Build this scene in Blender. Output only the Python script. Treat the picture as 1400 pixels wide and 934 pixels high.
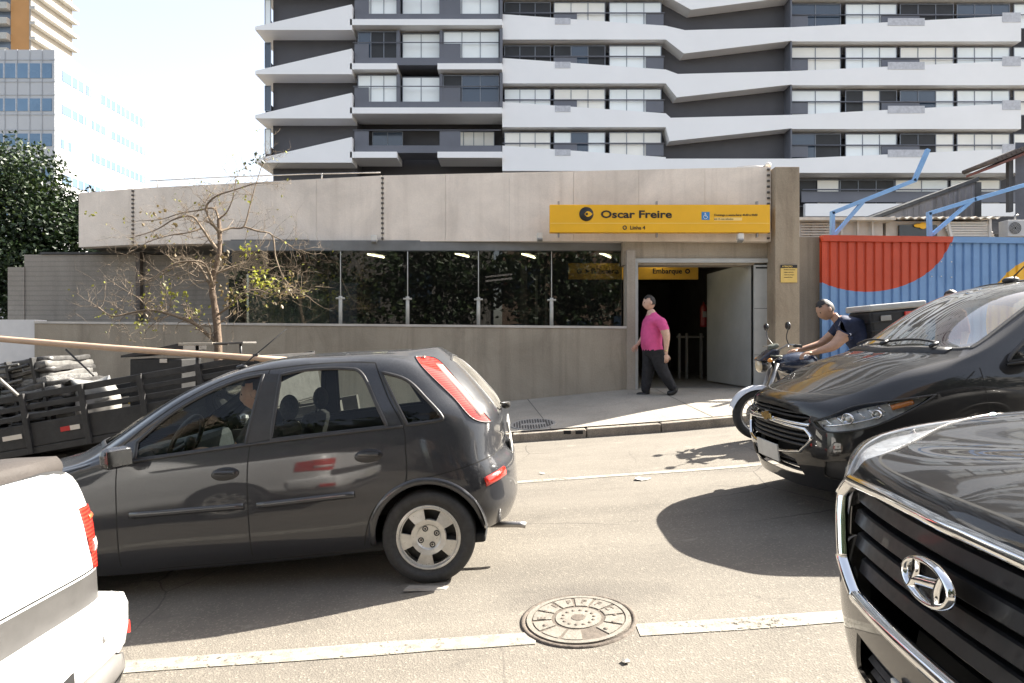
import bpy, bmesh, math, random
import numpy as np
from mathutils import Vector, Matrix
from mathutils.bvhtree import BVHTree
R = math.radians
rnd = random.Random(7)
for o in list(bpy.data.objects): bpy.data.objects.remove(o)
scene = bpy.context.scene
COL = scene.collection

# ------------------------------------------------------------------ survey
F, H = 880.0, 1.53                       # focal length in photo pixels, eye height above the road
def W(px, py, Y):                        # point seen at (px,py) standing Y metres in front
    return Vector(((px-700)*Y/F, Y, H-(py-467)*Y/F))
def gx(x):
    if x < -2.6: return -.182 + .125*(max(x, -14)+2.6)
    if x < 2: return .07*x
    return .14 + .09*(min(x, 40)-2)
def road_z(x, y): return gx(x) + .02*min(max(y, -12), 60)
KERB_Y, WALL_Y = 8.62, 11.0
def zk(x): return gx(x) + .02*KERB_Y + .115
def zw(x):
    a = .5175 + (.10*x if x > -2.5 else -.25+.125*(x+2.5))
    if x > 1.9: a = .71
    if x > 4.75: a = .71+.09*(x-4.75)
    return a
def walk_z(x, y):
    t = min(max((y-KERB_Y)/(WALL_Y-KERB_Y), 0), 1)
    return zk(x)*(1-t)+zw(x)*t

# ------------------------------------------------------------------ tagging
def tag(o, label=None, cat=None, group=None, kind=None):
    if label: o['label'] = label
    if cat: o['category'] = cat
    if group: o['group'] = group
    if kind: o['kind'] = kind
    return o
def empty(name, loc=(0,0,0), rot=(0,0,0), label=None, cat=None, group=None, kind=None, parent=None):
    o = bpy.data.objects.new(name, None); COL.objects.link(o)
    o.location = loc; o.rotation_euler = rot; o.empty_display_size = .2
    if parent: o.parent = parent
    return tag(o, label, cat, group, kind)
def copy_tree(o, parent=None):
    c = o.copy(); COL.objects.link(c); c.parent = parent
    for ch in list(o.children): copy_tree(ch, c)
    return c

# ------------------------------------------------------------------ materials
MATS = {}
def ramp(nt, fac, stops):
    r = nt.nodes.new('ShaderNodeValToRGB')
    els = r.color_ramp.elements
    while len(els) < len(stops): els.new(.5)
    for e, (p, c) in zip(els, stops):
        e.position = p; e.color = (c, c, c, 1) if isinstance(c, (int, float)) else (*c, 1)
    nt.links.new(fac, r.inputs[0]); return r.outputs[0]
def noise(nt, scale, detail=4, rough=.55, vec=None, dist=0):
    n = nt.nodes.new('ShaderNodeTexNoise'); n.inputs['Scale'].default_value = scale
    n.inputs['Detail'].default_value = detail; n.inputs['Roughness'].default_value = rough
    n.inputs['Distortion'].default_value = dist
    if vec: nt.links.new(vec, n.inputs['Vector'])
    return n.outputs['Fac']
def coords(nt, scale=(1,1,1), kind='Object', rot=(0,0,0)):
    t = nt.nodes.new('ShaderNodeTexCoord'); m = nt.nodes.new('ShaderNodeMapping')
    m.inputs['Scale'].default_value = scale; m.inputs['Rotation'].default_value = rot
    nt.links.new(t.outputs[kind], m.inputs['Vector']); return m.outputs[0]
def mix(nt, fac, a, b, mode='MIX'):
    m = nt.nodes.new('ShaderNodeMix'); m.data_type = 'RGBA'; m.blend_type = mode
    for k, v in ((0, fac), (6, a), (7, b)):
        if hasattr(v, 'links'): nt.links.new(v, m.inputs[k])
        elif k == 0: m.inputs[0].default_value = v
        else: m.inputs[k].default_value = (*v, 1) if len(v) == 3 else v
    return m.outputs[2]
def math_(nt, op, a, b=0.0):
    m = nt.nodes.new('ShaderNodeMath'); m.operation = op
    for k, v in ((0, a), (1, b)):
        if hasattr(v, 'links'): nt.links.new(v, m.inputs[k])
        else: m.inputs[k].default_value = v
    return m.outputs[0]
def newmat(name):
    m = bpy.data.materials.new(name); m.use_nodes = True
    nt = m.node_tree; b = nt.nodes['Principled BSDF']; MATS[name] = m
    return m, nt, b
def setp(b, **kw):
    names = dict(col='Base Color', rough='Roughness', metal='Metallic', coat='Coat Weight', coatr='Coat Roughness',
                 spec='Specular IOR Level', trans='Transmission Weight', alpha='Alpha', ior='IOR', es='Emission Strength', ec='Emission Color')
    for k, v in kw.items():
        if isinstance(v, tuple): v = (*v, 1)
        b.inputs[names[k]].default_value = v
def bump(nt, b, h, strength=.3, dist=.02):
    n = nt.nodes.new('ShaderNodeBump'); n.inputs['Strength'].default_value = strength
    n.inputs['Distance'].default_value = dist
    nt.links.new(h, n.inputs['Height']); nt.links.new(n.outputs[0], b.inputs['Normal'])
def M(name, col=(.5,.5,.5), rough=.5, var=.15, vscale=6, bmp=0, bscale=40, **kw):
    """plain surface with a little procedural variation of tone"""
    if name in MATS: return MATS[name]
    m, nt, b = newmat(name); setp(b, col=col, rough=rough, **kw)
    v = coords(nt)
    if var:
        f = noise(nt, vscale, 5, .6, v)
        dark = tuple(c*(1-var) for c in col); lite = tuple(min(1, c*(1+var)) for c in col)
        nt.links.new(ramp(nt, f, [(.3, dark), (.7, lite)]), b.inputs['Base Color'])
        rr = ramp(nt, noise(nt, vscale*2.3, 4, .6, v), [(.3, max(0, rough-.06)), (.7, min(1, rough+.1))])
        nt.links.new(rr, b.inputs['Roughness'])
    if bmp: bump(nt, b, noise(nt, bscale, 4, .6, v), bmp)
    return m
def M_glass(name, tint=(.8,.85,.85), refl=1.0, rough=.0, base=.0, dirt=0.0, ior=1.5):
    """thin pane: mirror by Fresnel over tinted see-through"""
    if name in MATS: return MATS[name]
    m, nt, b = newmat(name); nt.nodes.remove(b)
    out = nt.nodes['Material Output']
    tr = nt.nodes.new('ShaderNodeBsdfTransparent'); tr.inputs[0].default_value = (*tint, 1)
    gl = nt.nodes.new('ShaderNodeBsdfGlossy'); gl.inputs['Roughness'].default_value = rough
    fr = nt.nodes.new('ShaderNodeFresnel'); fr.inputs[0].default_value = ior
    f = math_(nt, 'MULTIPLY', fr.outputs[0], 1.6*refl)
    if base: f = math_(nt, 'ADD', f, base)
    f = math_(nt, 'MINIMUM', f, 1.0)
    mx = nt.nodes.new('ShaderNodeMixShader'); nt.links.new(f, mx.inputs[0])
    nt.links.new(tr.outputs[0], mx.inputs[1]); nt.links.new(gl.outputs[0], mx.inputs[2])
    last = mx.outputs[0]
    if dirt:
        df = nt.nodes.new('ShaderNodeBsdfDiffuse'); df.inputs[0].default_value = (.42,.40,.36,1)
        n = ramp(nt, noise(nt, 3, 6, .65, coords(nt)), [(.3, dirt*.5), (.8, dirt*1.6)])
        m2 = nt.nodes.new('ShaderNodeMixShader'); nt.links.new(n, m2.inputs[0])
        nt.links.new(last, m2.inputs[1]); nt.links.new(df.outputs[0], m2.inputs[2]); last = m2.outputs[0]
    nt.links.new(last, out.inputs[0]); return m
def M_concrete(name, col, streak=.25, board=0, rough=.85, fine=.12, stain=(.25,.2,.15), stain_amt=.25):
    if name in MATS: return MATS[name]
    m, nt, b = newmat(name); setp(b, rough=rough, spec=.25)
    v = coords(nt)
    big = ramp(nt, noise(nt, .9, 6, .65, v, .4), [(.3, tuple(c*.8 for c in col)), (.7, tuple(min(1,c*1.12) for c in col))])
    st = noise(nt, 1, 5, .6, coords(nt, (5, 5, .22)))
    c1 = mix(nt, ramp(nt, st, [(.5, 0), (.72, streak)]), big, stain)
    st2 = noise(nt, 1, 6, .7, coords(nt, (1.4, 1.4, .5)), 1.2)
    c2 = mix(nt, ramp(nt, st2, [(.55, 0), (.8, stain_amt)]), c1, tuple(s*.7 for s in stain))
    fn = ramp(nt, noise(nt, 55, 3, .7, v), [(.35, 1-fine), (.65, 1+fine*.3)])
    c3 = mix(nt, 1.0, c2, fn, 'MULTIPLY')
    if board:
        w = nt.nodes.new('ShaderNodeTexWave'); w.wave_type = 'BANDS'; w.bands_direction = 'Z'
        w.inputs['Scale'].default_value = board; w.inputs['Distortion'].default_value = .6; w.inputs['Detail'].default_value = 2
        nt.links.new(v, w.inputs['Vector'])
        c3 = mix(nt, ramp(nt, w.outputs['Fac'], [(.0, .35), (.25, 0)]), c3, tuple(c*.45 for c in col))
    nt.links.new(c3, b.inputs['Base Color'])
    bump(nt, b, noise(nt, 30, 5, .7, v), .25, .02)
    return m
def M_car(name, col, dust=.0, flake=0.0, coat=1.0, rough=.25, dustcol=(.32,.28,.23), spec=.5, coatr=.03, smudge=0.0):
    if name in MATS: return MATS[name]
    m, nt, b = newmat(name); setp(b, col=col, rough=rough, coat=coat, coatr=coatr, metal=flake, spec=spec*.35)
    v = coords(nt)
    n = noise(nt, 2.2, 7, .7, v, .5); n2 = noise(nt, 90, 2, .5, v)
    d = math_(nt, 'MULTIPLY', ramp(nt, n, [(.25, .45), (.75, 1)]), ramp(nt, n2, [(.3, .75), (.7, 1.15)]))
    # dust settles on faces that look up
    g = nt.nodes.new('ShaderNodeNewGeometry'); s = nt.nodes.new('ShaderNodeSeparateXYZ')
    nt.links.new(g.outputs['Normal'], s.inputs[0])
    up = ramp(nt, s.outputs['Z'], [(.05, .08), (.9, 1)])
    f = math_(nt, 'MULTIPLY', math_(nt, 'MULTIPLY', d, up), dust)
    nt.links.new(mix(nt, f, col, dustcol), b.inputs['Base Color'])
    nt.links.new(math_(nt, 'ADD', math_(nt, 'MULTIPLY', f, .22), coatr), b.inputs['Coat Roughness'])
    if coat: nt.links.new(math_(nt, 'SUBTRACT', coat, math_(nt, 'MULTIPLY', f, .9)), b.inputs['Coat Weight'])
    return m
def M_emit(name, col, s):
    if name in MATS: return MATS[name]
    m, nt, b = newmat(name); setp(b, col=col, ec=col, es=s); return m

# ------------------------------------------------------------------ mesh builder
class MB:
    def __init__(s): s.v = []; s.f = []; s.m = []; s.sm = []
    def add(s, vs, fs, mi=0, smooth=False):
        o = len(s.v); s.v += [tuple(p) for p in vs]
        for f in fs: s.f.append(tuple(i+o for i in f)); s.m.append(mi); s.sm.append(smooth)
        return s
    def box(s, c, d, rot=None, mi=0, bev=0):
        bm = bmesh.new(); bmesh.ops.create_cube(bm, size=1)
        for v in bm.verts: v.co = Vector((v.co.x*d[0], v.co.y*d[1], v.co.z*d[2]))
        if bev: bmesh.ops.bevel(bm, geom=bm.edges[:], offset=min(bev, min(d)*.45), segments=2, affect='EDGES', profile=.5)
        mt = Matrix.Translation(c)
        if rot is not None:
            from mathutils import Euler
            mt = mt @ (rot.to_4x4() if isinstance(rot, Matrix) else Euler(rot).to_matrix().to_4x4())
        bm.verts.index_update()
        s.add([mt @ v.co for v in bm.verts], [[v.index for v in f.verts] for f in bm.faces], mi); bm.free(); return s
    def hexa(s, p, mi=0):      # 8 corners: bottom ring 0-3, top ring 4-7
        return s.add(p, [(0,3,2,1),(4,5,6,7),(0,1,5,4),(1,2,6,5),(2,3,7,6),(3,0,4,7)], mi)
    def quad(s, a, b, c, d, mi=0): return s.add([a,b,c,d], [(0,1,2,3)], mi)
    def prism(s, poly, d0, d1, axis='y', mi=0, M4=None, smooth=False):
        """poly of 2D points; axis y: (x,z) extruded in y; x: (y,z); z: (x,y)"""
        n = len(poly)
        def P(p, d):
            q = {'y': (p[0], d, p[1]), 'x': (d, p[0], p[1]), 'z': (p[0], p[1], d)}[axis]
            return M4 @ Vector(q) if M4 else Vector(q)
        vs = [P(p, d0) for p in poly]+[P(p, d1) for p in poly]
        o = len(s.v); s.v += [tuple(p) for p in vs]
        tris = tess(poly)
        for t in tris:
            s.f.append(tuple(o+i for i in t)); s.m.append(mi); s.sm.append(False)
            s.f.append(tuple(o+n+i for i in reversed(t))); s.m.append(mi); s.sm.append(False)
        for i in range(n):
            j = (i+1) % n
            s.f.append((o+i, o+j, o+n+j, o+n+i)); s.m.append(mi); s.sm.append(smooth)
        return s
    def tube(s, pts, r, n=8, mi=0, caps=True, smooth=True, flat=None):
        pts = [Vector(p) for p in pts]; L = len(pts)
        rs = r if isinstance(r, (list, tuple)) else [r]*L
        vs = []; prev = None
        for i, p in enumerate(pts):
            t = (pts[min(i+1, L-1)]-pts[max(i-1, 0)])
            t = t.normalized() if t.length > 1e-9 else Vector((0,0,1))
            if prev is None:
                a = Vector((0,0,1)) if abs(t.z) < .9 else Vector((1,0,0))
            else: a = prev
            u = (a - t*a.dot(t)).normalized(); w = t.cross(u); prev = u
            for k in range(n):
                an = 2*math.pi*k/n
                vs.append(p + (u*math.cos(an)*(flat or 1) + w*math.sin(an))*rs[i])
        fs = [(i*n+k, i*n+(k+1) % n, (i+1)*n+(k+1) % n, (i+1)*n+k) for i in range(L-1) for k in range(n)]
        s.add(vs, fs, mi, smooth)
        if caps: s.add(vs[:n], [tuple(range(n-1, -1, -1))], mi); s.add(vs[-n:], [tuple(range(n))], mi)
        return s
    def lathe(s, prof, M4=None, n=32, mi=0, smooth=True, close=False):
        """prof: (r, h) turned about local z"""
        vs = []
        for (r, h) in prof:
            for k in range(n):
                a = 2*math.pi*k/n; q = Vector((r*math.cos(a), r*math.sin(a), h)); vs.append(M4 @ q if M4 else q)
        L = len(prof)
        fs = [(i*n+k, i*n+(k+1) % n, (i+1)*n+(k+1) % n, (i+1)*n+k) for i in range(L-1) for k in range(n)]
        s.add(vs, fs, mi, smooth)
        return s
    def ball(s, c, r, mi=0, seg=12, ring=8, rot=None):
        r = r if isinstance(r, (tuple, list)) else (r,r,r); vs = []; fs = []
        for i in range(ring+1):
            th = math.pi*i/ring
            for k in range(seg):
                a = 2*math.pi*k/seg
                q = Vector((math.sin(th)*math.cos(a)*r[0], math.sin(th)*math.sin(a)*r[1], math.cos(th)*r[2]))
                if rot is not None: q = rot @ q
                vs.append(Vector(c)+q)
        for i in range(ring):
            for k in range(seg): fs.append((i*seg+k, (i+1)*seg+k, (i+1)*seg+(k+1) % seg, i*seg+(k+1) % seg))
        return s.add(vs, fs, mi, True)
    def build(s, name, mats, parent=None, loc=None, label=None, cat=None, group=None, kind=None, rot=None, weld=True, fixn=True):
        me = bpy.data.meshes.new(name); me.from_pydata(s.v, [], s.f)
        for p, mi, sm in zip(me.polygons, s.m, s.sm): p.material_index = mi; p.use_smooth = sm
        if fixn:
            bm = bmesh.new(); bm.from_mesh(me)
            if weld: bmesh.ops.remove_doubles(bm, verts=bm.verts[:], dist=1e-5)
            bmesh.ops.recalc_face_normals(bm, faces=bm.faces[:]); bm.to_mesh(me); bm.free()
        for m in (mats if isinstance(mats, (list, tuple)) else [mats]): me.materials.append(m)
        o = bpy.data.objects.new(name, me); COL.objects.link(o)
        if parent: o.parent = parent
        if loc is not None: o.location = loc
        if rot is not None: o.rotation_euler = rot
        return tag(o, label, cat, group, kind)
def tess(poly):
    from mathutils.geometry import tessellate_polygon
    return tessellate_polygon([[Vector((p[0], p[1], 0)) for p in poly]])
def mesh_obj(name, vs, fs, mats, parent=None, smooth=True, **kw):
    m = MB(); m.add(vs, fs, 0, smooth); return m.build(name, mats, parent, **kw)
def text_mesh(body, size, depth, bold=0.0, align='LEFT', spacing=1.0):
    """returns verts, faces of text lying in xz plane (x to the right, z up, facing -y)"""
    c = bpy.data.curves.new('lettering', 'FONT'); c.body = body; c.size = size; c.extrude = depth; c.offset = bold
    c.align_x = align; c.space_character = spacing; c.resolution_u = 3
    o = bpy.data.objects.new('lettering', c); COL.objects.link(o)
    dg = bpy.context.evaluated_depsgraph_get(); me = o.evaluated_get(dg).to_mesh()
    vs = [Vector((v.co.x, -v.co.z, v.co.y)) for v in me.vertices]; fs = [tuple(p.vertices) for p in me.polygons]
    o.evaluated_get(dg).to_mesh_clear()
    bpy.data.objects.remove(o); bpy.data.curves.remove(c)
    return vs, fs
def add_text(mb, body, origin, size, depth=.004, bold=0.0, mi=0, align='LEFT', frame=None, spacing=1.0):
    vs, fs = text_mesh(body, size, depth, bold, align, spacing)
    o = Vector(origin)
    mb.add([(frame @ v if frame else v)+o for v in vs], fs, mi)
def spline(pts, n=8, closed=False):
    """Catmull-Rom through points of any dimension; a point given twice keeps a corner"""
    P = [np.array(p, float) for p in pts]; L = len(P); out = []
    rng = range(L if closed else L-1)
    for i in rng:
        p1, p2 = P[i], P[(i+1) % L]
        if np.allclose(p1, p2): continue
        p0 = P[i-1] if (closed or i > 0) else p1; p3 = P[(i+2) % L] if (closed or i+2 < L) else p2
        for k in range(n):
            t = k/n
            out.append(tuple(.5*((2*p1)+(-p0+p2)*t+(2*p0-5*p1+4*p2-p3)*t*t+(-p0+3*p1-3*p2+p3)*t**3)))
    if not closed: out.append(tuple(P[-1]))
    return out
def bessel(ts, vals, tq):
    """smooth interpolation with parabolic tangents; vals (n,d)"""
    ts = np.array(ts, float); v = np.array(vals, float); n = len(ts)
    d = (v[1:]-v[:-1])/(ts[1:]-ts[:-1])[:, None]; m = np.zeros_like(v); h = ts[1:]-ts[:-1]
    for i in range(1, n-1): m[i] = (d[i-1]*h[i]+d[i]*h[i-1])/(h[i]+h[i-1])
    m[0] = 1.5*d[0]-.5*m[1] if n > 2 else d[0]; m[-1] = 1.5*d[-1]-.5*m[-2] if n > 2 else d[-1]
    out = []
    for t in tq:
        i = min(max(int(np.searchsorted(ts, t, 'right'))-1, 0), n-2); u = (t-ts[i])/h[i]
        out.append((2*u**3-3*u**2+1)*v[i]+(u**3-2*u**2+u)*h[i]*m[i]+(-2*u**3+3*u**2)*v[i+1]+(u**3-u**2)*h[i]*m[i+1])
    return np.array(out)
# ------------------------------------------------------------------ car bodies
def inpoly(p, poly):
    x, y = p; c = False; n = len(poly); j = n-1
    for i in range(n):
        xi, yi = poly[i][0], poly[i][1]; xj, yj = poly[j][0], poly[j][1]
        if (yi > y) != (yj > y) and x < (xj-xi)*(y-yi)/(yj-yi)+xi: c = not c
        j = i
    return c
def band(line, w, closed=False):
    """thin closed polygon round a 2D polyline"""
    P = [np.array(p[:2], float) for p in line]; L = len(P); a = []; b = []
    for i in range(L):
        t = P[min(i+1, L-1)]-P[max(i-1, 0)]; t = t/max(1e-9, np.hypot(*t)); nn = np.array((-t[1], t[0]))*w/2
        a.append(tuple(P[i]+nn)); b.append(tuple(P[i]-nn))
    return a+b[::-1]
class CarSurf:
    """smooth body skin through a table of half sections; x forward, y left, z up"""
    AX = {'y': (0, 2), 'x': (1, 2), 'z': (0, 1)}
    def __init__(s, stations, nu=110, nv=44, sm=6):
        A = np.array(stations, float); S, K, _ = A.shape
        t = np.zeros(S)
        for i in range(1, S): t[i] = t[i-1]+max(.02, np.mean(np.linalg.norm(A[i]-A[i-1], axis=1)))
        tq = np.linspace(0, t[-1], nu); G = np.stack([bessel(t, A[:, k], tq) for k in range(K)], 1)
        mean = G.mean(0); u = np.zeros(K); med = np.median(G, axis=0)
        for k in range(1, K): u[k] = u[k-1]+max(.02, np.median(np.linalg.norm(G[:, k]-G[:, k-1], axis=1)))
        uq = np.linspace(0, u[-1], nv); D = np.stack([bessel(u, G[i], uq) for i in range(nu)])
        for _ in range(sm):
            D[2:-2] = .5*D[2:-2]+.25*(D[1:-3]+D[3:-1])
            if _ % 3 == 0: D[:, 1:-1] = .6*D[:, 1:-1]+.2*(D[:, :-2]+D[:, 2:])
        D[:, -1, 1] = 0; D[0, :, 1] = 0; D[-1, :, 1] = 0; D[..., 1] = np.maximum(D[..., 1], 0)
        bm = s.bm = bmesh.new(); s.lay = bm.faces.layers.int.new('tag')
        for sd in (1, -1):
            vs = [[bm.verts.new((p[0], p[1]*sd, p[2])) for p in row] for row in D]
            for i in range(nu-1):
                for k in range(nv-1):
                    q = [vs[i][k], vs[i+1][k], vs[i+1][k+1], vs[i][k+1]]
                    bm.faces.new(q if sd < 0 else q[::-1])
        bmesh.ops.remove_doubles(bm, verts=bm.verts[:], dist=2e-4)
        bmesh.ops.dissolve_degenerate(bm, edges=bm.edges[:], dist=1e-5)
        bmesh.ops.recalc_face_normals(bm, faces=bm.faces[:])
        c = Vector((0, 0, .6)); up = max(bm.faces, key=lambda f: f.calc_center_median().z)
        bm.normal_update()
        if up.normal.z < 0: bmesh.ops.reverse_faces(bm, faces=bm.faces[:])
        bm.normal_update(); s.bvh = BVHTree.FromBMesh(bm)
    def cut(s, poly, axis, tagv, filt=lambda c: True, keep=None):
        bm = s.bm; a, b = s.AX[axis]; lay = s.lay
        xs = [p[0] for p in poly]; ys = [p[1] for p in poly]; bb = (min(xs)-.01, max(xs)+.01, min(ys)-.01, max(ys)+.01)
        def fb(f):
            X = [v.co[a] for v in f.verts]; Y = [v.co[b] for v in f.verts]; return min(X), max(X), min(Y), max(Y)
        cand = {}
        for f in bm.faces:
            q = fb(f)
            if q[0] <= bb[1] and q[1] >= bb[0] and q[2] <= bb[3] and q[3] >= bb[2] and filt(f.calc_center_median()): cand[f] = q
        n = len(poly)
        for i in range(n):
            p0 = poly[i]; p1 = poly[(i+1) % n]; dx, dy = p1[0]-p0[0], p1[1]-p0[1]; l = math.hypot(dx, dy)
            if l < 1e-6: continue
            nx, ny = -dy/l, dx/l
            sb = (min(p0[0], p1[0])-1e-4, max(p0[0], p1[0])+1e-4, min(p0[1], p1[1])-1e-4, max(p0[1], p1[1])+1e-4)
            sel = []
            for f, q in cand.items():
                if q[0] > sb[1] or q[1] < sb[0] or q[2] > sb[3] or q[3] < sb[2]: continue
                d = [(v.co[a]-p0[0])*nx+(v.co[b]-p0[1])*ny for v in f.verts]
                if min(d) < -1e-5 and max(d) > 1e-5: sel.append(f)
            if not sel: continue
            es = {e for f in sel for e in f.edges}; vs = {v for f in sel for v in f.verts}
            co = [0, 0, 0]; no = [0, 0, 0]; co[a], co[b] = p0[0], p0[1]; no[a], no[b] = nx, ny
            for f in sel: cand.pop(f, None)
            r = bmesh.ops.bisect_plane(bm, geom=list(vs)+list(es)+sel, dist=1e-6, plane_co=co, plane_no=no)
            for g in r['geom']:
                if isinstance(g, bmesh.types.BMFace) and g.is_valid: cand[g] = fb(g)
            for f in sel:
                if f.is_valid: cand[f] = fb(f)
        for f in cand:
            if not f.is_valid: continue
            c = f.calc_center_median()
            if filt(c) and inpoly((c[a], c[b]), poly) and (keep is None or f[lay] in keep): f[lay] = tagv
    def proj(s, pts, axis, side):
        out = []
        for p in pts:
            if axis == 'y': o, d = (p[0], 3*side, p[1]), (0, -side, 0)
            elif axis == 'x': o, d = (9*side, p[0], p[1]), (-side, 0, 0)
            else: o, d = (p[0], p[1], 4), (0, 0, -1)
            h = s.bvh.ray_cast(Vector(o), Vector(d))
            if h[0] is not None: out.append((h[0], h[1]))
        return out
    def trim(s, mb, pts, axis, side, w, h=.006, mi=0, closed=False, lift=0.0):
        """raised strip lying on the skin along a projected line"""
        q = s.proj(pts, axis, side); L = len(q)
        if L < 2: return
        prof = [(-.5, -.3), (-.42, .7), (0, 1), (.42, .7), (.5, -.3)]; vs = []
        for i in range(L):
            if closed: t = q[(i+1) % L][0]-q[i-1][0]
            else: t = q[min(i+1, L-1)][0]-q[max(i-1, 0)][0]
            n = q[i][1]; bnorm = t.cross(n)
            if bnorm.length < 1e-9: bnorm = Vector((0,0,1))
            bnorm.normalize()
            for (u, z) in prof: vs.append(q[i][0]+bnorm*(u*w)+n*(z*h+lift))
        m = len(prof); fs = []
        for i in range(L if closed else L-1):
            j = (i+1) % L
            for k in range(m-1): fs.append((i*m+k, j*m+k, j*m+k+1, i*m+k+1))
        mb.add(vs, fs, mi, True)
        if not closed: mb.add(vs[:m], [tuple(range(m))], mi); mb.add(vs[-m:], [tuple(range(m-1, -1, -1))], mi)
    def done(s): s.bm.normal_update(); s.bm.verts.index_update()
    def extract(s, name, tags, mats, parent, offset=0.0, kw=None, rim=0.0):
        """the faces carrying the tags as one object that keeps the whole skin's normals"""
        if isinstance(tags, int): tags = [tags]
        lay = s.lay; idx = {}; vs = []; ns = []; fs = []; mi = []
        for f in s.bm.faces:
            if f[lay] not in tags: continue
            ff = []
            for v in f.verts:
                if v not in idx: idx[v] = len(vs); vs.append(v.co+v.normal*offset); ns.append(tuple(v.normal))
                ff.append(idx[v])
            fs.append(ff); mi.append(tags.index(f[lay]))
        if rim:                                    # folded edge: gives the panel a thickness
            from collections import Counter
            cnt = Counter()
            for f in fs:
                for i in range(len(f)): e = (f[i], f[(i+1) % len(f)]); cnt[tuple(sorted(e))] += 1
            inner = {}
            for k, f in enumerate(list(fs)):
                for i in range(len(f)):
                    e = (f[i], f[(i+1) % len(f)])
                    if cnt[tuple(sorted(e))] == 1:
                        for v in e:
                            if v not in inner: inner[v] = len(vs); vs.append(vs[v]-Vector(ns[v])*rim); ns.append(ns[v])
                        fs.append([e[1], e[0], inner[e[0]], inner[e[1]]]); mi.append(mi[k])
        me = bpy.data.meshes.new(name); me.from_pydata([tuple(v) for v in vs], [], fs)
        for m in (mats if isinstance(mats, (list, tuple)) else [mats]): me.materials.append(m)
        for p, k in zip(me.polygons, mi): p.use_smooth = True; p.material_index = k
        me.normals_split_custom_set_from_vertices(ns)
        o = bpy.data.objects.new(name, me); COL.objects.link(o); o.parent = parent
        return o
def circle2(cx, cz, r, a0=0, a1=360, n=36, sx=1.0):
    return [(cx+r*sx*math.cos(R(a0+(a1-a0)*i/n)), cz+r*math.sin(R(a0+(a1-a0)*i/n))) for i in range(n+(0 if a1-a0 == 360 else 1))]
RUBBER = M('rubber', (.022,.022,.022), .7, .25, 20, bmp=.15)
BLACKPL = M('black_plastic', (.02,.02,.021), .45, .2, 15, bmp=.05)
DARK = M('underbody_dark', (.012,.012,.012), .9, 0)
CHROME = M('chrome', (.82,.83,.84), .07, .0, metal=1.0)
SILVER = M('silver_paint', (.48,.47,.44), .32, .12, 25, metal=.55)
STEEL = M('steel', (.35,.34,.33), .4, .2, 12, metal=.9)
REDLENS = M('red_lens', (.62,.025,.015), .12, .1, 30, coat=1.0)
CLEARLENS = M_glass('clear_lens', (.95,.96,.97), .35)
GAP = M('shut_line', (.006,.006,.006), .9, 0)
SEATF = M('seat_fabric', (.035,.035,.037), .9, .3, 60)
def wheel_obj(parent, x, y, r, side, style='five', w=.175):
    """wheel facing sideways; side +1 = outer face towards +y"""
    root = empty('wheel', (x, y, r), parent=parent)
    M4 = Matrix.Rotation(-side*math.pi/2, 4, 'X')        # local z -> outward
    rr = r*.683
    t = MB(); pr = [(rr*.98,-w/2), (rr*1.03,-w/2), (r*.93,-w*.5), (r*.985,-w*.40), (r,-w*.3), (r,w*.3), (r*.985,w*.40), (r*.95,w*.485),
                    (r*.86,w*.52), (r*.77,w*.515), (r*.765,w*.49), (rr*1.04,w*.48), (rr*.98,w*.44)]
    t.lathe(pr, M4, 48)
    for i in range(3): t.lathe([(r*1.002, -w*.22+i*w*.2), (r*1.002, -w*.2+i*w*.2)], M4, 48, 1)
    t.build('tyre', [RUBBER, GAP], root)
    b = MB(); bm = bmesh.new()
    outer = rr*.985; n = 120
    rad = [.0, rr*.20, rr*.38, rr*.43, rr*.56, rr*.88, rr*.94, outer]
    hh = [.044, .045, .047, .056, .062, .052, .055, .074]
    vs = [[bm.verts.new((q*math.cos(2*math.pi*k/n), q*math.sin(2*math.pi*k/n), h)) for k in range(n)] if q else None for q, h in zip(rad, hh)]
    cnum = 5 if style == 'five' else 10
    for i in range(1, len(rad)-1):
        for k in range(n):
            if i == 4:
                ph = (k*cnum/n+.2) % 1
                if ph > (.52 if style == 'five' else .45): continue
            bm.faces.new((vs[i][k], vs[i][(k+1) % n], vs[i+1][(k+1) % n], vs[i+1][k]))
    bm.faces.new(vs[1])
    bmesh.ops.recalc_face_normals(bm, faces=bm.faces[:]); bm.normal_update()
    bmesh.ops.solidify(bm, geom=bm.faces[:], thickness=.014)
    bm.verts.index_update()
    b.add([M4 @ v.co for v in bm.verts], [[v.index for v in f.verts] for f in bm.faces], 0, False); bm.free()
    b.lathe([(rr*1.02, .07), (rr*1.0, .083), (rr*.93, .076), (rr*.92, .03), (rr*.9, -.05)], M4, 48, 0)
    b.lathe([(rr*.9, .0), (.0, .0)], M4, 48, 1, False)
    for k in range(4):
        a = R(20+90*k); c = M4 @ Vector((rr*.27*math.cos(a), rr*.27*math.sin(a), .058))
        T = Matrix.Translation(c) @ M4
        b.lathe([(.019, .001), (.018, .006), (.012, .0065), (.011, .0), (.0, .005)], T, 12, 1)
    b.lathe([(rr*.425, .060), (rr*.41, .0645), (rr*.395, .060)], M4, 48, 1)
    b.build('rim', [SILVER, M('wheel_shadowed_steel', (.03,.03,.03), .6, .2)], root)
    return root
def hub(s): pass
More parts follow.
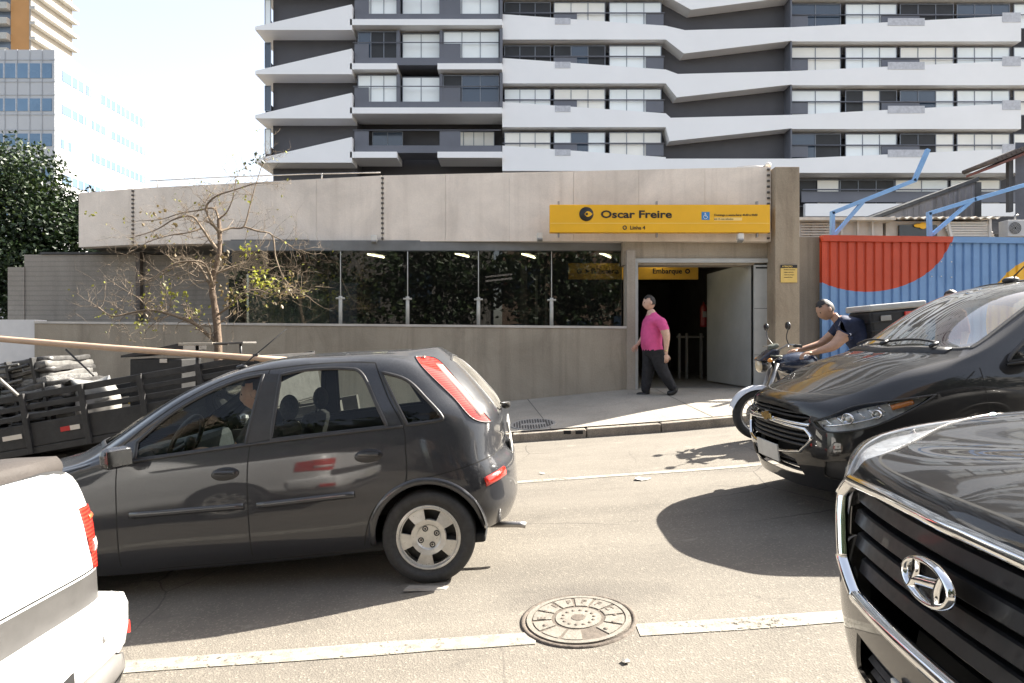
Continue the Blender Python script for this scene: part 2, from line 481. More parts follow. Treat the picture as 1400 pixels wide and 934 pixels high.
def steering_wheel(parent, c, tilt, r=.18):
    b = MB(); Mx = Matrix.Translation(c) @ Matrix.Rotation(tilt, 4, 'Y')
    n = 32; pts = [Mx @ Vector((0, r*math.cos(2*math.pi*k/n), r*math.sin(2*math.pi*k/n))) for k in range(n+1)]
    b.tube(pts, .016, 8, caps=False)
    for a in (-15, 195, 270):
        b.tube([Mx @ Vector((-.02,0,0)), Mx @ Vector((0, r*math.cos(R(a)), r*math.sin(R(a))))], [.03, .014], 6, flat=.4)
    b.ball(Mx @ Vector((-.03,0,0)), (.03,.06,.05))
    return b.build('steering_wheel', BLACKPL, parent)
def car_seat(parent, x, y, z, mat=None, w=.46, rec=18, head=True):
    b = MB(); mat = mat or SEATF
    b.box((x, y, z+.10), (.48, w, .14), (0, R(-6), 0), 0, .05)
    rot = Matrix.Rotation(R(-rec), 3, 'Y')
    b.box(Vector((x-.24, y, z+.12))+rot @ Vector((0,0,.27)), (.12, w, .56), (0, R(-rec), 0), 0, .05)
    if head:
        b.ball(Vector((x-.24, y, z+.12))+rot @ Vector((.0,0,.66)), (.05,.125,.088), 0, 16, 10)
        for s in (-.05, .05): b.tube([Vector((x-.24, y+s, z+.12))+rot @ Vector((0,0,.5)), Vector((x-.24, y+s, z+.12))+rot @ Vector((0,0,.62))], .006, 6)
    return b.build('seat', mat, parent)
# ------------------------------------------------------------------ the dark grey hatchback
def build_hatchback():
    th = math.atan(.085)
    root = empty('hatchback_car', (-.489, 4.75, .038), (0, 0, 0), 'dark grey five-door hatchback with tall red tail lamp, its driver at the wheel', 'car')
    # local x forward (towards -X), y left (towards the viewer), nose down the slope
    root.matrix_world = Matrix.Translation((-.489, 4.75, .036)) @ Matrix.Rotation(-th, 4, 'Y') @ Matrix.Rotation(math.pi, 4, 'Z')
    root.rotation_mode = 'XYZ'
    paint = M_car('dark_grey_paint', (.020,.021,.025), dust=.22, flake=.1, rough=.4, coatr=.05, dustcol=(.25,.255,.26))
    st = [
     [(-.50,0,.27),(-.545,0,.36),(-.565,0,.50),(-.555,0,.66),(-.50,0,.76),(-.50,0,.945),(-.40,0,1.13),(-.24,0,1.32),(-.115,0,1.425),(-.04,0,1.437)],
     [(-.46,.45,.27),(-.51,.48,.36),(-.525,.50,.50),(-.515,.50,.66),(-.47,.48,.76),(-.475,.47,.945),(-.375,.43,1.13),(-.215,.38,1.315),(-.09,.26,1.418),(.0,0,1.44)],
     [(-.31,.69,.27),(-.37,.725,.36),(-.405,.745,.50),(-.40,.745,.66),(-.39,.715,.78),(-.405,.66,.96),(-.30,.605,1.13),(-.14,.535,1.30),(.0,.39,1.41),(.08,0,1.443)],
     [(-.19,.76,.26),(-.22,.79,.36),(-.24,.81,.50),(-.24,.806,.66),(-.24,.788,.81),(-.25,.752,.985),(-.15,.69,1.15),(-.0,.585,1.355),(.08,.42,1.425),(.15,0,1.45)],
     [(.03,.77,.25),(.01,.795,.33),(.0,.825,.50),(.0,.825,.68),(.0,.812,.86),(.0,.785,.99),(.05,.71,1.18),(.14,.60,1.395),(.20,.42,1.44),(.25,0,1.457)],
     [(.5,.74,.215),(.5,.785,.27),(.5,.822,.46),(.5,.828,.68),(.5,.813,.86),(.5,.79,.975),(.5,.715,1.19),(.5,.61,1.415),(.5,.42,1.455),(.5,0,1.47)],
     [(1.0,.74,.205),(1.0,.785,.265),(1.0,.820,.46),(1.0,.826,.68),(1.0,.810,.85),(1.0,.787,.955),(1.0,.715,1.185),(.98,.61,1.42),(.96,.42,1.458),(.93,0,1.472)],
     [(1.4,.74,.205),(1.4,.785,.265),(1.4,.820,.46),(1.4,.824,.67),(1.4,.808,.83),(1.4,.785,.94),(1.4,.715,1.15),(1.36,.62,1.335),(1.31,.42,1.395),(1.27,0,1.425)],
     [(1.65,.74,.205),(1.65,.785,.265),(1.65,.820,.46),(1.65,.823,.66),(1.65,.806,.82),(1.65,.783,.925),(1.62,.722,1.09),(1.59,.655,1.232),(1.66,.45,1.275),(1.70,0,1.295)],
     [(1.87,.745,.205),(1.87,.787,.265),(1.87,.820,.46),(1.87,.822,.65),(1.87,.804,.81),(1.86,.78,.91),(1.86,.735,1.0),(1.86,.69,1.065),(1.99,.47,1.10),(2.06,0,1.11)],
     [(2.08,.75,.21),(2.08,.79,.27),(2.08,.820,.46),(2.08,.821,.65),(2.08,.80,.80),(2.07,.775,.885),(2.07,.745,.915),(2.08,.70,.94),(2.24,.48,.962),(2.36,0,.968)],
     [(2.45,.75,.23),(2.45,.79,.29),(2.45,.820,.46),(2.45,.818,.64),(2.45,.79,.77),(2.45,.76,.83),(2.46,.725,.855),(2.48,.65,.877),(2.52,.40,.90),(2.56,0,.91)],
     [(2.82,.71,.22),(2.82,.75,.29),(2.83,.785,.46),(2.83,.78,.62),(2.82,.75,.71),(2.81,.715,.765),(2.81,.67,.79),(2.82,.59,.81),(2.85,.36,.835),(2.87,0,.845)],
     [(3.08,.56,.21),(3.10,.58,.29),(3.12,.60,.45),(3.11,.59,.58),(3.09,.56,.66),(3.07,.53,.70),(3.05,.49,.725),(3.04,.43,.74),(3.04,.26,.765),(3.05,0,.775)],
     [(3.22,0,.21),(3.25,0,.29),(3.27,0,.45),(3.26,0,.58),(3.23,0,.66),(3.21,0,.69),(3.18,0,.71),(3.15,0,.73),(3.12,0,.75),(3.10,0,.757)]]
    S = CarSurf(st, 130, 56)
    side = lambda c: abs(c.y) > .3
    fw = [(1.765,.915),(1.765,.915),(1.768,1.02),(1.768,1.02),(1.58,1.165),(1.37,1.275),(1.15,1.35),(.985,1.372),(.985,1.372),(1.075,.955),(1.075,.955)]
    rw = [(.918,.968),(.918,.968),(.872,1.36),(.872,1.36),(.70,1.378),(.46,1.365),(.355,1.325),(.265,1.14),(.195,.99),(.195,.99)]
    qw = [(.235,1.325),(.235,1.325),(.073,1.262),(-.05,1.134),(-.135,1.03),(-.12,1.0),(.074,.992),(.074,.992)]
    FW, RW, QW = (spline(p, 6, True) for p in (fw, rw, qw))
    # doors, then panes, then gaps
    seamB = [(.945,1.40),(1.05,.93),(1.075,.60),(1.09,.27)]
    seamC = [(.27,1.385),(.19,1.17),(.10,.985),(.09,.85),(.105,.65),(.20,.60),(.33,.47),(.40,.27)]
    top_f = [(.945,1.40),(1.15,1.385),(1.38,1.305),(1.60,1.19),(1.80,1.05),(1.87,.95),(1.88,.60),(1.90,.27)]
    top_r = [(.27,1.385),(.45,1.405),(.70,1.41),(.945,1.40)]
    fd = spline(seamB, 6)[:-1]+[(1.09,.27)]+spline(top_f, 6)[::-1]
    rd = spline(top_r, 6)+spline(seamB, 6)+spline(seamC, 6)[::-1]
    for sd, (a, b) in ((1, (1, 2)), (-1, (3, 4))):
        fl = lambda c, sd=sd: c.y*sd > .3
        S.cut(fd, 'y', a, fl); S.cut(rd, 'y', b, fl)
    S.cut(FW, 'y', 5, side); S.cut(RW, 'y', 6, side); S.cut(QW, 'y', 7, side)
    for ln in (seamB, seamC, top_f, top_r): S.cut(band(spline(ln, 6), .008), 'y', 8, side, (0, 1, 2, 3, 4))
    # wheel openings
    for cx in (0, 2.49): S.cut(circle2(cx+.0, .30, .345, -30, 210, 40), 'y', 9, lambda c: abs(c.y) > .4, (0, 1, 2, 3, 4, 8))
    # tail lamps, rear window, windscreen, bumper seam
    lamp = [(.035,1.40),(.035,1.40),(-.105,1.365),(-.26,1.19),(-.405,.99),(-.425,.945),(-.325,.985),(-.215,1.12),(-.04,1.31)]
    S.cut(spline(lamp, 6, True), 'y', 10, lambda c: abs(c.y) > .36 and c.x < .05, (0, 9))
    rg = [(-.40,.97),(-.40,.97),(.40,.97),(.40,.97),(.30,1.31),(.27,1.36),(0,1.385),(-.27,1.36),(-.30,1.31)]
    S.cut(spline(rg, 6, True), 'x', 11, lambda c: c.x < 0 and c.z > .9, (0,))
    ws = [(2.28,0),(2.21,.35),(2.06,.60),(2.0,.635),(1.62,.59),(1.40,.55),(1.36,.52),(1.33,.3),(1.32,0)]
    wsl = ws+[(x, -y) for x, y in ws[-2:0:-1]]
    S.cut(spline(wsl, 5, True), 'z', 12, lambda c: c.x > 1.2 and c.z > .9, (0,))
    S.cut(band([(.36,.62),(-.10,.675),(-.25,.70),(-.60,.775)], .008), 'y', 8, lambda c: c.x < .1, (0,))
    S.cut(band(spline([(2.05,.905),(2.30,.85),(2.6,.79),(3.0,.70)], 5), .007), 'y', 8, lambda c: abs(c.y) > .5, (0,))
    S.done()
    S.extract('body', [0, 8], [paint, GAP], root, rim=.012)
    gl = M_glass('tinted_car_glass', (.90,.94,.89), .5, ior=1.45); gl2 = M_glass('dusty_car_glass', (.50,.52,.48), .6, dirt=.25)
    bm_handle = []
    for sd, (a, b) in ((1, (1, 2)), (-1, (3, 4))):
        for t, hx, hz in ((a, 1.20, .785), (b, .316, .822)):
            d = S.extract('door', t, paint, root, rim=.012)
            if t in (a,): d.name = 'front_door'
            else: d.name = 'rear_door'
            h = MB(); q = S.proj([(hx, hz)], 'y', sd)[0]; y = q[0].y
            h.ball((hx, y-.004*sd, hz), (.092,.014,.044), 0, 24, 12); h.box((hx+.0, y+.012*sd, hz+.014), (.13, .02, .024), (0, R(-4), 0), 1, .009)
            h.build('handle', [M('handle_dark', (.010,.010,.012), .35, .1), paint], d)
            m = MB()
            if t == a: S.trim(m, [(1.10+i*.07, .585-.0*i) for i in range(11)], 'y', sd, .042, .009)
            else: S.trim(m, [(.42+i*.06, .60-.002*i) for i in range(11)], 'y', sd, .042, .009)
            m.build('rub_strip', paint, d)
    for t, nm, off in ((5, 'front_window', -.006), (6, 'rear_window', -.006), (7, 'quarter_window', -.003)):
        pl = {}
        for f in S.bm.faces:
            if f[S.lay] == t and f.calc_center_median().y < 0: f[S.lay] = t+20
        for k in (t, t+20): S.extract(nm, k, gl, root, off)
    S.extract('windscreen', 12, gl, root, -.004); S.extract('tailgate_window', 11, gl2, root, -.003)
    # seals round the glass
    for sd in (1, -1):
        m = MB()
        for p in (FW, RW, QW): S.trim(m, p, 'y', sd, .024, .007, closed=True)
        S.trim(m, spline([(1.80,.905),(1.0,.952),(.10,.985)], 10), 'y', sd, .016, .010)
        m.add(*bpillar(S, sd))
        m.build('window_seal', BLACKPL, root)
    m = MB(); S.trim(m, spline(wsl, 5, True), 'z', 1, .03, .005, closed=True); m.build('windscreen_seal', BLACKPL, root)
    m = MB(); S.trim(m, spline(rg, 6, True), 'x', -1, .02, .004, closed=True); m.build('tailgate_seal', BLACKPL, root)
    # tail lamps: red lens, clear band towards the glass
    for f in S.bm.faces:
        if f[S.lay] == 10 and f.calc_center_median().y < 0: f[S.lay] = 30
    for k, sd in ((10, 1), (30, -1)):
        l = S.extract('tail_lamp', k, lamp_mat(), root, .004, rim=.02)
        m = MB(); S.trim(m, spline(lamp, 6, True), 'y', sd, .010, .006, closed=True, lift=.002); m.build('lamp_edge', BLACKPL, l)
        m = MB(); S.trim(m, spline([(-.12,1.335),(-.26,1.165),(-.385,1.0)], 8), 'y', sd, .062, .007, lift=.001)
        m.build('clear_band', M('pinkish_clear_lens', (.50,.30,.27), .15, .05, coat=.5), l)
    for sd in (1, -1):
        m = MB(); S.trim(m, [(-.375-.02*i, .592+.0045*i) for i in range(7)], 'y', sd, .062, .012); m.build('rear_reflector', REDLENS, root)
    # wheel wells, arch lips
    for cx in (0, 2.49):
        for sd in (1, -1):
            m = MB(); pts = circle2(cx, .30, .345, -6, 186, 40); S.trim(m, pts, 'y', sd, .045, .010); m.build('arch_lip', paint, root)
        for sd in (1, -1):
            m = MB(); pr = circle2(cx, .30, .36, -4, 184, 30); vs = []; fs = []
            for i, p in enumerate(pr): vs += [(p[0], sd*.80, p[1]), (p[0], sd*.48, p[1])]
            for i in range(len(pr)-1): fs.append((2*i, 2*i+2, 2*i+3, 2*i+1))
            m.add(vs, fs, 0, True); m.prism(pr, sd*.48, sd*.478); m.build('wheel_well', DARK, root)
        for sd in (1, -1): wheel_obj(root, cx, sd*.715, .29, sd)
    # floor pan, exhaust, plate, wiper, mirrors, aerial
    m = MB(); m.box((1.2, 0, .25), (3.1, 1.53, .06), None, 0, .02); m.build('floor_pan', DARK, root)
    m = MB(); m.tube([(-.30,.46,.25),(-.56,.48,.235),(-.60,.48,.225)], .021, 10); m.build('exhaust_pipe', STEEL, root)
    m = MB(); m.box((-.545, 0, .70), (.012, .40, .13), (0, R(4), 0), 0, .004); m.build('number_plate', M('plate_grey', (.55,.54,.5), .4), root)
    m = MB(); m.box((-.535, .0, .855), (.014, .50, .075), (0, R(6), 0), 0, .005); m.build('tailgate_trim', M('tailgate_trim_silver', (.5,.5,.47), .35, .1, metal=.4), root)
    m = MB(); m.tube([(-.52,.02,.975),(-.55,.03,1.0),(-.545,.2,1.02),(-.50,.36,1.035)], [.016,.014,.009,.006], 8); m.ball((-.53,.02,.985), (.035,.03,.025)); m.build('rear_wiper', BLACKPL, root)
    for sd in (1, -1):
        Rm = Matrix.Rotation(R(-38)*sd, 3, 'Z'); cm = Vector((1.80,.905*sd,.955))
        m = MB(); m.box(cm, (.09, .175, .128), Rm, 0, .04); m.tube([(1.84,.78*sd,.915),(1.82,.88*sd,.93)], .03, 8)
        mo = m.build('door_mirror', M('mirror_shell', (.018,.019,.022), .25, .1, coat=.6), root)
        m = MB(); m.box(cm+Rm @ Vector((-.0455,0,0)), (.004, .135, .095), Rm, 0, .001); m.build('mirror_glass', M('mirror_glass', (.22,.23,.24), .05, 0, metal=1.0), mo)
    m = MB(); m.ball((1.22,.40,1.43), (.04,.025,.018)); m.tube([(1.22,.40,1.435),(.90,.40,1.66)], [.005,.003], 6); m.build('aerial', BLACKPL, root)
    # cabin
    ins = MB(); ins.box((1.98, 0, .80), (.42, 1.36, .24), (0, R(10), 0), 0, .06); ins.box((1.83, .33, .90), (.2,.38,.12), None, 0, .05)
    ins.build('dashboard', M('dash_blue_grey', (.05,.06,.068), .6, .2, 30), root)
    steering_wheel(root, (1.66, .36, .955), R(-26), .185)
    for y in (.36, -.36): car_seat(root, 1.38, y, .38)
    m = MB(); m.box((.22, 0, .47), (.5, 1.22, .16), None, 0, .05); m.box((-.02, 0, .75), (.14, 1.2, .48), (0, R(-20), 0), 0, .05)
    for y in (.34, -.34): m.ball((-.12, y, 1.04), (.05,.12,.075))
    m.build('rear_bench', SEATF, root)
    m = MB(); m.box((1.1, .755, .72), (1.5, .02, .30), None, 0, .008); m.build('door_trim', M('trim_grey', (.10,.10,.10), .7), root)
    m = MB(); m.box((1.1, -.745, .74), (1.5, .03, .32), None, 0, .012); m.box((1.45, -.715, .82), (.42,.06,.22), None, 1, .03)
    m.build('door_trim', [M('trim_grey', (.10,.10,.10), .7), M('trim_pale', (.45,.44,.43), .6)], root)
    m = MB(); m.box((1.40,-.02,1.335),(.03,.22,.06),(0,R(-10),0),0,.015); m.tube([(1.42,-.02,1.36),(1.44,-.02,1.40)],.008,6); m.build('rear_view_mirror', BLACKPL, root)
    m = MB(); m.box((.6,0,1.395),(1.25,.95,.012)); m.build('headlining', M('headlining', (.38,.36,.33), .9), root)
    return root, S
def bpillar(S, sd):
    """black pillar panels between the panes, following the skin"""
    poly = [(.925,.975),(.875,1.365),(.985,1.375),(1.068,.958)]
    n = 8; vs = []; fs = []
    for i in range(n+1):
        t = i/n
        a = np.array(poly[0])*(1-t)+np.array(poly[1])*t; b = np.array(poly[3])*(1-t)+np.array(poly[2])*t
        for q in S.proj([a, b], 'y', sd): vs.append(q[0]+q[1]*.002)
    if len(vs) != 2*(n+1): return [], []
    for i in range(n): fs.append((2*i, 2*i+1, 2*i+3, 2*i+2))
    return vs, fs
def lamp_mat():
    if 'tail_lamp_red' in MATS: return MATS['tail_lamp_red']
    m, nt, b = newmat('tail_lamp_red'); setp(b, rough=.1, coat=1.0)
    w = nt.nodes.new('ShaderNodeTexWave'); w.inputs['Scale'].default_value = 22; w.bands_direction = 'Z'
    nt.links.new(coords(nt), w.inputs['Vector'])
    nt.links.new(ramp(nt, w.outputs['Fac'], [(.2, (.55,.02,.015)), (.8, (.72,.05,.03))]), b.inputs['Base Color'])
    setp(b, ec=(.8,.03,.02), es=.0)
    return m
HATCH, HATCHS = build_hatchback()
# ------------------------------------------------------------------ two black cars on the right, seen from the front
def mirror_tags(S, t, off=50):
    for f in S.bm.faces:
        if f[S.lay] == t and f.calc_center_median().y < 0: f[S.lay] = t+off
def rooted(name, loc, slope, yaw, label, cat):
    root = empty(name, loc, label=label, cat=cat)
    # forward = -X, nose down the slope
    root.matrix_world = Matrix.Translation(loc) @ Matrix.Rotation(-math.atan(slope), 4, 'Y') @ Matrix.Rotation(math.pi+yaw, 4, 'Z'); return root
def ring_strip(mb, S, pts, w, h, lift=0, axis='x', side=1, mi=0): S.trim(mb, pts, axis, side, w, h, mi, True, lift)
def under(root, wheels, halfw, r, rl, body_len, z=.27):
    for cx in wheels:
        for sd in (1, -1):
            m = MB(); pr = circle2(cx, r, rl+.015, -4, 184, 30); vs = []; fs = []
            for i, p in enumerate(pr): vs += [(p[0], sd*(halfw-.03), p[1]), (p[0], sd*(halfw-.36), p[1])]
            for i in range(len(pr)-1): fs.append((2*i, 2*i+2, 2*i+3, 2*i+1))
            m.add(vs, fs, 0, True); m.prism(pr, sd*(halfw-.36), sd*(halfw-.362)); m.build('wheel_well', DARK, root)
        for sd in (1, -1): wheel_obj(root, cx, sd*(halfw-.115), r, sd, 'ten', .195)
    m = MB(); m.box((sum(wheels)/2, 0, z), (body_len-.4, 2*halfw-.14, .06), None, 0, .02); m.build('floor_pan', DARK, root)
def build_black_sedan():
    # x = 0 at the nose, negative backwards
    root = rooted('black_car', (2.065, 5.03, .246), .088, 0, 'black car facing left with gold cross emblem, pale reflections striping its windscreen', 'car')
    paint = M_car('black_paint_dusty', (.005,.005,.006), dust=.07, rough=.4, coatr=.012, dustcol=(.22,.21,.20))
    st = [
     [(-.03,0,.24),(.0,0,.34),(.015,0,.46),(.005,0,.62),(-.02,0,.80),(-.035,0,.845),(-.08,0,.878),(-.16,0,.905),(-.26,0,.94),(-.36,0,.972)],
     [(-.06,.40,.24),(-.03,.42,.34),(-.015,.43,.46),(-.03,.43,.62),(-.05,.42,.79),(-.07,.42,.838),(-.11,.40,.87),(-.19,.36,.905),(-.30,.22,.948),(-.42,0,.990)],
     [(-.18,.66,.24),(-.14,.69,.34),(-.12,.70,.46),(-.14,.695,.62),(-.17,.675,.765),(-.20,.655,.815),(-.25,.62,.862),(-.33,.54,.922),(-.42,.34,.978),(-.50,0,1.016)],
     [(-.36,.76,.235),(-.33,.795,.32),(-.31,.805,.46),(-.32,.80,.62),(-.34,.785,.755),(-.37,.765,.82),(-.42,.73,.895),(-.48,.65,.968),(-.56,.42,1.028),(-.62,0,1.055)],
     [(-.62,.80,.22),(-.62,.83,.29),(-.62,.845,.46),(-.62,.845,.64),(-.62,.835,.79),(-.63,.815,.875),(-.66,.78,.965),(-.69,.68,1.042),(-.73,.44,1.085),(-.77,0,1.10)],
     [(-.85,.80,.21),(-.85,.83,.28),(-.85,.848,.46),(-.85,.85,.66),(-.85,.842,.84),(-.86,.825,.935),(-.88,.79,1.015),(-.90,.69,1.085),(-.885,.45,1.115),(-.88,0,1.125)],
     [(-1.06,.79,.205),(-1.06,.83,.27),(-1.06,.848,.46),(-1.06,.852,.68),(-1.06,.845,.87),(-1.06,.82,.975),(-1.06,.785,1.05),(-1.05,.73,1.108),(-.99,.50,1.136),(-.945,0,1.142)],
     [(-1.3,.78,.205),(-1.3,.825,.27),(-1.3,.846,.46),(-1.3,.852,.70),(-1.3,.845,.88),(-1.3,.81,1.0),(-1.29,.77,1.10),(-1.27,.705,1.20),(-1.16,.50,1.238),(-1.09,0,1.25)],
     [(-1.56,.77,.205),(-1.56,.82,.27),(-1.56,.845,.46),(-1.56,.852,.70),(-1.56,.843,.895),(-1.56,.80,1.02),(-1.54,.748,1.16),(-1.52,.665,1.318),(-1.39,.485,1.370),(-1.31,0,1.388)],
     [(-1.92,.77,.205),(-1.92,.82,.27),(-1.92,.843,.46),(-1.92,.85,.70),(-1.92,.84,.90),(-1.92,.79,1.04),(-1.90,.725,1.24),(-1.88,.615,1.472),(-1.75,.455,1.518),(-1.66,0,1.538)],
     [(-2.3,.77,.205),(-2.3,.82,.27),(-2.3,.843,.46),(-2.3,.85,.70),(-2.3,.84,.91),(-2.3,.787,1.05),(-2.3,.715,1.28),(-2.29,.60,1.528),(-2.22,.44,1.572),(-2.16,0,1.592)],
     [(-3.1,.77,.205),(-3.1,.82,.27),(-3.1,.843,.46),(-3.1,.85,.72),(-3.1,.84,.93),(-3.1,.785,1.08),(-3.1,.71,1.30),(-3.1,.60,1.51),(-3.1,.43,1.565),(-3.1,0,1.588)],
     [(-3.7,.77,.25),(-3.7,.81,.32),(-3.7,.835,.5),(-3.7,.84,.74),(-3.68,.825,.95),(-3.64,.77,1.09),(-3.6,.69,1.29),(-3.55,.58,1.46),(-3.52,.42,1.515),(-3.5,0,1.54)],
     [(-3.95,.60,.28),(-3.98,.62,.34),(-4.0,.64,.5),(-4.0,.635,.74),(-3.97,.61,.92),(-3.93,.57,1.06),(-3.85,.52,1.2),(-3.74,.46,1.37),(-3.66,.34,1.45),(-3.62,0,1.49)],
     [(-4.02,0,.28),(-4.05,0,.34),(-4.07,0,.5),(-4.06,0,.74),(-4.03,0,.92),(-3.99,0,1.06),(-3.9,0,1.2),(-3.8,0,1.34),(-3.72,0,1.43),(-3.68,0,1.47)]]
    S = CarSurf(st, 150, 58, 10)
    front = lambda c: c.x > -.55
    side = lambda c: abs(c.y) > .3
    up1 = [(-.50,.765),(-.50,.765),(-.25,.795),(0,.80),(.25,.795),(.50,.765),(.50,.765),(.53,.745),(.45,.695),(.45,.695),(.25,.705),(0,.708),(-.25,.705),(-.45,.695),(-.45,.695),(-.53,.745)]
    lo = [(-.50,.665),(-.50,.665),(0,.685),(.50,.665),(.50,.665),(.555,.60),(.46,.505),(.46,.505),(.2,.475),(-.2,.475),(-.46,.505),(-.46,.505),(-.555,.60)]
    UP, LO = spline(up1, 5, True), spline(lo, 6, True)
    S.cut(LO, 'x', 1, front); S.cut(UP, 'x', 2, front)
    hl = [(-.085,.725),(-.085,.725),(-.30,.825),(-.55,.855),(-.78,.872),(-.78,.872),(-.62,.79),(-.40,.705),(-.22,.665),(-.12,.665)]
    HL = spline(hl, 6, True); S.cut(HL, 'y', 3, lambda c: abs(c.y) > .40 and c.x > -.9, (0,)); mirror_tags(S, 3)
    li = [(-.40,.44),(-.40,.44),(-.20,.46),(0,.465),(.20,.46),(.40,.44),(.40,.44),(.46,.33),(.46,.33),(0,.315),(-.46,.33),(-.46,.33)]
    LI = spline(li, 5, True); S.cut(LI, 'x', 4, front, (0,))
    fg = [(-.10,.46),(-.10,.46),(-.20,.475),(-.33,.45),(-.33,.45),(-.30,.36),(-.12,.34)]
    FG = spline(fg, 5, True); S.cut(FG, 'y', 5, lambda c: abs(c.y) > .48 and c.x > -.6, (0,)); mirror_tags(S, 5)
    ws = [(-.955,0),(-.985,.35),(-1.055,.60),(-1.115,.68),(-1.17,.695),(-1.52,.625),(-1.82,.56),(-1.93,.51),(-1.97,.3),(-1.98,0)]
    WS = spline(ws+[(x,-y) for x, y in ws[-2:0:-1]], 6, True); S.cut(WS, 'z', 6, lambda c: c.z > 1.0, (0,))
    fw = [(-1.30,1.04),(-1.30,1.04),(-1.38,1.115),(-1.80,1.37),(-2.05,1.465),(-2.62,1.495),(-2.62,1.495),(-2.62,1.08),(-2.62,1.08)]
    rw = [(-2.70,1.085),(-2.70,1.085),(-2.70,1.49),(-2.70,1.49),(-3.2,1.47),(-3.42,1.38),(-3.62,1.13),(-3.62,1.13)]
    FW, RW = spline(fw, 6, True), spline(rw, 6, True)
    S.cut(FW, 'y', 7, side); S.cut(RW, 'y', 8, side); mirror_tags(S, 7); mirror_tags(S, 8)
    for cx in (-.78, -3.30): S.cut(circle2(cx, .31, .36, -30, 210, 40), 'y', 9, lambda c: abs(c.y) > .45, (0,))
    hood = [(-.115,0),(-.15,.30),(-.27,.56),(-.40,.655),(-.70,.70),(-.85,.72),(-1.02,.735)]
    HD = spline(hood, 8); S.cut(band(HD, .008), 'z', 10, lambda c: c.z > .75 and c.y > -.01, (0,)); S.cut(band([(x,-y) for x, y in HD], .008), 'z', 10, lambda c: c.z > .75 and c.y < .01, (0,))
    for ln in ([(-.36,.66),(-.50,.60),(-.56,.48)], [(-1.10,1.02),(-1.10,.80),(-1.14,.5),(-1.16,.27)], [(-.80,.88),(-.95,.93),(-1.06,1.00)]):
        S.cut(band(spline(ln, 6), .007), 'y', 10, lambda c: abs(c.y) > .4, (0,))
    S.done()
    S.extract('body', [0, 10], [paint, GAP], root, rim=.012)
    # grille: dark cavity, slats, bright frames
    m = MB(); q = S.proj([(0,.6)], 'x', 1)[0][0].x
    m.prism([(a*1.02,b) for a, b in LO], q-.26, q-.255, 'x'); m.prism([(a*1.02,b) for a, b in UP], q-.24, q-.235, 'x'); m.prism([(a*1.02,b) for a, b in LI], q-.24, q-.235, 'x')
    m.build('grille_backing', DARK, root)
    def slat(mb, z, hw, back, t=.020, mi=0, d=.035):
        pts = S.proj([(-hw+2*hw*i/24, z) for i in range(25)], 'x', 1); vs = []
        for p, n in pts: vs += [p+Vector((-back,0,-t/2)), p+Vector((-back+.008,0,t/2)), p+Vector((-back-d,0,t/2)), p+Vector((-back-d,0,-t/2))]
        fs = []
        for i in range(len(pts)-1):
            for k in range(4): fs.append((4*i+k, 4*i+(k+1) % 4, 4*i+4+(k+1) % 4, 4*i+4+k))
        mb.add(vs, fs, mi, True)
    m = MB()
    for z, hw in ((.645,.49),(.61,.53),(.575,.52),(.54,.49)): slat(m, z, hw, .03)
    for z, hw in ((.765,.47),(.735,.50)): slat(m, z, hw, .03, .014)
    m.build('grille_slats', BLACKPL, root)
    m = MB()
    for z, hw in ((.42,.38),(.385,.41),(.35,.43)): slat(m, z, hw, .03, .012)
    m.build('intake_slats', BLACKPL, root)
    m = MB(); ring_strip(m, S, LO, .020, .012, .004); S.trim(m, spline([(-.54,.695),(-.25,.702),(0,.705),(.25,.702),(.54,.695)], 8), 'x', 1, .022, .014, lift=.003); m.build('grille_frame', CHROME, root)
    p, n = S.proj([(0,.712)], 'x', 1)[0]
    gold = M('emblem_gold', (.62,.40,.12), .2, .05, 30, metal=1.0)
    Mb = Matrix.Translation(p+Vector((.012,0,0))) @ Matrix.Rotation(R(-6), 4, 'Y')
    bow = [(-.088,-.004),(-.072,.019),(-.034,.019),(-.034,.034),(.022,.034),(.030,.019),(.088,.019),(.094,.004),(.074,-.019),(.034,-.019),(.034,-.034),(-.022,-.034),(-.030,-.019),(-.094,-.019)]
    bow = [(-x, z) for x, z in bow]
    m = MB(); m.prism(bow, .0, .016, 'x', 0, Mb); m.prism([(x*1.13, z*1.2) for x, z in bow], -.004, .010, 'x', 1, Mb); m.build('emblem', [gold, CHROME], root)
    # lamps
    for t, sd in ((3, 1), (53, -1)):
        l = S.extract('headlight', t, CLEARLENS, root, .003, rim=.012)
        S.extract('reflector_shell', t, MATS.get('lamp_shell') or M('lamp_shell', (.62,.63,.64), .3, .3, 26, coat=.6, bmp=.3, bscale=60), l, -.055)
        m = MB()
        for (x, z, r_) in ((-.24,.745,.062),(-.40,.77,.05)):
            h = S.proj([(x, z)], 'y', sd)[0][0]; T_ = Matrix.Translation(h+Vector((-.006,-.012*sd,0))) @ Matrix.Rotation(R(90), 4, 'Y') @ Matrix.Rotation(-R(35)*sd, 4, 'X')
            m.lathe([(r_*.66,-.02),(r_*.64,.002),(r_*.58,.004),(r_*.5,-.0),(r_*.3,-.02),(0,-.025)], T_, 20, 1)
            m.ball(h+Vector((-.022,-.025*sd,0)), r_*.30, 0, 12, 8)
        for q_ in range(7): S.trim(m, [(-.16-.06*q_+.035*t_,.735+.015*q_+.05*t_-.03) for t_ in np.linspace(0,1,4)], 'y', sd, .010, .004, 1, lift=-.022)
        S.trim(m, spline([(-.12,.70),(-.28,.725),(-.45,.765)],5), 'y', sd, .014, .006, 1, lift=-.018)
        m.build('lamp_bowl', [M('lamp_bulb', (.8,.8,.78), .08, .0, coat=1), M('bowl_chrome', (.7,.71,.72), .1, .0, metal=1.0)], l)
        h = S.proj([(-.60,.832)], 'y', sd)[0]
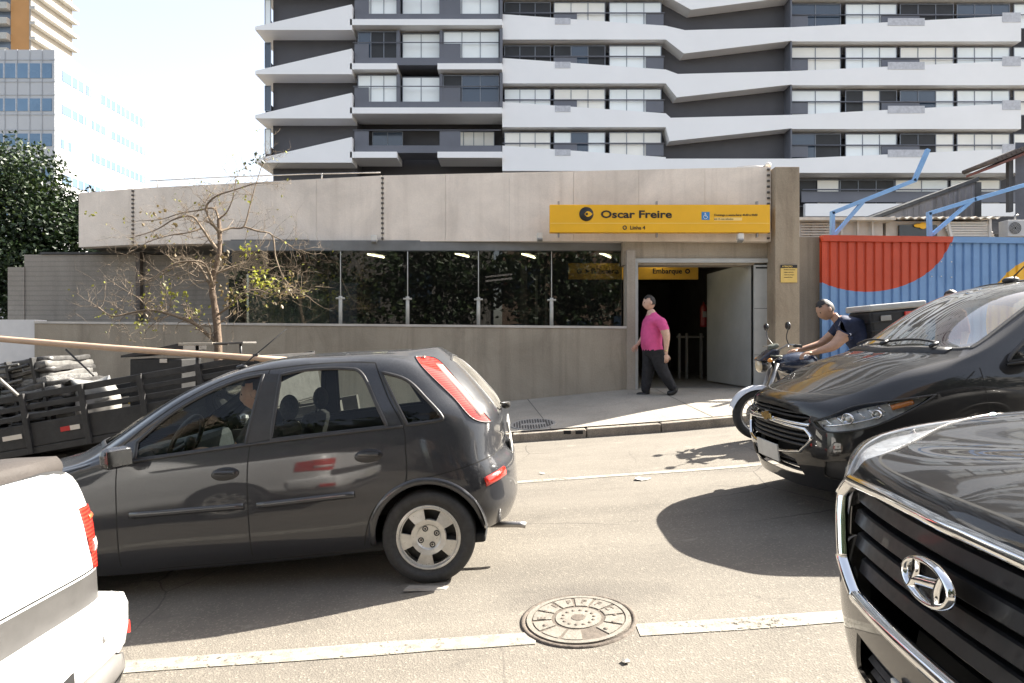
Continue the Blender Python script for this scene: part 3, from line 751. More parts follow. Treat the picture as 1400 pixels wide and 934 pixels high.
        m = MB(); S.trim(m, [(-.50-.02*i,.812+.004*i) for i in range(8)], 'y', sd, .035, .006, lift=-.016); m.build('amber_lamp', M('amber_lens', (.60,.20,.04), .15, .1, coat=1), l)
        m = MB(); S.trim(m, HL, 'y', sd, .012, .004, closed=True, lift=.002); m.build('lamp_surround', BLACKPL, l)
    for t, sd in ((5, 1), (55, -1)):
        S.extract('fog_lamp_recess', t, BLACKPL, root, -.02)
        h = S.proj([(-.22,.41)], 'y', sd)[0]
        m = MB(); m.ball(h[0], (.03,.05,.04)); m.build('fog_lamp', M('lamp_glass_grey', (.35,.36,.37), .1, .2, coat=1), root)
    m = MB(); S.trim(m, [(x, .475+.02*(1-abs(x)/.5)) for x in np.linspace(-.26,.26,9)], 'x', 1, .004, .002)
    p2 = S.proj([(0,.545)], 'x', 1)[0][0]
    m = MB(); m.box((p2.x+.012,0,.45),(.014,.40,.13),(0,R(3),0),0,.004); m.build('number_plate', MATS['plate_grey'], root)
    # glass
    gl = M_glass('windscreen_glass', (.62,.69,.64), 2.0, base=.10, dirt=.13, ior=1.6)
    S.extract('windscreen', 6, gl, root, -.004)
    for t, nm in ((7,'front_window'),(57,'front_window'),(8,'rear_window'),(58,'rear_window')): S.extract(nm, t, MATS['tinted_car_glass'], root, -.005)
    for sd in (1, -1):
        m = MB()
        for p in (FW, RW): S.trim(m, p, 'y', sd, .026, .007, closed=True)
        S.trim(m, spline([(-1.28,1.025),(-2.6,1.065),(-3.62,1.115)], 8), 'y', sd, .018, .01); m.build('window_seal', BLACKPL, root)
        m = MB(); y = .93*sd; m.box((-1.46,y+.01*sd,1.12),(.13,.19,.14),(0,0,R(10)*sd),0,.045); m.tube([(-1.44,.80*sd,1.04),(-1.46,.90*sd,1.08)], .03, 8); m.build('door_mirror', paint, root)
        m = MB(); S.trim(m, spline([(-1.74,.93),(-2.4,.945),(-3.4,.96)], 8), 'y', sd, .006, .001); h = S.proj([(-2.45,.90)], 'y', sd)[0][0]
        m = MB(); m.box((-2.45,h.y+.012*sd,.90),(.19,.03,.035),None,0,.012); m.build('handle', paint, root)
    m = MB(); S.trim(m, WS, 'z', 1, .035, .005, closed=True); m.build('windscreen_seal', BLACKPL, root)
    m = MB(); S.trim(m, [(-.925-.05*(abs(y)/.6)**2*2.0, y) for y in np.linspace(-.62,.62,25)], 'z', 1, .09, .012); m.build('cowl_grille', BLACKPL, root)
    for y0, y1 in ((.50,-.10),(-.02,-.56)):
        m = MB(); q = S.proj([(-1.005-.11*abs(y0+(y1-y0)*t)*.8, y0+(y1-y0)*t) for t in np.linspace(0,1,8)], 'z', 1)
        pts = [a[0]+a[1]*.022 for a in q]; m.tube(pts, .009, 6); m.tube([pts[0]+Vector((.06,0,-.02)), pts[0]], .014, 6); m.build('wiper', BLACKPL, root)
    m = MB(); z = S.proj([(-1.98,.0)], 'z', 1)[0][0].z; m.ball((-1.98,.0,z+.015), (.07,.03,.028)); m.tube([(-1.99,.0,z+.03),(-2.25,.0,z+.24)], [.006,.004], 6); m.build('aerial', BLACKPL, root)
    m = MB(); m.box((-1.36, 0, .96), (.5, 1.30, .20), None, 0, .07); m.build('dashboard', M('dash_black', (.02,.02,.022), .7), root)
    steering_wheel(root, (-1.72,.36,1.03), R(-26)); [car_seat(root, -2.1, y, .42) for y in (.36,-.36)]
    under(root, (-.78,-3.30), .845, .31, .36, 3.9)
    return root, S
SEDAN, SEDS = build_black_sedan()

def build_black_suv():
    root = rooted('black_suv', (1.02, 1.45, .106), .075, R(-3.5), 'glossy black SUV with chrome-framed grille and oval chrome emblem, nearest the viewer', 'car')
    up = lambda z: z+.058*min(1, max(0, (z-.5)/.4))
    G = lambda z: .685+(z-.625)*.899
    paint = M_car('black_paint_glossy', (.006,.006,.007), dust=.03, rough=.4, coatr=.01, dustcol=(.25,.23,.2))
    st = [
     [(-.05,0,.28),(-.02,0,.38),(.0,0,.52),(.0,0,.72),(-.015,0,.90),(-.045,0,.985),(-.10,0,1.012),(-.18,0,1.030),(-.30,0,1.048),(-.42,0,1.062)],
     [(-.06,.42,.28),(-.03,.43,.38),(-.015,.44,.52),(-.02,.44,.72),(-.04,.43,.89),(-.075,.42,.975),(-.13,.40,1.005),(-.22,.34,1.030),(-.34,.20,1.050),(-.48,0,1.070)],
     [(-.14,.69,.28),(-.10,.71,.38),(-.075,.72,.52),(-.08,.715,.72),(-.11,.735,.88),(-.145,.735,.985),(-.20,.70,1.016),(-.29,.59,1.026),(-.42,.34,1.045),(-.56,0,1.072)],
     [(-.33,.81,.27),(-.29,.84,.36),(-.26,.85,.52),(-.27,.845,.72),(-.30,.848,.87),(-.33,.84,1.005),(-.39,.805,1.042),(-.46,.70,1.055),(-.55,.43,1.066),(-.66,0,1.092)],
     [(-.62,.85,.25),(-.62,.875,.33),(-.62,.888,.52),(-.62,.886,.74),(-.62,.872,.90),(-.63,.855,1.015),(-.66,.815,1.060),(-.70,.715,1.084),(-.76,.46,1.095),(-.82,0,1.110)],
     [(-1.0,.85,.24),(-1.0,.878,.32),(-1.0,.89,.52),(-1.0,.888,.76),(-1.0,.875,.94),(-1.0,.855,1.03),(-1.0,.82,1.07),(-1.02,.72,1.105),(-1.04,.47,1.125),(-1.06,0,1.140)],
     [(-1.32,.84,.24),(-1.32,.875,.32),(-1.32,.89,.52),(-1.32,.89,.78),(-1.32,.875,.98),(-1.31,.84,1.09),(-1.30,.80,1.13),(-1.27,.74,1.165),(-1.20,.5,1.185),(-1.17,0,1.195)],
     [(-1.75,.84,.24),(-1.75,.875,.32),(-1.75,.89,.52),(-1.75,.89,.8),(-1.75,.875,1.0),(-1.74,.82,1.13),(-1.72,.77,1.24),(-1.68,.70,1.35),(-1.56,.5,1.40),(-1.48,0,1.42)],
     [(-2.3,.84,.24),(-2.3,.875,.32),(-2.3,.89,.52),(-2.3,.89,.8),(-2.3,.875,1.02),(-2.3,.81,1.15),(-2.28,.74,1.36),(-2.25,.64,1.56),(-2.15,.46,1.61),(-2.05,0,1.63)],
     [(-3.3,.84,.24),(-3.3,.875,.32),(-3.3,.89,.52),(-3.3,.89,.8),(-3.3,.875,1.04),(-3.3,.81,1.18),(-3.3,.74,1.38),(-3.3,.64,1.57),(-3.3,.46,1.62),(-3.3,0,1.65)],
     [(-3.95,.82,.28),(-3.95,.85,.36),(-3.95,.86,.52),(-3.95,.86,.8),(-3.93,.84,1.05),(-3.9,.78,1.18),(-3.85,.71,1.36),(-3.8,.60,1.53),(-3.76,.44,1.58),(-3.74,0,1.60)],
     [(-4.2,.60,.3),(-4.23,.62,.38),(-4.25,.63,.52),(-4.25,.63,.8),(-4.22,.61,1.05),(-4.18,.57,1.16),(-4.1,.52,1.32),(-4.0,.46,1.46),(-3.93,.34,1.52),(-3.9,0,1.55)],
     [(-4.25,0,.3),(-4.27,0,.38),(-4.29,0,.52),(-4.29,0,.8),(-4.26,0,1.05),(-4.22,0,1.16),(-4.14,0,1.32),(-4.04,0,1.45),(-3.98,0,1.51),(-3.95,0,1.54)]]
    S = CarSurf([[(x, y, up(z)) for x, y, z in row] for row in st], 170, 70, 16)
    front = lambda c: c.x > -.55
    gr = [(-.53,.945),(-.53,.945),(-.27,.965),(0,.970),(.27,.965),(.53,.945),(.53,.945),(.595,.895),(.595,.895),(.55,.70),(.55,.70),(.44,.635),(.44,.635),(0,.625),(-.44,.635),(-.44,.635),(-.55,.70),(-.55,.70),(-.595,.895),(-.595,.895)]
    gr = [(y, G(z)) for y, z in gr]; GR = spline(gr, 5, True); S.cut(GR, 'x', 1, front)
    hl = [(-.115,.90),(-.115,.90),(-.19,1.02),(-.36,1.062),(-.62,1.075),(-.80,1.08),(-.80,1.08),(-.62,.99),(-.36,.905),(-.20,.855),(-.13,.85)]
    hl = [(x, up(z)) for x, z in hl]; HL = spline(hl, 6, True); [S.cut([(y*sg,up(z)) for y,z in spline([(.60,.905),(.59,.93),(.575,.97),(.67,.98),(.74,.975),(.78,.95),(.78,.91),(.68,.875)],5,True)], 'x', 3, lambda c, sg=sg: c.x > -.27 and c.y*sg > .5, (0,)) for sg in (1,-1)]; [S.cut(spline([(x,y*sg) for x,y in ((-.09,.54),(-.09,.54),(-.15,.525),(-.22,.555),(-.32,.625),(-.48,.725),(-.74,.815),(-.80,.87),(-.80,.95),(-.80,.95),(-.15,.95),(-.15,.95),(-.05,.72))],5,True), 'z', 3, lambda c, sg=sg: c.z > .87 and c.y*sg > .45 and c.x > -.85, (0,)) for sg in (1,-1)]; S.cut(HL, 'y', 3, lambda c: abs(c.y) > np.interp(-c.x, [.09,.15,.22,.32,.48,.74,.9], [.54,.525,.555,.625,.725,.815,.84]) and c.x > -.9, (0,)); mirror_tags(S, 3)
    li = [(-.46,.56),(-.46,.56),(0,.55),(.46,.56),(.46,.56),(.52,.42),(.52,.42),(0,.40),(-.52,.42),(-.52,.42)]
    LI = spline(li, 5, True); S.cut(LI, 'x', 4, front, (0,))
    fg = [(-.085,.72),(-.085,.72),(-.17,.715),(-.22,.66),(-.20,.50),(-.20,.50),(-.10,.48),(-.075,.52)]
    fg = [(x, up(z)) for x, z in fg]; FG = spline(fg, 5, True); S.cut(FG, 'y', 5, lambda c: abs(c.y) > .60 and c.x > -.5, (0,)); mirror_tags(S, 5)
    ws = [(-1.19,0),(-1.22,.35),(-1.31,.62),(-1.40,.70),(-1.72,.675),(-2.20,.59),(-2.36,.52),(-2.40,.3),(-2.41,0)]
    WS = spline(ws+[(x,-y) for x, y in ws[-2:0:-1]], 6, True); S.cut(WS, 'z', 6, lambda c: c.z > 1.1, (0,))
    fw = [(-1.78,1.165),(-1.78,1.165),(-2.25,1.46),(-2.55,1.525),(-2.85,1.53),(-2.85,1.53),(-2.85,1.19),(-2.85,1.19)]
    rw = [(-2.92,1.195),(-2.92,1.195),(-2.92,1.53),(-2.92,1.53),(-3.5,1.51),(-3.75,1.40),(-3.85,1.24),(-3.85,1.24)]
    fw = [(x, up(z)) for x, z in fw]; rw = [(x, up(z)) for x, z in rw]
    FW, RW = spline(fw, 6, True), spline(rw, 6, True); side = lambda c: abs(c.y) > .3
    S.cut(FW, 'y', 7, side); S.cut(RW, 'y', 8, side); mirror_tags(S, 7); mirror_tags(S, 8)
    for cx in (-.83, -3.42): S.cut(circle2(cx, .335, .39, -30, 210, 40), 'y', 9, lambda c: abs(c.y) > .45, (0,))
    hood = [(-.075,0),(-.10,.35),(-.14,.50),(-.215,.54),(-.32,.612),(-.48,.712),(-.80,.768),(-1.1,.775),(-1.32,.78)]
    HD = spline(hood, 8)
    for s in (1, -1): S.cut(band([(x,y*s) for x, y in HD], .007), 'z', 10, lambda c: c.z > .9 and c.y*s > -.01, (0,))
    S.done()
    S.extract('body', [0, 10], [paint, GAP], root, rim=.012)
    m = MB(); m.prism([(a*1.01,b) for a, b in GR], -.20, -.195, 'x'); m.prism(LI, -.20, -.195, 'x'); m.build('grille_backing', DARK, root)
    # broad blades across the grille
    def blade(mb, z, hw, back, t, d=.06, mi=0):
        pts = S.proj([(-hw+2*hw*i/30, z) for i in range(31)], 'x', 1); vs = []; k = 6
        for p, n in pts:
            for (dx, dz) in ((-back-.004,-t*.46),(-back+.004,-t*.30),(-back-.008,t*.40),(-back-.016,t*.47),(-back-d,t*.47),(-back-d,-t*.46)): vs.append(p+Vector((dx,0,dz)))
        fs = [(k*i+j, k*i+(j+1) % k, k*i+k+(j+1) % k, k*i+k+j) for i in range(len(pts)-1) for j in range(k)]
        mb.add(vs, fs, mi, False); mb.add(vs[:k], [tuple(range(k))], mi); mb.add(vs[-k:], [tuple(range(k-1,-1,-1))], mi)
    GLOSSB = M('grille_satin_black', (.008,.008,.009), .38, .2, 20, coat=.1)
    m = MB()
    for z, hw in ((.944,.545),(.876,.555),(.808,.54),(.742,.50)): blade(m, z, hw, .030, .050)
    m.build('grille_slats', GLOSSB, root)
    m = MB()
    for z in (.52,.48,.44): blade(m, z, .47, .03, .018, .03)
    m.build('intake_slats', BLACKPL, root)
    # chrome: heavy bar over the top, drop at the ends, bar under
    m = MB(); tp = [(y, G(z)) for y, z in spline([(-.60,.905),(-.545,.958),(-.50,.966),(-.27,.982),(0,.987),(.27,.982),(.50,.966),(.545,.958),(.60,.905)], 8)]; S.trim(m, tp, 'x', 1, .034, .022, lift=.004)
    sd_ = [[(y, G(z)) for y, z in spline([(s*.603,.905),(s*.585,.82),(s*.555,.70)], 8)] for s in (1,-1)]
    for q in sd_: S.trim(m, q, 'x', 1, .040, .018, lift=.003)
    S.trim(m, [(y, G(z)) for y, z in spline([(-.565,.70),(-.545,.685),(-.445,.620),(-.40,.615),(0,.608),(.40,.615),(.445,.620),(.545,.685),(.565,.70)], 8)], 'x', 1, .038, .02, lift=.003)
    m.build('grille_frame', CHROME, root)
    # oval emblem with slanted H
    p, n = S.proj([(0,.885)], 'x', 1)[0]
    Mb = Matrix.Translation(Vector((p.x+.026,0,.886))) @ Matrix.Rotation(R(-7), 4, 'Y')
    a_, b_ = .088, .045; m = MB(); N = 48; ring = []
    for k in range(N):
        t = 2*math.pi*k/N; o = Vector((0, a_*math.cos(t), b_*math.sin(t))); o2 = Vector((0, math.cos(t)/a_, math.sin(t)/b_)).normalized()
        for (u, d) in ((.008,-.006),(.006,.006),(0,.011),(-.006,.006),(-.008,-.006)): ring.append(Mb @ (o+o2*u+Vector((d,0,0))))
    m.add(ring, [(5*i+j, 5*i+j+1, 5*((i+1) % N)+j+1, 5*((i+1) % N)+j) for i in range(N) for j in range(4)], 0, True)
    def hbar(pts, ws):
        prof = []; P = [np.array(q) for q in pts]
        for i, q in enumerate(P):
            t = P[min(i+1,len(P)-1)]-P[max(i-1,0)]; t = t/np.hypot(*t); nn = np.array((-t[1],t[0])); prof.append((q+nn*ws[i], q, q-nn*ws[i]))
        vs = []
        for l, c, r_ in prof: vs += [Mb @ Vector((.000,l[0],l[1])), Mb @ Vector((.011,c[0],c[1])), Mb @ Vector((.000,r_[0],r_[1]))]
        m.add(vs, [(3*i+j,3*i+j+1,3*i+4+j,3*i+3+j) for i in range(len(P)-1) for j in range(2)], 0, True)
    # seen from the front +y is to the viewer's right
    def B(u, v): return (u, v)
    hbar(spline([B(-.040,.038),B(-.040,.010),B(-.052,-.020),B(-.062,-.032)],6), [.010]*19)
    hbar(spline([B(.062,.032),B(.052,.020),B(.040,-.010),B(.040,-.038)],6), [.010]*19)
    hbar(spline([B(-.044,-.010),B(-.015,-.003),B(.015,.003),B(.044,.010)],6), [.011]*19)
    m.build('emblem', CHROME, root, fixn=False)
    m = MB(); m.prism([(a_*math.cos(2*math.pi*k/N), b_*math.sin(2*math.pi*k/N)) for k in range(N)], -.012, -.006, 'x', 0, Mb); m.build('emblem_backing', M('emblem_black', (.008,.008,.008), .2, 0), root)
    for t, sd in ((3, 1), (53, -1)):
        l = S.extract('headlight', t, CLEARLENS, root, .003, rim=.012)
        S.extract('reflector_shell', t, MATS.get('lamp_shell') or M('lamp_shell', (.62,.63,.64), .3, .3, 26, coat=.6, bmp=.3, bscale=60), l, -.022)
        m = MB()
        for (x, z, r_) in ((-.27,.985,.055),(-.42,1.02,.05)):
            h = S.proj([(x, z)], 'y', sd)[0][0]; m.ball(h+Vector((-.035,-.04*sd,0)), r_*.7, 0, 14, 10)
        m.build('lamp_bowl', MATS['bowl_chrome'], l)
        m = MB(); S.trim(m, spline([(-.13,.96),(-.22,1.045),(-.38,1.095),(-.62,1.11)],6), 'y', sd, .018, .006, lift=-.006); m.build('daylight_strip', M('drl_white', (.8,.81,.82), .2, 0, coat=1), l)
    for t, sd in ((5, 1), (55, -1)):
        S.extract('fog_lamp_recess', t, BLACKPL, root, -.02)
        m = MB(); S.trim(m, spline([(-.080,.745),(-.105,.745),(-.14,.615),(-.11,.49)],6), 'y', sd, .016, .008); m.build('recess_trim', CHROME, root)
        h = S.proj([(-.14,.62)], 'y', sd)[0]; m = MB(); m.ball(h[0], (.02,.04,.04)); m.build('fog_lamp', MATS['lamp_glass_grey'], root)
    m = MB(); m.box((.012,0,.50),(.014,.40,.13),(0,R(2),0),0,.004); m.build('number_plate', MATS['plate_grey'], root)
    S.extract('windscreen', 6, MATS['windscreen_glass'], root, -.004)
    for t, nm in ((7,'front_window'),(57,'front_window'),(8,'rear_window'),(58,'rear_window')): S.extract(nm, t, MATS['tinted_car_glass'], root, -.005)
    m = MB(); S.trim(m, WS, 'z', 1, .035, .005, closed=True); m.build('windscreen_seal', BLACKPL, root)
    for sd in (1, -1):
        m = MB(); m.box((-1.80,.99*sd,1.28),(.14,.22,.17),(0,0,R(10)*sd),0,.05); m.tube([(-1.78,.84*sd,1.20),(-1.80,.95*sd,1.24)], .03, 8); m.build('door_mirror', paint, root)
        m = MB()
        for cx in (-.83,-3.42): S.trim(m, circle2(cx,.335,.39,-20,200,36), 'y', sd, .07, .014)
        m.build('arch_trim', BLACKPL, root)
    m = MB(); m.box((-1.7, 0, 1.05), (.55, 1.36, .22), None, 0, .07); m.build('dashboard', MATS['dash_black'], root)
    [car_seat(root, -2.5, y, .5) for y in (.38,-.38)]
    under(root, (-.83,-3.42), .885, .335, .39, 4.1, .30)
    return root, S
SUV, SUVS = build_black_suv()
# ------------------------------------------------------------------ road, pavement, markings
def M_asphalt():
    m, nt, b = newmat('asphalt'); setp(b, rough=.85, spec=.3); v = coords(nt)
    base = ramp(nt, noise(nt, .45, 6, .65, v, .6), [(.28, (.102,.092,.078)), (.72, (.182,.164,.138))])
    c = mix(nt, ramp(nt, noise(nt, 1, 5, .65, coords(nt, (.18, 1.4, 1))), [(.42, 0), (.70, .55)]), base, (.205,.185,.155))
    sp = nt.nodes.new('ShaderNodeTexVoronoi'); sp.inputs['Scale'].default_value = 110; nt.links.new(v, sp.inputs['Vector'])
    hs = nt.nodes.new('ShaderNodeSeparateColor'); nt.links.new(sp.outputs['Color'], hs.inputs[0])
    c = mix(nt, ramp(nt, hs.outputs[0], [(.0, .30), (.10, .04), (.9, 0)]), c, (.05,.045,.04))
    c = mix(nt, ramp(nt, hs.outputs[1], [(.82, 0), (1.0, .38)]), c, (.36,.32,.26))
    c = mix(nt, ramp(nt, noise(nt, 2.3, 7, .75, v, 1.0), [(.56, 0), (.76, .6)]), c, (.075,.068,.06))
    # light dusty blotches
    c = mix(nt, ramp(nt, noise(nt, 5, 4, .6, coords(nt, (.6,1,1))), [(.66, 0), (.76, .45)]), c, (.32,.29,.24))
    # hairline cracks
    vo = nt.nodes.new('ShaderNodeTexVoronoi'); vo.feature = 'DISTANCE_TO_EDGE'; vo.inputs['Scale'].default_value = .8
    dv = nt.nodes.new('ShaderNodeTexNoise'); dv.inputs['Scale'].default_value = 3; nt.links.new(v, dv.inputs['Vector'])
    nt.links.new(mix(nt, .12, v, dv.outputs['Color'], 'ADD'), vo.inputs['Vector'])
    c = mix(nt, math_(nt, 'MULTIPLY', ramp(nt, vo.outputs['Distance'], [(.0, .8), (.006, 0)]), ramp(nt, noise(nt, .6, 3, .5, v), [(.5, 0), (.6, 1)])), c, (.035,.03,.03))
    # tyre-worn lanes and a grimy ring by the cover
    sx_ = nt.nodes.new('ShaderNodeSeparateXYZ'); nt.links.new(v, sx_.inputs[0])
    yy = math_(nt, 'ADD', sx_.outputs['Y'], math_(nt, 'MULTIPLY', noise(nt, .6, 2, .5, v), .5))
    tr_ = ramp(nt, math_(nt, 'DIVIDE', yy, 10.0), [(.36, 0), (.43, .30), (.475, 0), (.545, 0), (.59, .26), (.635, 0)])
    c = mix(nt, tr_, c, (.095,.086,.074))
    dx = math_(nt, 'DIVIDE', math_(nt, 'SUBTRACT', sx_.outputs['X'], .42), .75); dy = math_(nt, 'DIVIDE', math_(nt, 'SUBTRACT', sx_.outputs['Y'], 3.62), .30)
    rr_ = math_(nt, 'ADD', math_(nt, 'ADD', math_(nt, 'MULTIPLY', dx, dx), math_(nt, 'MULTIPLY', dy, dy)), math_(nt, 'MULTIPLY', noise(nt, 5, 5, .7, v), .8))
    c = mix(nt, ramp(nt, rr_, [(.35, .55), (1.25, 0)]), c, (.075,.068,.06))
    nt.links.new(c, b.inputs['Base Color'])
    bump(nt, b, math_(nt, 'ADD', sp.outputs['Distance'], noise(nt, 8, 6, .7, v)), .30, .008)
    return m
ASPH = M_asphalt()
def grid_obj(name, xs, ys, zf, mat, kind='structure', smooth=True, **kw):
    m = MB(); nx, ny = len(xs), len(ys)
    vs = [(x, y, zf(x, y)) for y in ys for x in xs]
    fs = [(j*nx+i, j*nx+i+1, (j+1)*nx+i+1, (j+1)*nx+i) for j in range(ny-1) for i in range(nx-1)]
    m.add(vs, fs, 0, smooth); return m.build(name, mat, kind=kind, fixn=False, **kw)
XS = [-260, -120, -60, -40, -25, -18, -14, -11, -9, -7.5, -6, -5, -4, -3.3, -2.6, -2, -1, 0, 1, 1.5, 2, 2.5, 3, 4, 5, 7, 9, 12, 16, 22, 30, 40, 60, 120, 260]
grid_obj('road', XS, [-6.0, -3, 0, 3, 6, KERB_Y+.06], road_z, ASPH)
def far_z(x, y): return gx(x) + .02*60*min(1, max(0, y)/60) - .02
grid_obj('ground', XS, [KERB_Y+.05, 11.5, 20, 30, 60, 140, 400], lambda x, y: min(far_z(x, y), walk_z(x, y)-.10) if y < 12 else (min(far_z(x,y), .55) if y < 20 else far_z(x,y)), M('far_ground', (.16,.145,.12), .9, .3, .5))
WALKM = M_concrete('pavement_concrete', (.34,.315,.27), .0, rough=.9, fine=.22, stain=(.16,.14,.12), stain_amt=.35)
walk_xs = [-14, -11, -9, -7, -5, -4, -3, -2.6, -2, -1, 0, .5, 1, 1.5, 1.9, 2.0, 2.5, 3, 3.5, 4, 4.5, 4.75, 5, 6, 8, 11, 14]
grid_obj('pavement', walk_xs, [KERB_Y+.14, 9.2, 9.8, 10.4, 11.0, 11.45], walk_z, WALKM)
# joints in the pavement
m = MB()
for x in (-6.6, -4.4, -2.2, .55, 2.75, 4.95, 7.2):
    pts = [(x-.12*(y-KERB_Y), y) for y in (KERB_Y+.15, 9.4, 10.2, 11.0)]
    for a, b in zip(pts, pts[1:]):
        q = [(a[0]-.006, a[1]), (a[0]+.006, a[1]), (b[0]+.006, b[1]), (b[0]-.006, b[1])]
        m.add([(p[0], p[1], walk_z(*p)+.004) for p in q], [(0,1,2,3)])
m.build('pavement_joint', M('joint_dark', (.09,.08,.07), .95), kind='structure')
# kerb stones: real step, worn
m = MB()
xs = [x*1.0 for x in range(-14, 15)]
for a, b in zip(xs, xs[1:]):
    j = rnd.uniform(-.012, .012); g = .006
    p = []
    for x in (a+g, b-g):
        for y in (KERB_Y+j*.5, KERB_Y+.145): p.append((x, y))
    lo = [(x, y, road_z(x, y)-.15) for x, y in (p[0], p[2], p[3], p[1])]; hi = [(x, y, zk(x)+.004+j*.4) for x, y in (p[0], p[2], p[3], p[1])]
    m.hexa(lo+hi)
kb = m.build('kerb', M_concrete('kerb_stone', (.30,.265,.22), .5, rough=.9, fine=.3, stain=(.10,.085,.07), stain_amt=.7), kind='structure')
bv = kb.modifiers.new('bevel', 'BEVEL'); bv.width = .018; bv.segments = 2
# painted lines: worn
def M_paintline():
    m, nt, b = newmat('road_paint'); setp(b, rough=.8); v = coords(nt)
    c = mix(nt, ramp(nt, noise(nt, 14, 6, .75, v), [(.36, 0), (.60, 1)]), (.37,.35,.30), (.20,.182,.15))
    c = mix(nt, ramp(nt, noise(nt, 1, 5, .7, coords(nt, (1.2, 16, 1))), [(.44, 0), (.62, .8)]), c, (.20,.182,.15))
    nt.links.new(c, b.inputs['Base Color']); bump(nt, b, noise(nt, 90, 3, .7, v), .4, .01)
    # worn through to the asphalt in flakes
    wear = math_(nt, 'ADD', noise(nt, 26, 6, .8, v), math_(nt, 'MULTIPLY', noise(nt, 1.3, 3, .6, v), .45))
    gap = ramp(nt, wear, [(.80, 0), (.87, 1)]); t_ = nt.nodes.new('ShaderNodeBsdfTransparent'); mx = nt.nodes.new('ShaderNodeMixShader')
    nt.links.new(gap, mx.inputs[0]); nt.links.new(b.outputs[0], mx.inputs[1]); nt.links.new(t_.outputs[0], mx.inputs[2]); nt.links.new(mx.outputs[0], nt.nodes['Material Output'].inputs[0])
    return m
LINE = M_paintline()
def line(name, x0, x1, y0, y1, w, jag=.006):
    m = MB(); n = max(2, int((x1-x0)/.25)); vs = []
    for i in range(n+1):
        t = i/n; x = x0+(x1-x0)*t; y = y0+(y1-y0)*t
        for s in (-.5, .5):
            yy = y+s*w+rnd.uniform(-jag, jag); vs.append((x, yy, road_z(x, yy)+.004))
    m.add(vs, [(2*i, 2*i+2, 2*i+3, 2*i+1) for i in range(n)]); return m.build(name, LINE, kind='structure', fixn=False)
line('road_marking', -14, .115, 3.165, 3.165, .125); line('road_marking', .62, 14, 3.165, 3.165, .125)
line('road_marking', -14, 14, 6.42, 6.36, .10)

# ------------------------------------------------------------------ the station pavilion
CONC = M_concrete('grey_concrete', (.36,.315,.25), .35, rough=.9, stain=(.12,.10,.08), stain_amt=.45)
CONCD = M_concrete('board_concrete', (.33,.30,.26), .25, board=3.2, rough=.9, stain=(.10,.09,.08), stain_amt=.4)
FASC = M_concrete('painted_fascia', (.80,.715,.625), .22, rough=.75, fine=.06, stain=(.36,.29,.23), stain_amt=.12)
COLM = M_concrete('weathered_concrete', (.36,.30,.225), .45, rough=.9, stain=(.17,.12,.08), stain_amt=.6)
GREYM = M('grey_painted_steel', (.42,.43,.42), .45, .08, 5)
DOORM = M('door_grey', (.36,.38,.385), .45, .08, 3)
YEL = M('sign_yellow', (.80,.43,.012), .45, .05, 2)
INK = M('sign_black', (.015,.014,.012), .5, 0)
st = empty('station_building', (0, 11.0, .7), label='low concrete station pavilion with long beige fascia, dark glazing and open grey door', cat='building')
def S_(mb, name, mats, parent=st, **kw):
    o = mb.build(name, mats, None, **kw); o.parent = parent
    mw = Matrix.Identity(4); p = parent
    while p: mw = Matrix.Translation(p.location) @ mw; p = p.parent
    o.matrix_parent_inverse = mw.inverted(); return o
def slab(mb, A, B, z0a, z1a, z0b, z1b, d0, d1, mi=0):
    """upright slab from plan point A to B, front shifted d0 and back d1 in Y"""
    ax, ay = A; bx, by = B
    mb.hexa([(ax,ay+d0,z0a),(bx,by+d0,z0b),(bx,by+d1,z0b),(ax,ay+d1,z0a),(ax,ay+d0,z1a),(bx,by+d0,z1b),(bx,by+d1,z1b),(ax,ay+d1,z1a)], mi)
fx = [(107,12.5),(182,12.2),(523,11.3),(1055,10.9)]
FP = [((px-700)*Y/F, Y) for px, Y in fx]; FB = [3.36,3.366,3.29,3.227]; FT = [4.41,4.43,4.445,4.49]
for i in range(3):
    A, B = FP[i], FP[i+1]; n = [1, 4, 6][i]; m = MB(); g = .0018
    for k in range(n):
        t0, t1 = k/n, (k+1)/n; L = math.hypot(B[0]-A[0], B[1]-A[1]); e = g/L
        lp = lambda a, b, t: a+(b-a)*t
        a0, a1 = t0+(e if k else .012/L), t1-(e if k < n-1 else .012/L)
        slab(m, (lp(A[0],B[0],a0), lp(A[1],B[1],a0)), (lp(A[0],B[0],a1), lp(A[1],B[1],a1)), lp(FB[i],FB[i+1],a0), lp(FT[i],FT[i+1],a0), lp(FB[i],FB[i+1],a1), lp(FT[i],FT[i+1],a1), 0, .22)
    S_(m, 'fascia_panel', FASC)
    # studs down the joint
    m = MB(); nb = 13
    for k in range(nb):
        z = FB[i+1]+.05+(FT[i+1]-FB[i+1]-.1)*k/(nb-1)
        m.box((B[0]-(.06 if i == 2 else .0), B[1]-.012, z), (.045,.03,.035), None, 0, .006)
    m.box((B[0]-(.06 if i == 2 else 0), B[1]+.09, (FB[i+1]+FT[i+1])/2), (.03,.17,FT[i+1]-FB[i+1]-.02), None, 1)
    S_(m, 'joint_cover', [M('joint_stud', (.10,.09,.08), .7), M('joint_strip', (.42,.38,.33), .8)])
m = MB()
P = [(FP[0][0]+.02,FP[0][1]+.23),(FP[1][0],FP[1][1]+.23),(FP[2][0],FP[2][1]+.23),(FP[3][0],FP[3][1]+.23),(4.6,13.2),(1.0,14.6),(-5.0,16.2),(-9.3,17.2)]
m.prism(P, 3.40, 4.30, 'z'); S_(m, 'roof_slab', M_concrete('roof_concrete', (.33,.30,.26), .2))
m = MB()
m.tube([W(205,247.5,12.9), W(300,242.5,12.5), W(420,238,12.0), W(520,236,11.6)], .011, 6)
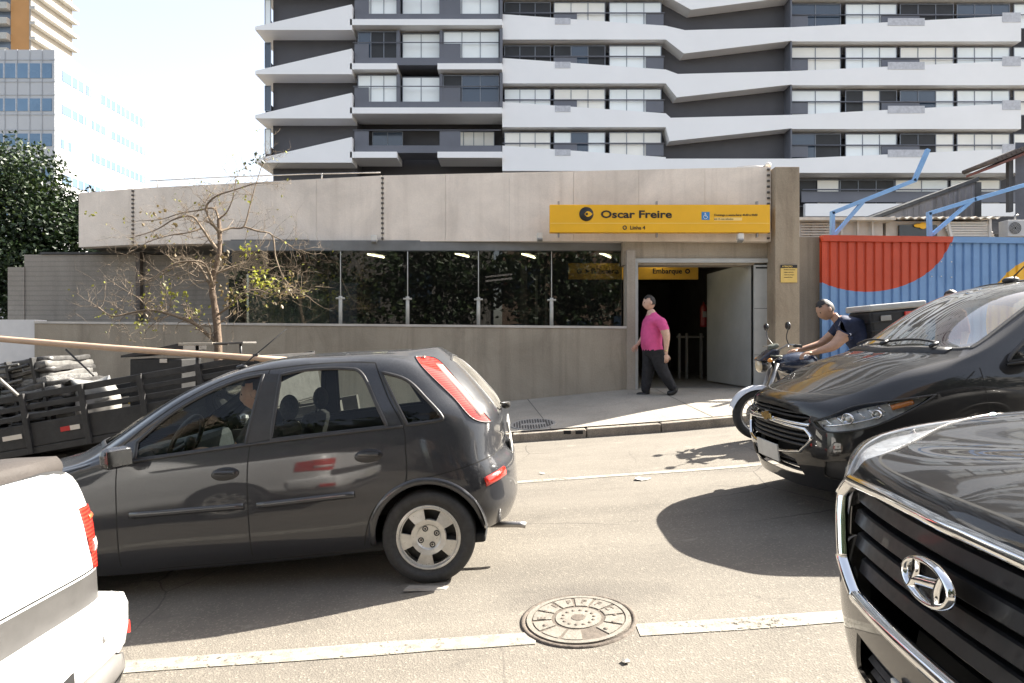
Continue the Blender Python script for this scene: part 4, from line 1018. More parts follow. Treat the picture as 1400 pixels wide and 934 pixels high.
for px, py, Y in ((215,249,12.9),(322,243,12.4),(440,239,11.9)): m.tube([W(px,py+7,Y), W(px,py-2,Y)], .012, 6)
S_(m, 'roof_cable', STEEL)
# metal strip and lintel under the fascia
m = MB(); m.box(((-5.05+1.98)/2, 11.36, 3.20), (7.03,.20,.20)); S_(m, 'glazing_head', M('head_grey', (.16,.165,.165), .5, .2, 3))
m = MB(); m.box((3.2, 11.27, 3.085), (2.58,.36,.47)); S_(m, 'door_lintel', CONC)
# low wall; coping coloured pale for the sunlit top of the ledge
def zl(x): return 1.78+(2.0-x)*.0086
m = MB(); xa, xb = -8.16, 1.96
m.hexa([(xa,11,-.9),(xb,11,.3),(xb,11.3,.3),(xa,11.3,-.9),(xa,11,zl(xa)-.03),(xb,11,zl(xb)-.03),(xb,11.3,zl(xb)-.03),(xa,11.3,zl(xa)-.03)])
S_(m, 'low_wall', CONC)
m = MB(); m.hexa([(xa,10.985,zl(xa)-.028),(xb,10.985,zl(xb)-.028),(xb,11.31,zl(xb)-.028),(xa,11.31,zl(xa)-.028),(xa,10.985,zl(xa)+.01),(xb,10.985,zl(xb)+.01),(xb,11.31,zl(xb)+.01),(xa,11.31,zl(xa)+.01)])
S_(m, 'wall_coping', M('coping_sunlit_pale', (.50,.47,.43), .8, .15, 3))
# panes with posts
GL = M_glass('station_glass', (.40,.42,.41), .8, base=.028, ior=1.5, dirt=.012)
gx_ = [-4.96, -2.99, -1.82, -.585, .69, 1.93]
for a, b in zip(gx_, gx_[1:]):
    m = MB(); m.box(((a+b)/2, 11.26, (zl((a+b)/2)+3.11)/2+.01), (b-a-.012, .014, 3.11-zl((a+b)/2))); S_(m, 'window_pane', GL)
for x in gx_[1:-1]:
    m = MB(); m.tube([(x,11.225,zl(x)), (x,11.225,3.1)], .008, 6)
    m.tube([(x,11.22,zl(x)), (x,11.22,zl(x)+.50)], .032, 10); m.tube([(x-.075,11.21,zl(x)+.46),(x+.075,11.21,zl(x)+.46)], .016, 8)
    m.tube([(x,11.18,zl(x)+.46),(x,11.25,zl(x)+.46)], .022, 8)
    S_(m, 'glazing_post', M('post_pale_steel', (.46,.45,.41), .45, .15, 10))
# jamb, door frame, leaf, side panel
m = MB(); m.box((2.03, 11.14, 1.74), (.145,.36,2.7)); S_(m, 'door_jamb', M_concrete('jamb_concrete', (.37,.33,.28), .4))
m = MB()
m.box((2.135, 11.10, 1.79), (.06,.10,2.20)); m.box((4.46, 11.10, 1.79), (.05,.10,2.20)); m.box((3.30,11.10,2.92), (2.37,.10,.07))
fr = S_(m, 'door_frame', GREYM)
m = MB(); m.box((4.30, 11.115, 1.79), (.255,.05,2.17)); m.box((4.30,11.085,2.80),(.20,.006,.025),None,1)
for z in (1.3, 2.1): m.box((4.30,11.088,z),(.255,.004,.006),None,1)
S_(m, 'side_panel', [GREYM, GAP])
A, B = Vector((4.14,11.14,0)), Vector((3.97,13.05,0)); m = MB()
slab(m, (A.x,A.y), (B.x,B.y), .735, 2.90, .735, 2.90, 0, .055); lf = S_(m, 'door_leaf', DOORM)
m = MB()
for z in (1.28, 1.83, 2.38):
    slab(m, (A.x-.004,A.y+.02), (B.x-.004,B.y-.02), z, z+.012, z, z+.012, -.0, .05)
for z in (1.05, 1.75, 2.65): m.tube([(A.x+.01,A.y-.012,z-.07),(A.x+.01,A.y-.012,z+.07)], .018, 8)
S_(m, 'door_rib', M('rib_grey', (.28,.295,.30), .5), lf)
# right-hand pillar and the weathered return wall behind it
m = MB(); m.box((4.60, 11.06, 2.42), (.41,.62,4.06), None, 0, .012); S_(m, 'pillar', COLM)
m = MB(); m.box((5.36, 11.66, 1.95), (1.1,.3,2.90)); S_(m, 'return_wall', M_concrete('stained_concrete', (.21,.19,.165), .5, stain=(.06,.055,.05), stain_amt=.7))
# rooms behind the glass
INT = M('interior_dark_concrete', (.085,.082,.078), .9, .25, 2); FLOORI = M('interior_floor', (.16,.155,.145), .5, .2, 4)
m = MB(); m.box((-.2, 15.2, .665), (10.0, 7.7, .09)); S_(m, 'interior_floor', FLOORI)
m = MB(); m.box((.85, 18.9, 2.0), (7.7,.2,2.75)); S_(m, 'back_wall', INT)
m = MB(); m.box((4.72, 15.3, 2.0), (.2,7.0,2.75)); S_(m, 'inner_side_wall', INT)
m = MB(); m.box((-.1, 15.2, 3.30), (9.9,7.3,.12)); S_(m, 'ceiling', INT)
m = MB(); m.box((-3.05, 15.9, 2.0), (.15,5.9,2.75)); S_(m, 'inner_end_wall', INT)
m = MB(); m.box((.25, 13.6, 1.98), (.14,.14,2.6)); S_(m, 'interior_column', M('column_grey', (.20,.19,.18), .7))
# end bay left of the glazing: daylight behind it painted as a pale panel
m = MB(); m.box((-4.35,12.55,2.20),(1.55,.05,1.30)); S_(m, 'end_bay_daylight_panel', M('daylight_green_grey', (.50,.56,.44), .6, .5, 1.6))
m = MB(); m.box((-4.35,12.5,3.0),(1.9,.1,.32)); S_(m, 'end_bay_beam', CONC)
# posts of a barrier inside
b = empty('barrier_frame', (.0,12.5,.71), label='white tubular barrier frame standing behind the station glazing', cat='barrier')
m = MB(); m.tube([(-.52,12.5,.72),(-.52,12.5,2.15),(.40,12.5,2.10)], .02, 8); S_(m, 'rail', M('white_paint', (.55,.54,.50), .5), b)
m = MB(); m.box((.47,12.4,1.75),(.05,.05,2.1)); m.box((.66,12.4,1.75),(.05,.05,2.1)); m.box((.565,12.4,2.14),(.14,.05,.05)); S_(m, 'post', MATS['white_paint'], b)
# ---- ceiling tube lamps, seen lit through the glass
TUBE = M_emit('lit_tube', (1.0,.86,.55), 6.0)
for (x, y, L) in ((-2.62,12.4,.5),(-.95,12.3,.5),(.32,12.4,.6),(1.78,12.3,.7),(2.95,12.8,.5)):
    c = empty('tube_lamp', (x,y,3.235), (0,0,R(-25)), 'lit fluorescent tube under the station ceiling, one of five behind the glazing and door', 'lamp', 'lit tubes under the station ceiling')
    m = MB(); m.tube([(0,-L/2,-.055),(0,L/2,-.055)], .017, 8); m.build('tube', TUBE, c)
    m = MB(); m.box((0,0,-.012),(.07,L+.06,.026)); m.build('housing', M('lamp_housing', (.5,.5,.48), .5), c)
# ---- signs
sg = empty('station_sign', W(902,299,10.72), label='long yellow station name sign with black round emblem on the beige fascia', cat='sign')
def sx(px): return (px-902)*10.72/F
def sz(py): return -(py-299)*10.72/F
m = MB(); m.box((0,.05,0),(sx(1053)-sx(752),.12,sz(280)-sz(318)),None,0,.006); m.build('sign_panel', YEL, sg)
m = MB(); m.box((0,-.0125,sz(305.5)),(sx(1052)-sx(753),.004,.012)); m.build('divider_line', M('pale_yellow', (.85,.58,.12), .5, .03), sg)
m = MB(); add_text(m, 'Oscar Freire', (sx(821),-.013,sz(298)), .172, .002, .0045, spacing=1.0); o1 = m.build('lettering', INK, sg)
wid = max(v.co.x for v in o1.data.vertices)-min(v.co.x for v in o1.data.vertices); s_ = (sx(918)-sx(821))/wid
for v in o1.data.vertices: v.co.x = sx(821)+(v.co.x-sx(821))*s_
m = MB(); add_text(m, 'Linha 4', (sx(861),-.013,sz(314)), .088, .002, .0015); m.build('lettering', INK, sg)
m = MB()
Mf = Matrix.Translation((sx(801.5),-.012,sz(293))) @ Matrix.Rotation(math.pi/2, 4, 'X')
m.lathe([(.118,0),(.118,.004),(.0,.004)], Mf, 40)
eye = spline([(-.062,0),(-.062,0),(-.02,.045),(.03,.035),(.072,0),(.072,0),(.03,-.035),(-.02,-.045)], 6, True)
m.prism([(sx(804)+a, sz(293)+b_) for a, b_ in eye], -.018, -.0145, 'y', 1)
m.prism([(sx(801)+.012+a*.022-0, sz(293)+b_*.022) for a, b_ in circle2(0,0,1,n=16)], -.0215, -.0175, 'y', 0)
m.lathe([(.036,0),(.036,.004),(.020,.004),(.020,0)], Matrix.Translation((sx(854),-.012,sz(311.5))) @ Matrix.Rotation(math.pi/2, 4, 'X'), 24)
m.build('emblem', [INK, YEL], sg)
m = MB(); c = (sx(964.5), sz(295.5)); q = .066
m.box((c[0],-.012,c[1]),(2*q,.006,2*q),None,0,.003)
m.prism(circle2(c[0]-.008,c[1]+.040,.010,n=10), -.0195, -.0145, 'y', 1)
for a, b_ in (((-.008,.026),(-.006,-.004)),((-.006,-.004),(.022,-.006)),((.022,-.006),(.034,-.036)),((-.006,.014),(.018,.012))):
    m.tube([(c[0]+a[0],-.0165,c[1]+a[1]),(c[0]+b_[0],-.0165,c[1]+b_[1])], .0048, 6, 1)
m.tube([(c[0]-.004+.032*math.cos(R(a)),-.0165,c[1]-.016+.032*math.sin(R(a))) for a in range(110,330,15)], .004, 6, 1)
m.build('access_symbol', [M('symbol_blue', (.04,.22,.50), .5, 0), M('symbol_white', (.8,.8,.8), .5, 0)], sg)
m = MB(); m.box(((sx(976)+sx(1014))/2,-.0115,sz(299.8)),(sx(1014)-sx(976),.003,.050),None,1)
add_text(m, 'Domingo a sexta-feira: 4h40 à 0h00', (sx(976),-.013,sz(295.6)), .050, .001, .0008); add_text(m, 'até 1h aos sábados', (sx(976),-.0135,sz(300.8)), .042, .001, .0004)
o1 = m.build('lettering', [INK, M('pale_patch', (.85,.60,.20), .5, 0)], sg)
for px in (764, 899, 1037):
    m = MB(); m.box((sx(px),.07,sz(299)),(.03,.05,.60)); m.build('bracket', STEEL, sg)
sg2 = empty('direction_sign', W(866,371,12.8), label='yellow hanging sign with ticket office and boarding directions inside the station', cat='sign')
k = 12.8/F
m = MB(); m.box((0,.03,0),(177*k,.06,22*k)); m.build('sign_panel', M('sign_yellow_dim', (.62,.36,.03), .5, .08), sg2)
m = MB(); add_text(m, 'Bilheteria', ((808-866)*k,-.004,(371-374)*k), .145, .002, .003); add_text(m, 'Embarque', ((892-866)*k,-.004,(371-374)*k), .145, .002, .003); m.build('lettering', INK, sg2)
m = MB()
for px, r0, r1 in ((792,.05,.024),(940,.05,.024)):
    m = MB(); m.lathe([(r0,0),(r0,.003),(r1,.003),(r1,0)], Matrix.Translation(((px-866)*k,0,0)) @ Matrix.Rotation(math.pi/2,4,'X'), 20)
    m.build('emblem', INK, sg2); m = MB(); m.prism([(-63.5*k-.05,-.05),(-63.5*k+.05,0),(-63.5*k-.05,.05),(-63.5*k-.01,0)], -.003, 0, 'y'); m.build('emblem', INK, sg2)
for px in (800, 935):
    m = MB(); m.tube([((px-866)*k,.03,11*k),((px-866)*k,.03,.32)], .01, 6); m.build('hanger', STEEL, sg2)
nt_ = empty('notice_plate', W(1078.5,374,10.74), label='small yellow notice with a black heading fixed to the concrete pillar', cat='notice')
m = MB(); m.box((0,0,-.03),(.275,.012,.24),None,0,.003); m.box((0,-.002,.117),(.275,.014,.052),None,1,.003); m.build('plate', [M('notice_yellow', (.66,.46,.13), .5, .06), INK], nt_)
m = MB(); add_text(m, 'ATENÇÃO', (-.115,-.010,.105), .036, .001, .001, 1)
for i, t_ in enumerate(('Proibido estacionar', 'sujeito a guincho', 'acesso da estação', 'mantenha livre')): add_text(m, t_, (-.085,-.0065,.055-i*.042), .024, .001, .0004)
m.build('lettering', [INK, MATS['notice_yellow']], nt_)
# ---- floodlights at the lower edge of the fascia
for i, (px, py, Y, lab) in enumerate(((512,326,11.2,'small white floodlight under the fascia beside the studded joint'),(738,323,11.0,'small white floodlight under the fascia left of the yellow sign'),(1011.5,324,10.75,'small white floodlight clipped below the yellow sign'))):
    f_ = empty('floodlight', W(px,py,Y), label=lab, cat='floodlight', group='floodlights along the fascia')
    m = MB(); m.box((0,-.01,0),(.10,.11,.10),None,0,.012); m.build('housing', M('flood_white', (.62,.60,.55), .5, .1), f_)
    m = MB(); m.box((0,-.03,-.067),(.09,.09,.035),(R(-20),0,0),0,.008); m.build('lens', M('flood_lens', (.25,.25,.24), .3), f_)
    m = MB(); m.box((0,.07,.03),(.03,.08,.03)); m.build('bracket', STEEL, f_)
rc = empty('roof_camera', W(1050,226,11.1), label='tiny pale camera on the station roof beside the pillar', cat='camera')
m = MB(); m.ball((0,0,0),(.05,.06,.05)); m.build('housing', MATS['flood_white'], rc)
m = MB(); m.tube([(0,0,-.04),(0,0,-.14)],.018,8); m.tube([(-.05,0,-.02),(-.3,.05,.0),(-.52,.05,-.02)],[.008,.006,.004],6); m.build('mount', STEEL, rc)
# ---- walls to the left
sw = empty('concrete_wall', (-8.0,13,0), label='tall board-marked grey concrete wall behind the bare tree', cat='wall')
m = MB(); m.hexa([(-9.85,13,-1.2),(-5.4,12.8,-1.2),(-5.4,13.1,-1.2),(-9.85,13.3,-1.2),(-9.85,13,3.285),(-5.4,12.8,3.25),(-5.4,13.1,3.25),(-9.85,13.3,3.285)])
m.box((-10.0,13.15,1.0),(.33,.35,4.06)); S_(m, 'wall', CONCD, sw)
m = MB(); m.box((-7.42,12.82,2.3),(.085,.12,2.0)); S_(m, 'downpipe', M('pipe_brown', (.10,.085,.075), .6), sw)
m = MB(); m.hexa([(-9.5,12.95,3.287),(-6.9,12.85,3.285),(-6.9,13.2,3.285),(-9.5,13.3,3.287),(-9.5,12.95,3.33),(-6.9,12.85,3.32),(-6.9,13.2,3.32),(-9.5,13.3,3.33)]); S_(m, 'gap_shade_strip', M('gap_shade_dark', (.05,.05,.05), .7), sw)  # dark strip standing in for the shaded gap over the wall
lw = MB(); lw.hexa([(-9.6,11.02,-1.3),(-8.17,11.02,-1.0),(-8.17,11.3,-1.0),(-9.6,11.3,-1.3),(-9.6,11.02,1.905),(-8.17,11.02,1.905),(-8.17,11.3,1.905),(-9.6,11.3,1.905)])
lw.hexa([(-13,11.02,-1.6),(-9.6,11.02,-1.3),(-9.6,11.3,-1.3),(-13,11.3,-1.6),(-13,11.02,1.92),(-9.6,11.02,1.905),(-9.6,11.3,1.905),(-13,11.3,1.92)])
tag(lw.build('garden_wall', M('white_render', (.62,.61,.60), .8, .08, 3)), 'low white rendered wall end behind the truck load', 'wall')

# turnstile posts and an extinguisher in the dim hall behind the door
ts_ = empty('turnstile', (3.75,14.2,.71), label='dim grey turnstile posts inside the station entrance hall', cat='turnstile')
for x in (-.06,.10,.42):
    m = MB(); m.box((x,0,.5),(.05,.10,1.0),None,0,.012); m.build('post', M('turnstile_grey', (.20,.20,.19), .4, .1), ts_)
m = MB(); m.box((.18,0,.92),(.6,.06,.05),None,0,.01); m.build('rail', MATS['turnstile_grey'], ts_)
fe_ = empty('fire_extinguisher', tuple(W(962,430,13.4)), label='small red fire extinguisher on the wall inside the entrance', cat='extinguisher')
m = MB(); m.lathe([(0,-.26),(.07,-.26),(.075,-.22),(.075,.12),(.05,.19),(.02,.21),(.02,.26),(0,.26)], None, 18); m.build('cylinder', M('extinguisher_red', (.20,.012,.012), .35, .1, coat=.5), fe_)
m = MB(); m.tube([(.02,0,.24),(.09,-.02,.2),(.09,-.03,-.05)], .012, 6); m.box((0,-.03,.27),(.03,.10,.03)); m.build('hose', BLACKPL, fe_)
m = MB(); m.box((0,-.076,.0),(.08,.006,.12)); m.build('tag', M('tag_white', (.25,.25,.24), .5), fe_)
# ------------------------------------------------------------------ mural fence, brackets, sheds on the right
def M_mural():
    m, nt, b = newmat('mural_paint'); setp(b, rough=.42, spec=.4)
    t = nt.nodes.new('ShaderNodeTexCoord'); s = nt.nodes.new('ShaderNodeSeparateXYZ'); nt.links.new(t.outputs['Object'], s.inputs[0])
    k = 11.4/F
    def ell(px, py, a, c):
        x = math_(nt, 'DIVIDE', math_(nt, 'SUBTRACT', s.outputs['X'], (px-700)*k), a*k)
        z = math_(nt, 'DIVIDE', math_(nt, 'SUBTRACT', s.outputs['Z'], H-(py-467)*k), c*k)
        d = math_(nt, 'ADD', math_(nt, 'MULTIPLY', x, x), math_(nt, 'MULTIPLY', z, z)); return math_(nt, 'LESS_THAN', d, 1.0)
    v = coords(nt); f = noise(nt, 2.5, 5, .65, v)
    blue = ramp(nt, f, [(.3, (.12,.235,.44)), (.7, (.155,.285,.51))]); red = ramp(nt, f, [(.3, (.40,.05,.02)), (.7, (.49,.065,.027))])
    c = mix(nt, ell(1185,310,118,89), blue, red); c = mix(nt, ell(1441,441,93,93), c, (.72,.40,.03))
    c = mix(nt, ramp(nt, noise(nt, 1, 5, .7, coords(nt, (7,7,.6))), [(.62, 0), (.85, .25)]), c, (.25,.2,.16))
    nt.links.new(c, b.inputs['Base Color']); return m
MUR = M_mural()
fe = empty('hoarding_fence', (7.5,11.4,0), label='ribbed metal hoarding painted blue with a red half disc and yellow disc', cat='fence')
m = MB(); x0, x1 = 5.49, 13.5; per = .158; prof = []; n = int((x1-x0)/per)
for i in range(n):
    x = x0+i*per; prof += [(x,0),(x+per*.62,0),(x+per*.72,.028),(x+per*.90,.028)]
prof.append((x0+n*per,0))
def zt_(x): return 3.39-.012*(x-5.5)
vs = [(x,11.40+d,.0) for x, d in prof]+[(x,11.40+d,zt_(x)) for x, d in prof]; L = len(prof)
m.add(vs, [(i,i+1,L+i+1,L+i) for i in range(L-1)])
vs2 = [(x,11.47+d*.2,z) for z in (0,1) for x, d in prof]
m.hexa([(x0,11.455,0),(x1,11.455,0),(x1,11.49,0),(x0,11.49,0),(x0,11.455,zt_(x0)-.01),(x1,11.455,zt_(x1)-.01),(x1,11.49,zt_(x1)-.01),(x0,11.49,zt_(x0)-.01)])
S_(m, 'sheet', MUR, fe)
m = MB(); m.hexa([(x0,11.355,zt_(x0)-.085),(x1,11.355,zt_(x1)-.085),(x1,11.5,zt_(x1)-.085),(x0,11.5,zt_(x0)-.085),(x0,11.355,zt_(x0)+.02),(x1,11.355,zt_(x1)+.02),(x1,11.5,zt_(x1)+.02),(x0,11.5,zt_(x0)+.02)])
S_(m, 'top_rail', MUR, fe)
for px, py in ((1301,335),(1301,358),(1287,358),(1274,378),(1287,378),(1301,379)):
    m = MB(); m.ball(W(px,py,11.38), .011, 0, 8, 6); S_(m, 'fixing_cap', MATS['white_paint'], fe)
BLUEP = M('bracket_blue', (.17,.34,.60), .4, .12, 6)
def frame_(label, main, brace, Y=11.62, r=.042):
    e = empty('steel_bracket', W(*main[0],Y), label=label, cat='bracket', group='blue steel brackets over the hoarding')
    m = MB()
    for a, b in zip(main, main[1:]):
        A, B = W(*a,Y), W(*b,Y); L = (B-A).length; d = (B-A).normalized()
        m.box((A+B)/2, (r*1.7, r*1.7, L+r), d.to_track_quat('Z','Y').to_matrix(), 0, .006)
    S_(m, 'post', BLUEP, e); m = MB()
    A, B = W(*brace[0],Y+.003), W(*brace[1],Y+.003); m.box((A+B)/2, (r*1.5, r*1.5, (B-A).length), (B-A).to_track_quat('Z','Y').to_matrix(), 0, .006)
    S_(m, 'brace', BLUEP, e); return e
frame_('bent blue steel bracket above the red half disc, its tip turned up', [(1138,326),(1138,291),(1250,247),(1268,206)], [(1140,322),(1180,276)])
frame_('blue steel bracket running out to the right above the hoarding', [(1271,326),(1270,292),(1332,273),(1480,230)], [(1274,321),(1329,274)])
# site sheds behind the hoarding
def ribbed(mb, x0, x1, y, z0, z1, per=.2, d=.05, mi=0):
    pr = []; n = max(1, int((x1-x0)/per)); p = (x1-x0)/n
    for i in range(n): x = x0+i*p; pr += [(x,0),(x+p*.4,0),(x+p*.5,d),(x+p*.9,d)]
    pr.append((x1,0)); L = len(pr)
    mb.add([(x,y+q,z0) for x, q in pr]+[(x,y+q,z1) for x, q in pr], [(i,i+1,L+i+1,L+i) for i in range(L-1)], mi)
BEIGE = M('shed_beige', (.46,.42,.37), .6, .12, 3)
sh = empty('site_container', (9.6,16,.5), label='beige ribbed site container showing above the hoarding', cat='container')
k = 16/F
def X16(px): return (px-700)*k
def Z16(py): return H-(py-467)*k
m = MB(); m.box(((X16(1090)+X16(1212))/2,17.5,(Z16(303)+.5)/2),(X16(1212)-X16(1090)-.1,2.85,Z16(303)-.5)); ribbed(m, X16(1092), X16(1150), 16.02, .5, Z16(304), .35)
for i in range(6): m.box(((X16(1095)+X16(1138))/2,15.99,Z16(306+i*3.6)),(X16(1138)-X16(1095),.05,.03),(R(20),0,0))
for px in (1150,1172,1192): m.box((X16(px),15.98,Z16(320)),(.05,.06,.7))
S_(m, 'wall', BEIGE, sh)
m = MB(); m.box(((X16(1090)+X16(1214))/2,17.4,Z16(301.5)),(X16(1214)-X16(1090)+.1,3.3,.07)); S_(m, 'roof', M('shed_roof', (.52,.47,.40), .7, .25, 3), sh)
s2 = empty('site_office', (10.6,16,.5), label='site office with dark window, yellow sticker and white louvred side', cat='shed')
m = MB(); m.box(((X16(1216)+X16(1358))/2,17.6,(Z16(301)+.5)/2),(X16(1358)-X16(1216),2.9,Z16(301)-.5)); S_(m, 'wall', BEIGE, s2)
m = MB(); m.box(((X16(1232)+X16(1284))/2,16.10,Z16(318)),(X16(1284)-X16(1232),.06,.40)); w_ = S_(m, 'window', M('dark_window', (.03,.032,.035), .15), s2)
for i in range(3):
    pass
m = MB(); m.box(((X16(1232)+X16(1284))/2,16.05,Z16(321)),(X16(1284)-X16(1232),.04,.06),(0,R(-6),0)); m.box(((X16(1232)+X16(1284))/2,16.05,Z16(313)),(X16(1284)-X16(1232),.04,.05),(0,R(-6),0)); S_(m, 'sash', M('sash_grey', (.35,.34,.33), .5), w_)
m = MB(); m.ball(W(1262,308.5,16.04), (.10,.01,.085), 0, 16, 8); m.ball(W(1256,308.5,16.04), (.12,.01,.05), 0, 16, 8); S_(m, 'sticker', YEL, s2)
m = MB()
for i in range(7): m.box(((X16(1291)+X16(1352))/2+.03*i,16.05,Z16(304+i*3.4)),(X16(1352)-X16(1291),.05,.045),(R(25),0,0))
for px, t in ((1290,8),(1354,0)): m.box((X16(px)+.02*t,16.03,Z16(313)),(.06,.07,.62),(0,R(-12 if t else 0),0))
S_(m, 'louvre', M('louvre_white', (.58,.56,.53), .5, .08), s2)
m = MB(); pr = []
for i in range(60): x = X16(1214)+i*(X16(1362)-X16(1214))/60; pr.append((x, .03*math.sin(i*1.4)))
vs = [(x,15.8,Z16(299.5)+d) for x, d in pr]+[(x,19.2,Z16(299.5)+d+.35) for x, d in pr]+[(x,15.8,Z16(299.5)+d-.02) for x, d in pr]; L = 60
m.add(vs, [(i,i+1,L+i+1,L+i) for i in range(L-1)]+[(2*L+i,2*L+i+1,i+1,i) for i in range(L-1)]); S_(m, 'roof', MATS['shed_roof'], s2)
# grey gable of a warehouse
k2 = 21/F
gb = empty('warehouse', (13.5,21,.6), label='grey stained metal gable wall rising behind the site office', cat='warehouse')
def G(px, py): return ((px-700)*k2, H-(py-467)*k2)
m = MB(); poly = [G(1180,312),G(1335,262),G(1335,340),G(1180,340)]
ga, gb_, gd = G(1190,303), G(1333,249), .7
m.prism([(ga[0],gd),(gb_[0],gd),(gb_[0],gb_[1]),(ga[0],ga[1])], 21.0, 21.3, 'y')
nr = 18
for i in range(nr):
    t = (i+.5)/nr; x = ga[0]+(gb_[0]-ga[0])*t; z = ga[1]+(gb_[1]-ga[1])*t-.08; m.box((x,20.985,(gd+z)/2),(.05,.04,z-gd))
S_(m, 'gable_wall', M_concrete('gable_metal', (.36,.35,.36), .6, rough=.7, fine=.1, stain=(.08,.08,.08), stain_amt=.6), gb)
m = MB(); m.prism([(ga[0]-.05,ga[1]+.0),(gb_[0]+.08,gb_[1]+.02),(gb_[0]+.08,gb_[1]+.16),(ga[0]-.05,ga[1]+.12)], 20.93, 27, 'y'); S_(m, 'roof', M('gable_capping', (.10,.10,.10), .8, .3, 4), gb)
m = MB(); m.box((gb_[0]+.11,24,(gd+gb_[1])/2),(.2,6,gb_[1]-gd)); S_(m, 'side_wall', M('gable_side', (.14,.14,.14), .8), gb)
# dark house with tiled eaves at the edge of the picture
k3 = 18/F
hs = empty('tiled_house', (16.2,18,.7), label='dark slate house with red-brown tiled eaves at the edge', cat='house')
def Hh(px, py): return ((px-700)*k3, H-(py-467)*k3)
a = Hh(1388,212); b2 = Hh(1560,330)
m = MB(); m.prism([(a[0],18),(b2[0],18),(b2[0],22.4),(a[0]*22.4/18+.15,22.4)], .5, a[1]+.35, 'z'); S_(m, 'wall', M('slate_wall', (.10,.105,.125), .8, .2, 2), hs)
p0, p1 = Hh(1345,229), Hh(1470,178)
def rf(off, th): return [(p0[0],p0[1]+off),(p1[0],p1[1]+off),(p1[0],p1[1]+off+th),(p0[0],p0[1]+off+th*.6)]
m = MB(); m.prism(rf(-.11,.11), 17.7, 18.7, 'y'); S_(m, 'eaves', M('eaves_redbrown', (.14,.05,.04), .6, .25, 4), hs)
m = MB(); m.prism(rf(.002,.10), 17.6, 18.8, 'y')
for i in range(20):
    t = i/20; m.tube([(p0[0]+(p1[0]-p0[0])*t, 17.58, p0[1]+(p1[1]-p0[1])*t+.08),(p0[0]+(p1[0]-p0[0])*t, 18.8, p0[1]+(p1[1]-p0[1])*t+.08)], .06, 8)
S_(m, 'roof', M('roof_tile_dark', (.075,.06,.055), .8, .3, 6), hs)
m = MB(); m.box((Hh(1384,240)[0],18.1,Hh(1384,250)[1]),(.12,.12,1.6)); S_(m, 'gutter_pipe', M('pipe_dark', (.05,.05,.055), .6), hs)
lr = MB(); c0 = W(1352,322,16.6); c1 = W(1440,322,16.6); lr.hexa([(c0.x,16.4,c0.z-1.6),(c1.x,16.4,c0.z-1.6),(c1.x,19,c0.z-1.6),(c0.x,19,c0.z-1.6),(c0.x,16.4,c0.z),(c1.x,16.4,c0.z),(c1.x,17.6,c0.z+.55),(c0.x,17.6,c0.z+.55)])
tag(lr.build('lean_to_roof', M('lean_to_dark', (.045,.042,.04), .8, .3, 5)), 'dark lean-to roof between site office and slate house', 'shed')
ac = empty('air_conditioner', W(1391,312,15.6), label='grey air conditioning unit above the blue hoarding at the right edge', cat='air conditioner')
m = MB(); m.box((0,.15,0),(.46,.3,.40),None,0,.01); m.build('casing', M('ac_grey', (.40,.40,.40), .5, .1), ac)
m = MB(); m.lathe([(.15,0),(.15,.012),(.0,.012)], Matrix.Translation((-.06,0,0)) @ Matrix.Rotation(math.pi/2,4,'X'), 24)
for i in range(5): m.lathe([(.03+.028*i,.013),(.035+.028*i,.018),(.04+.028*i,.013)], Matrix.Translation((-.06,0,0)) @ Matrix.Rotation(math.pi/2,4,'X'), 24, 1)
m.build('fan_grille', [DARK, MATS['ac_grey']], ac)
m = MB(); m.tube([(.02,.1,.2),(.02,.1,.33),(.1,.1,.34)], .02, 8); m.build('pipe', STEEL, ac)
# ------------------------------------------------------------------ apartment tower and far buildings
TY = 44.7; tk = TY/F
def T(px, py): return ((px-700)*tk, H-(py-467)*tk)
TDARK = M('tower_charcoal', (.085,.083,.092), .75, .06, .4)
TWHITE = M('tower_white', (.88,.865,.86), .55, .03, .3)
TGREY = M('tower_slate', (.135,.14,.165), .6, .08, .4)
TGL = M('tower_glass_blue', (.035,.055,.085), .06, .1, .2, spec=.9)
BLIND = M('pale_blind', (.88,.91,.90), .35, .05, .4, coat=.25)
BLINDW = M('warm_blind', (.88,.85,.78), .35, .06, .4, coat=.2)
ALU = M('tower_frame', (.22,.24,.28), .4, .08)
DRK = M('tower_void', (.018,.018,.02), .5, .2, 1)
tw = empty('apartment_tower', (9,TY,.9), label='tall charcoal apartment tower with folded white balcony bands', cat='building')
FLOORS = 17
dpy = -58.7
def part(m, name, mats, kind=None):
    o = S_(m, name, mats, tw)
    if kind: o['kind'] = kind
    return o
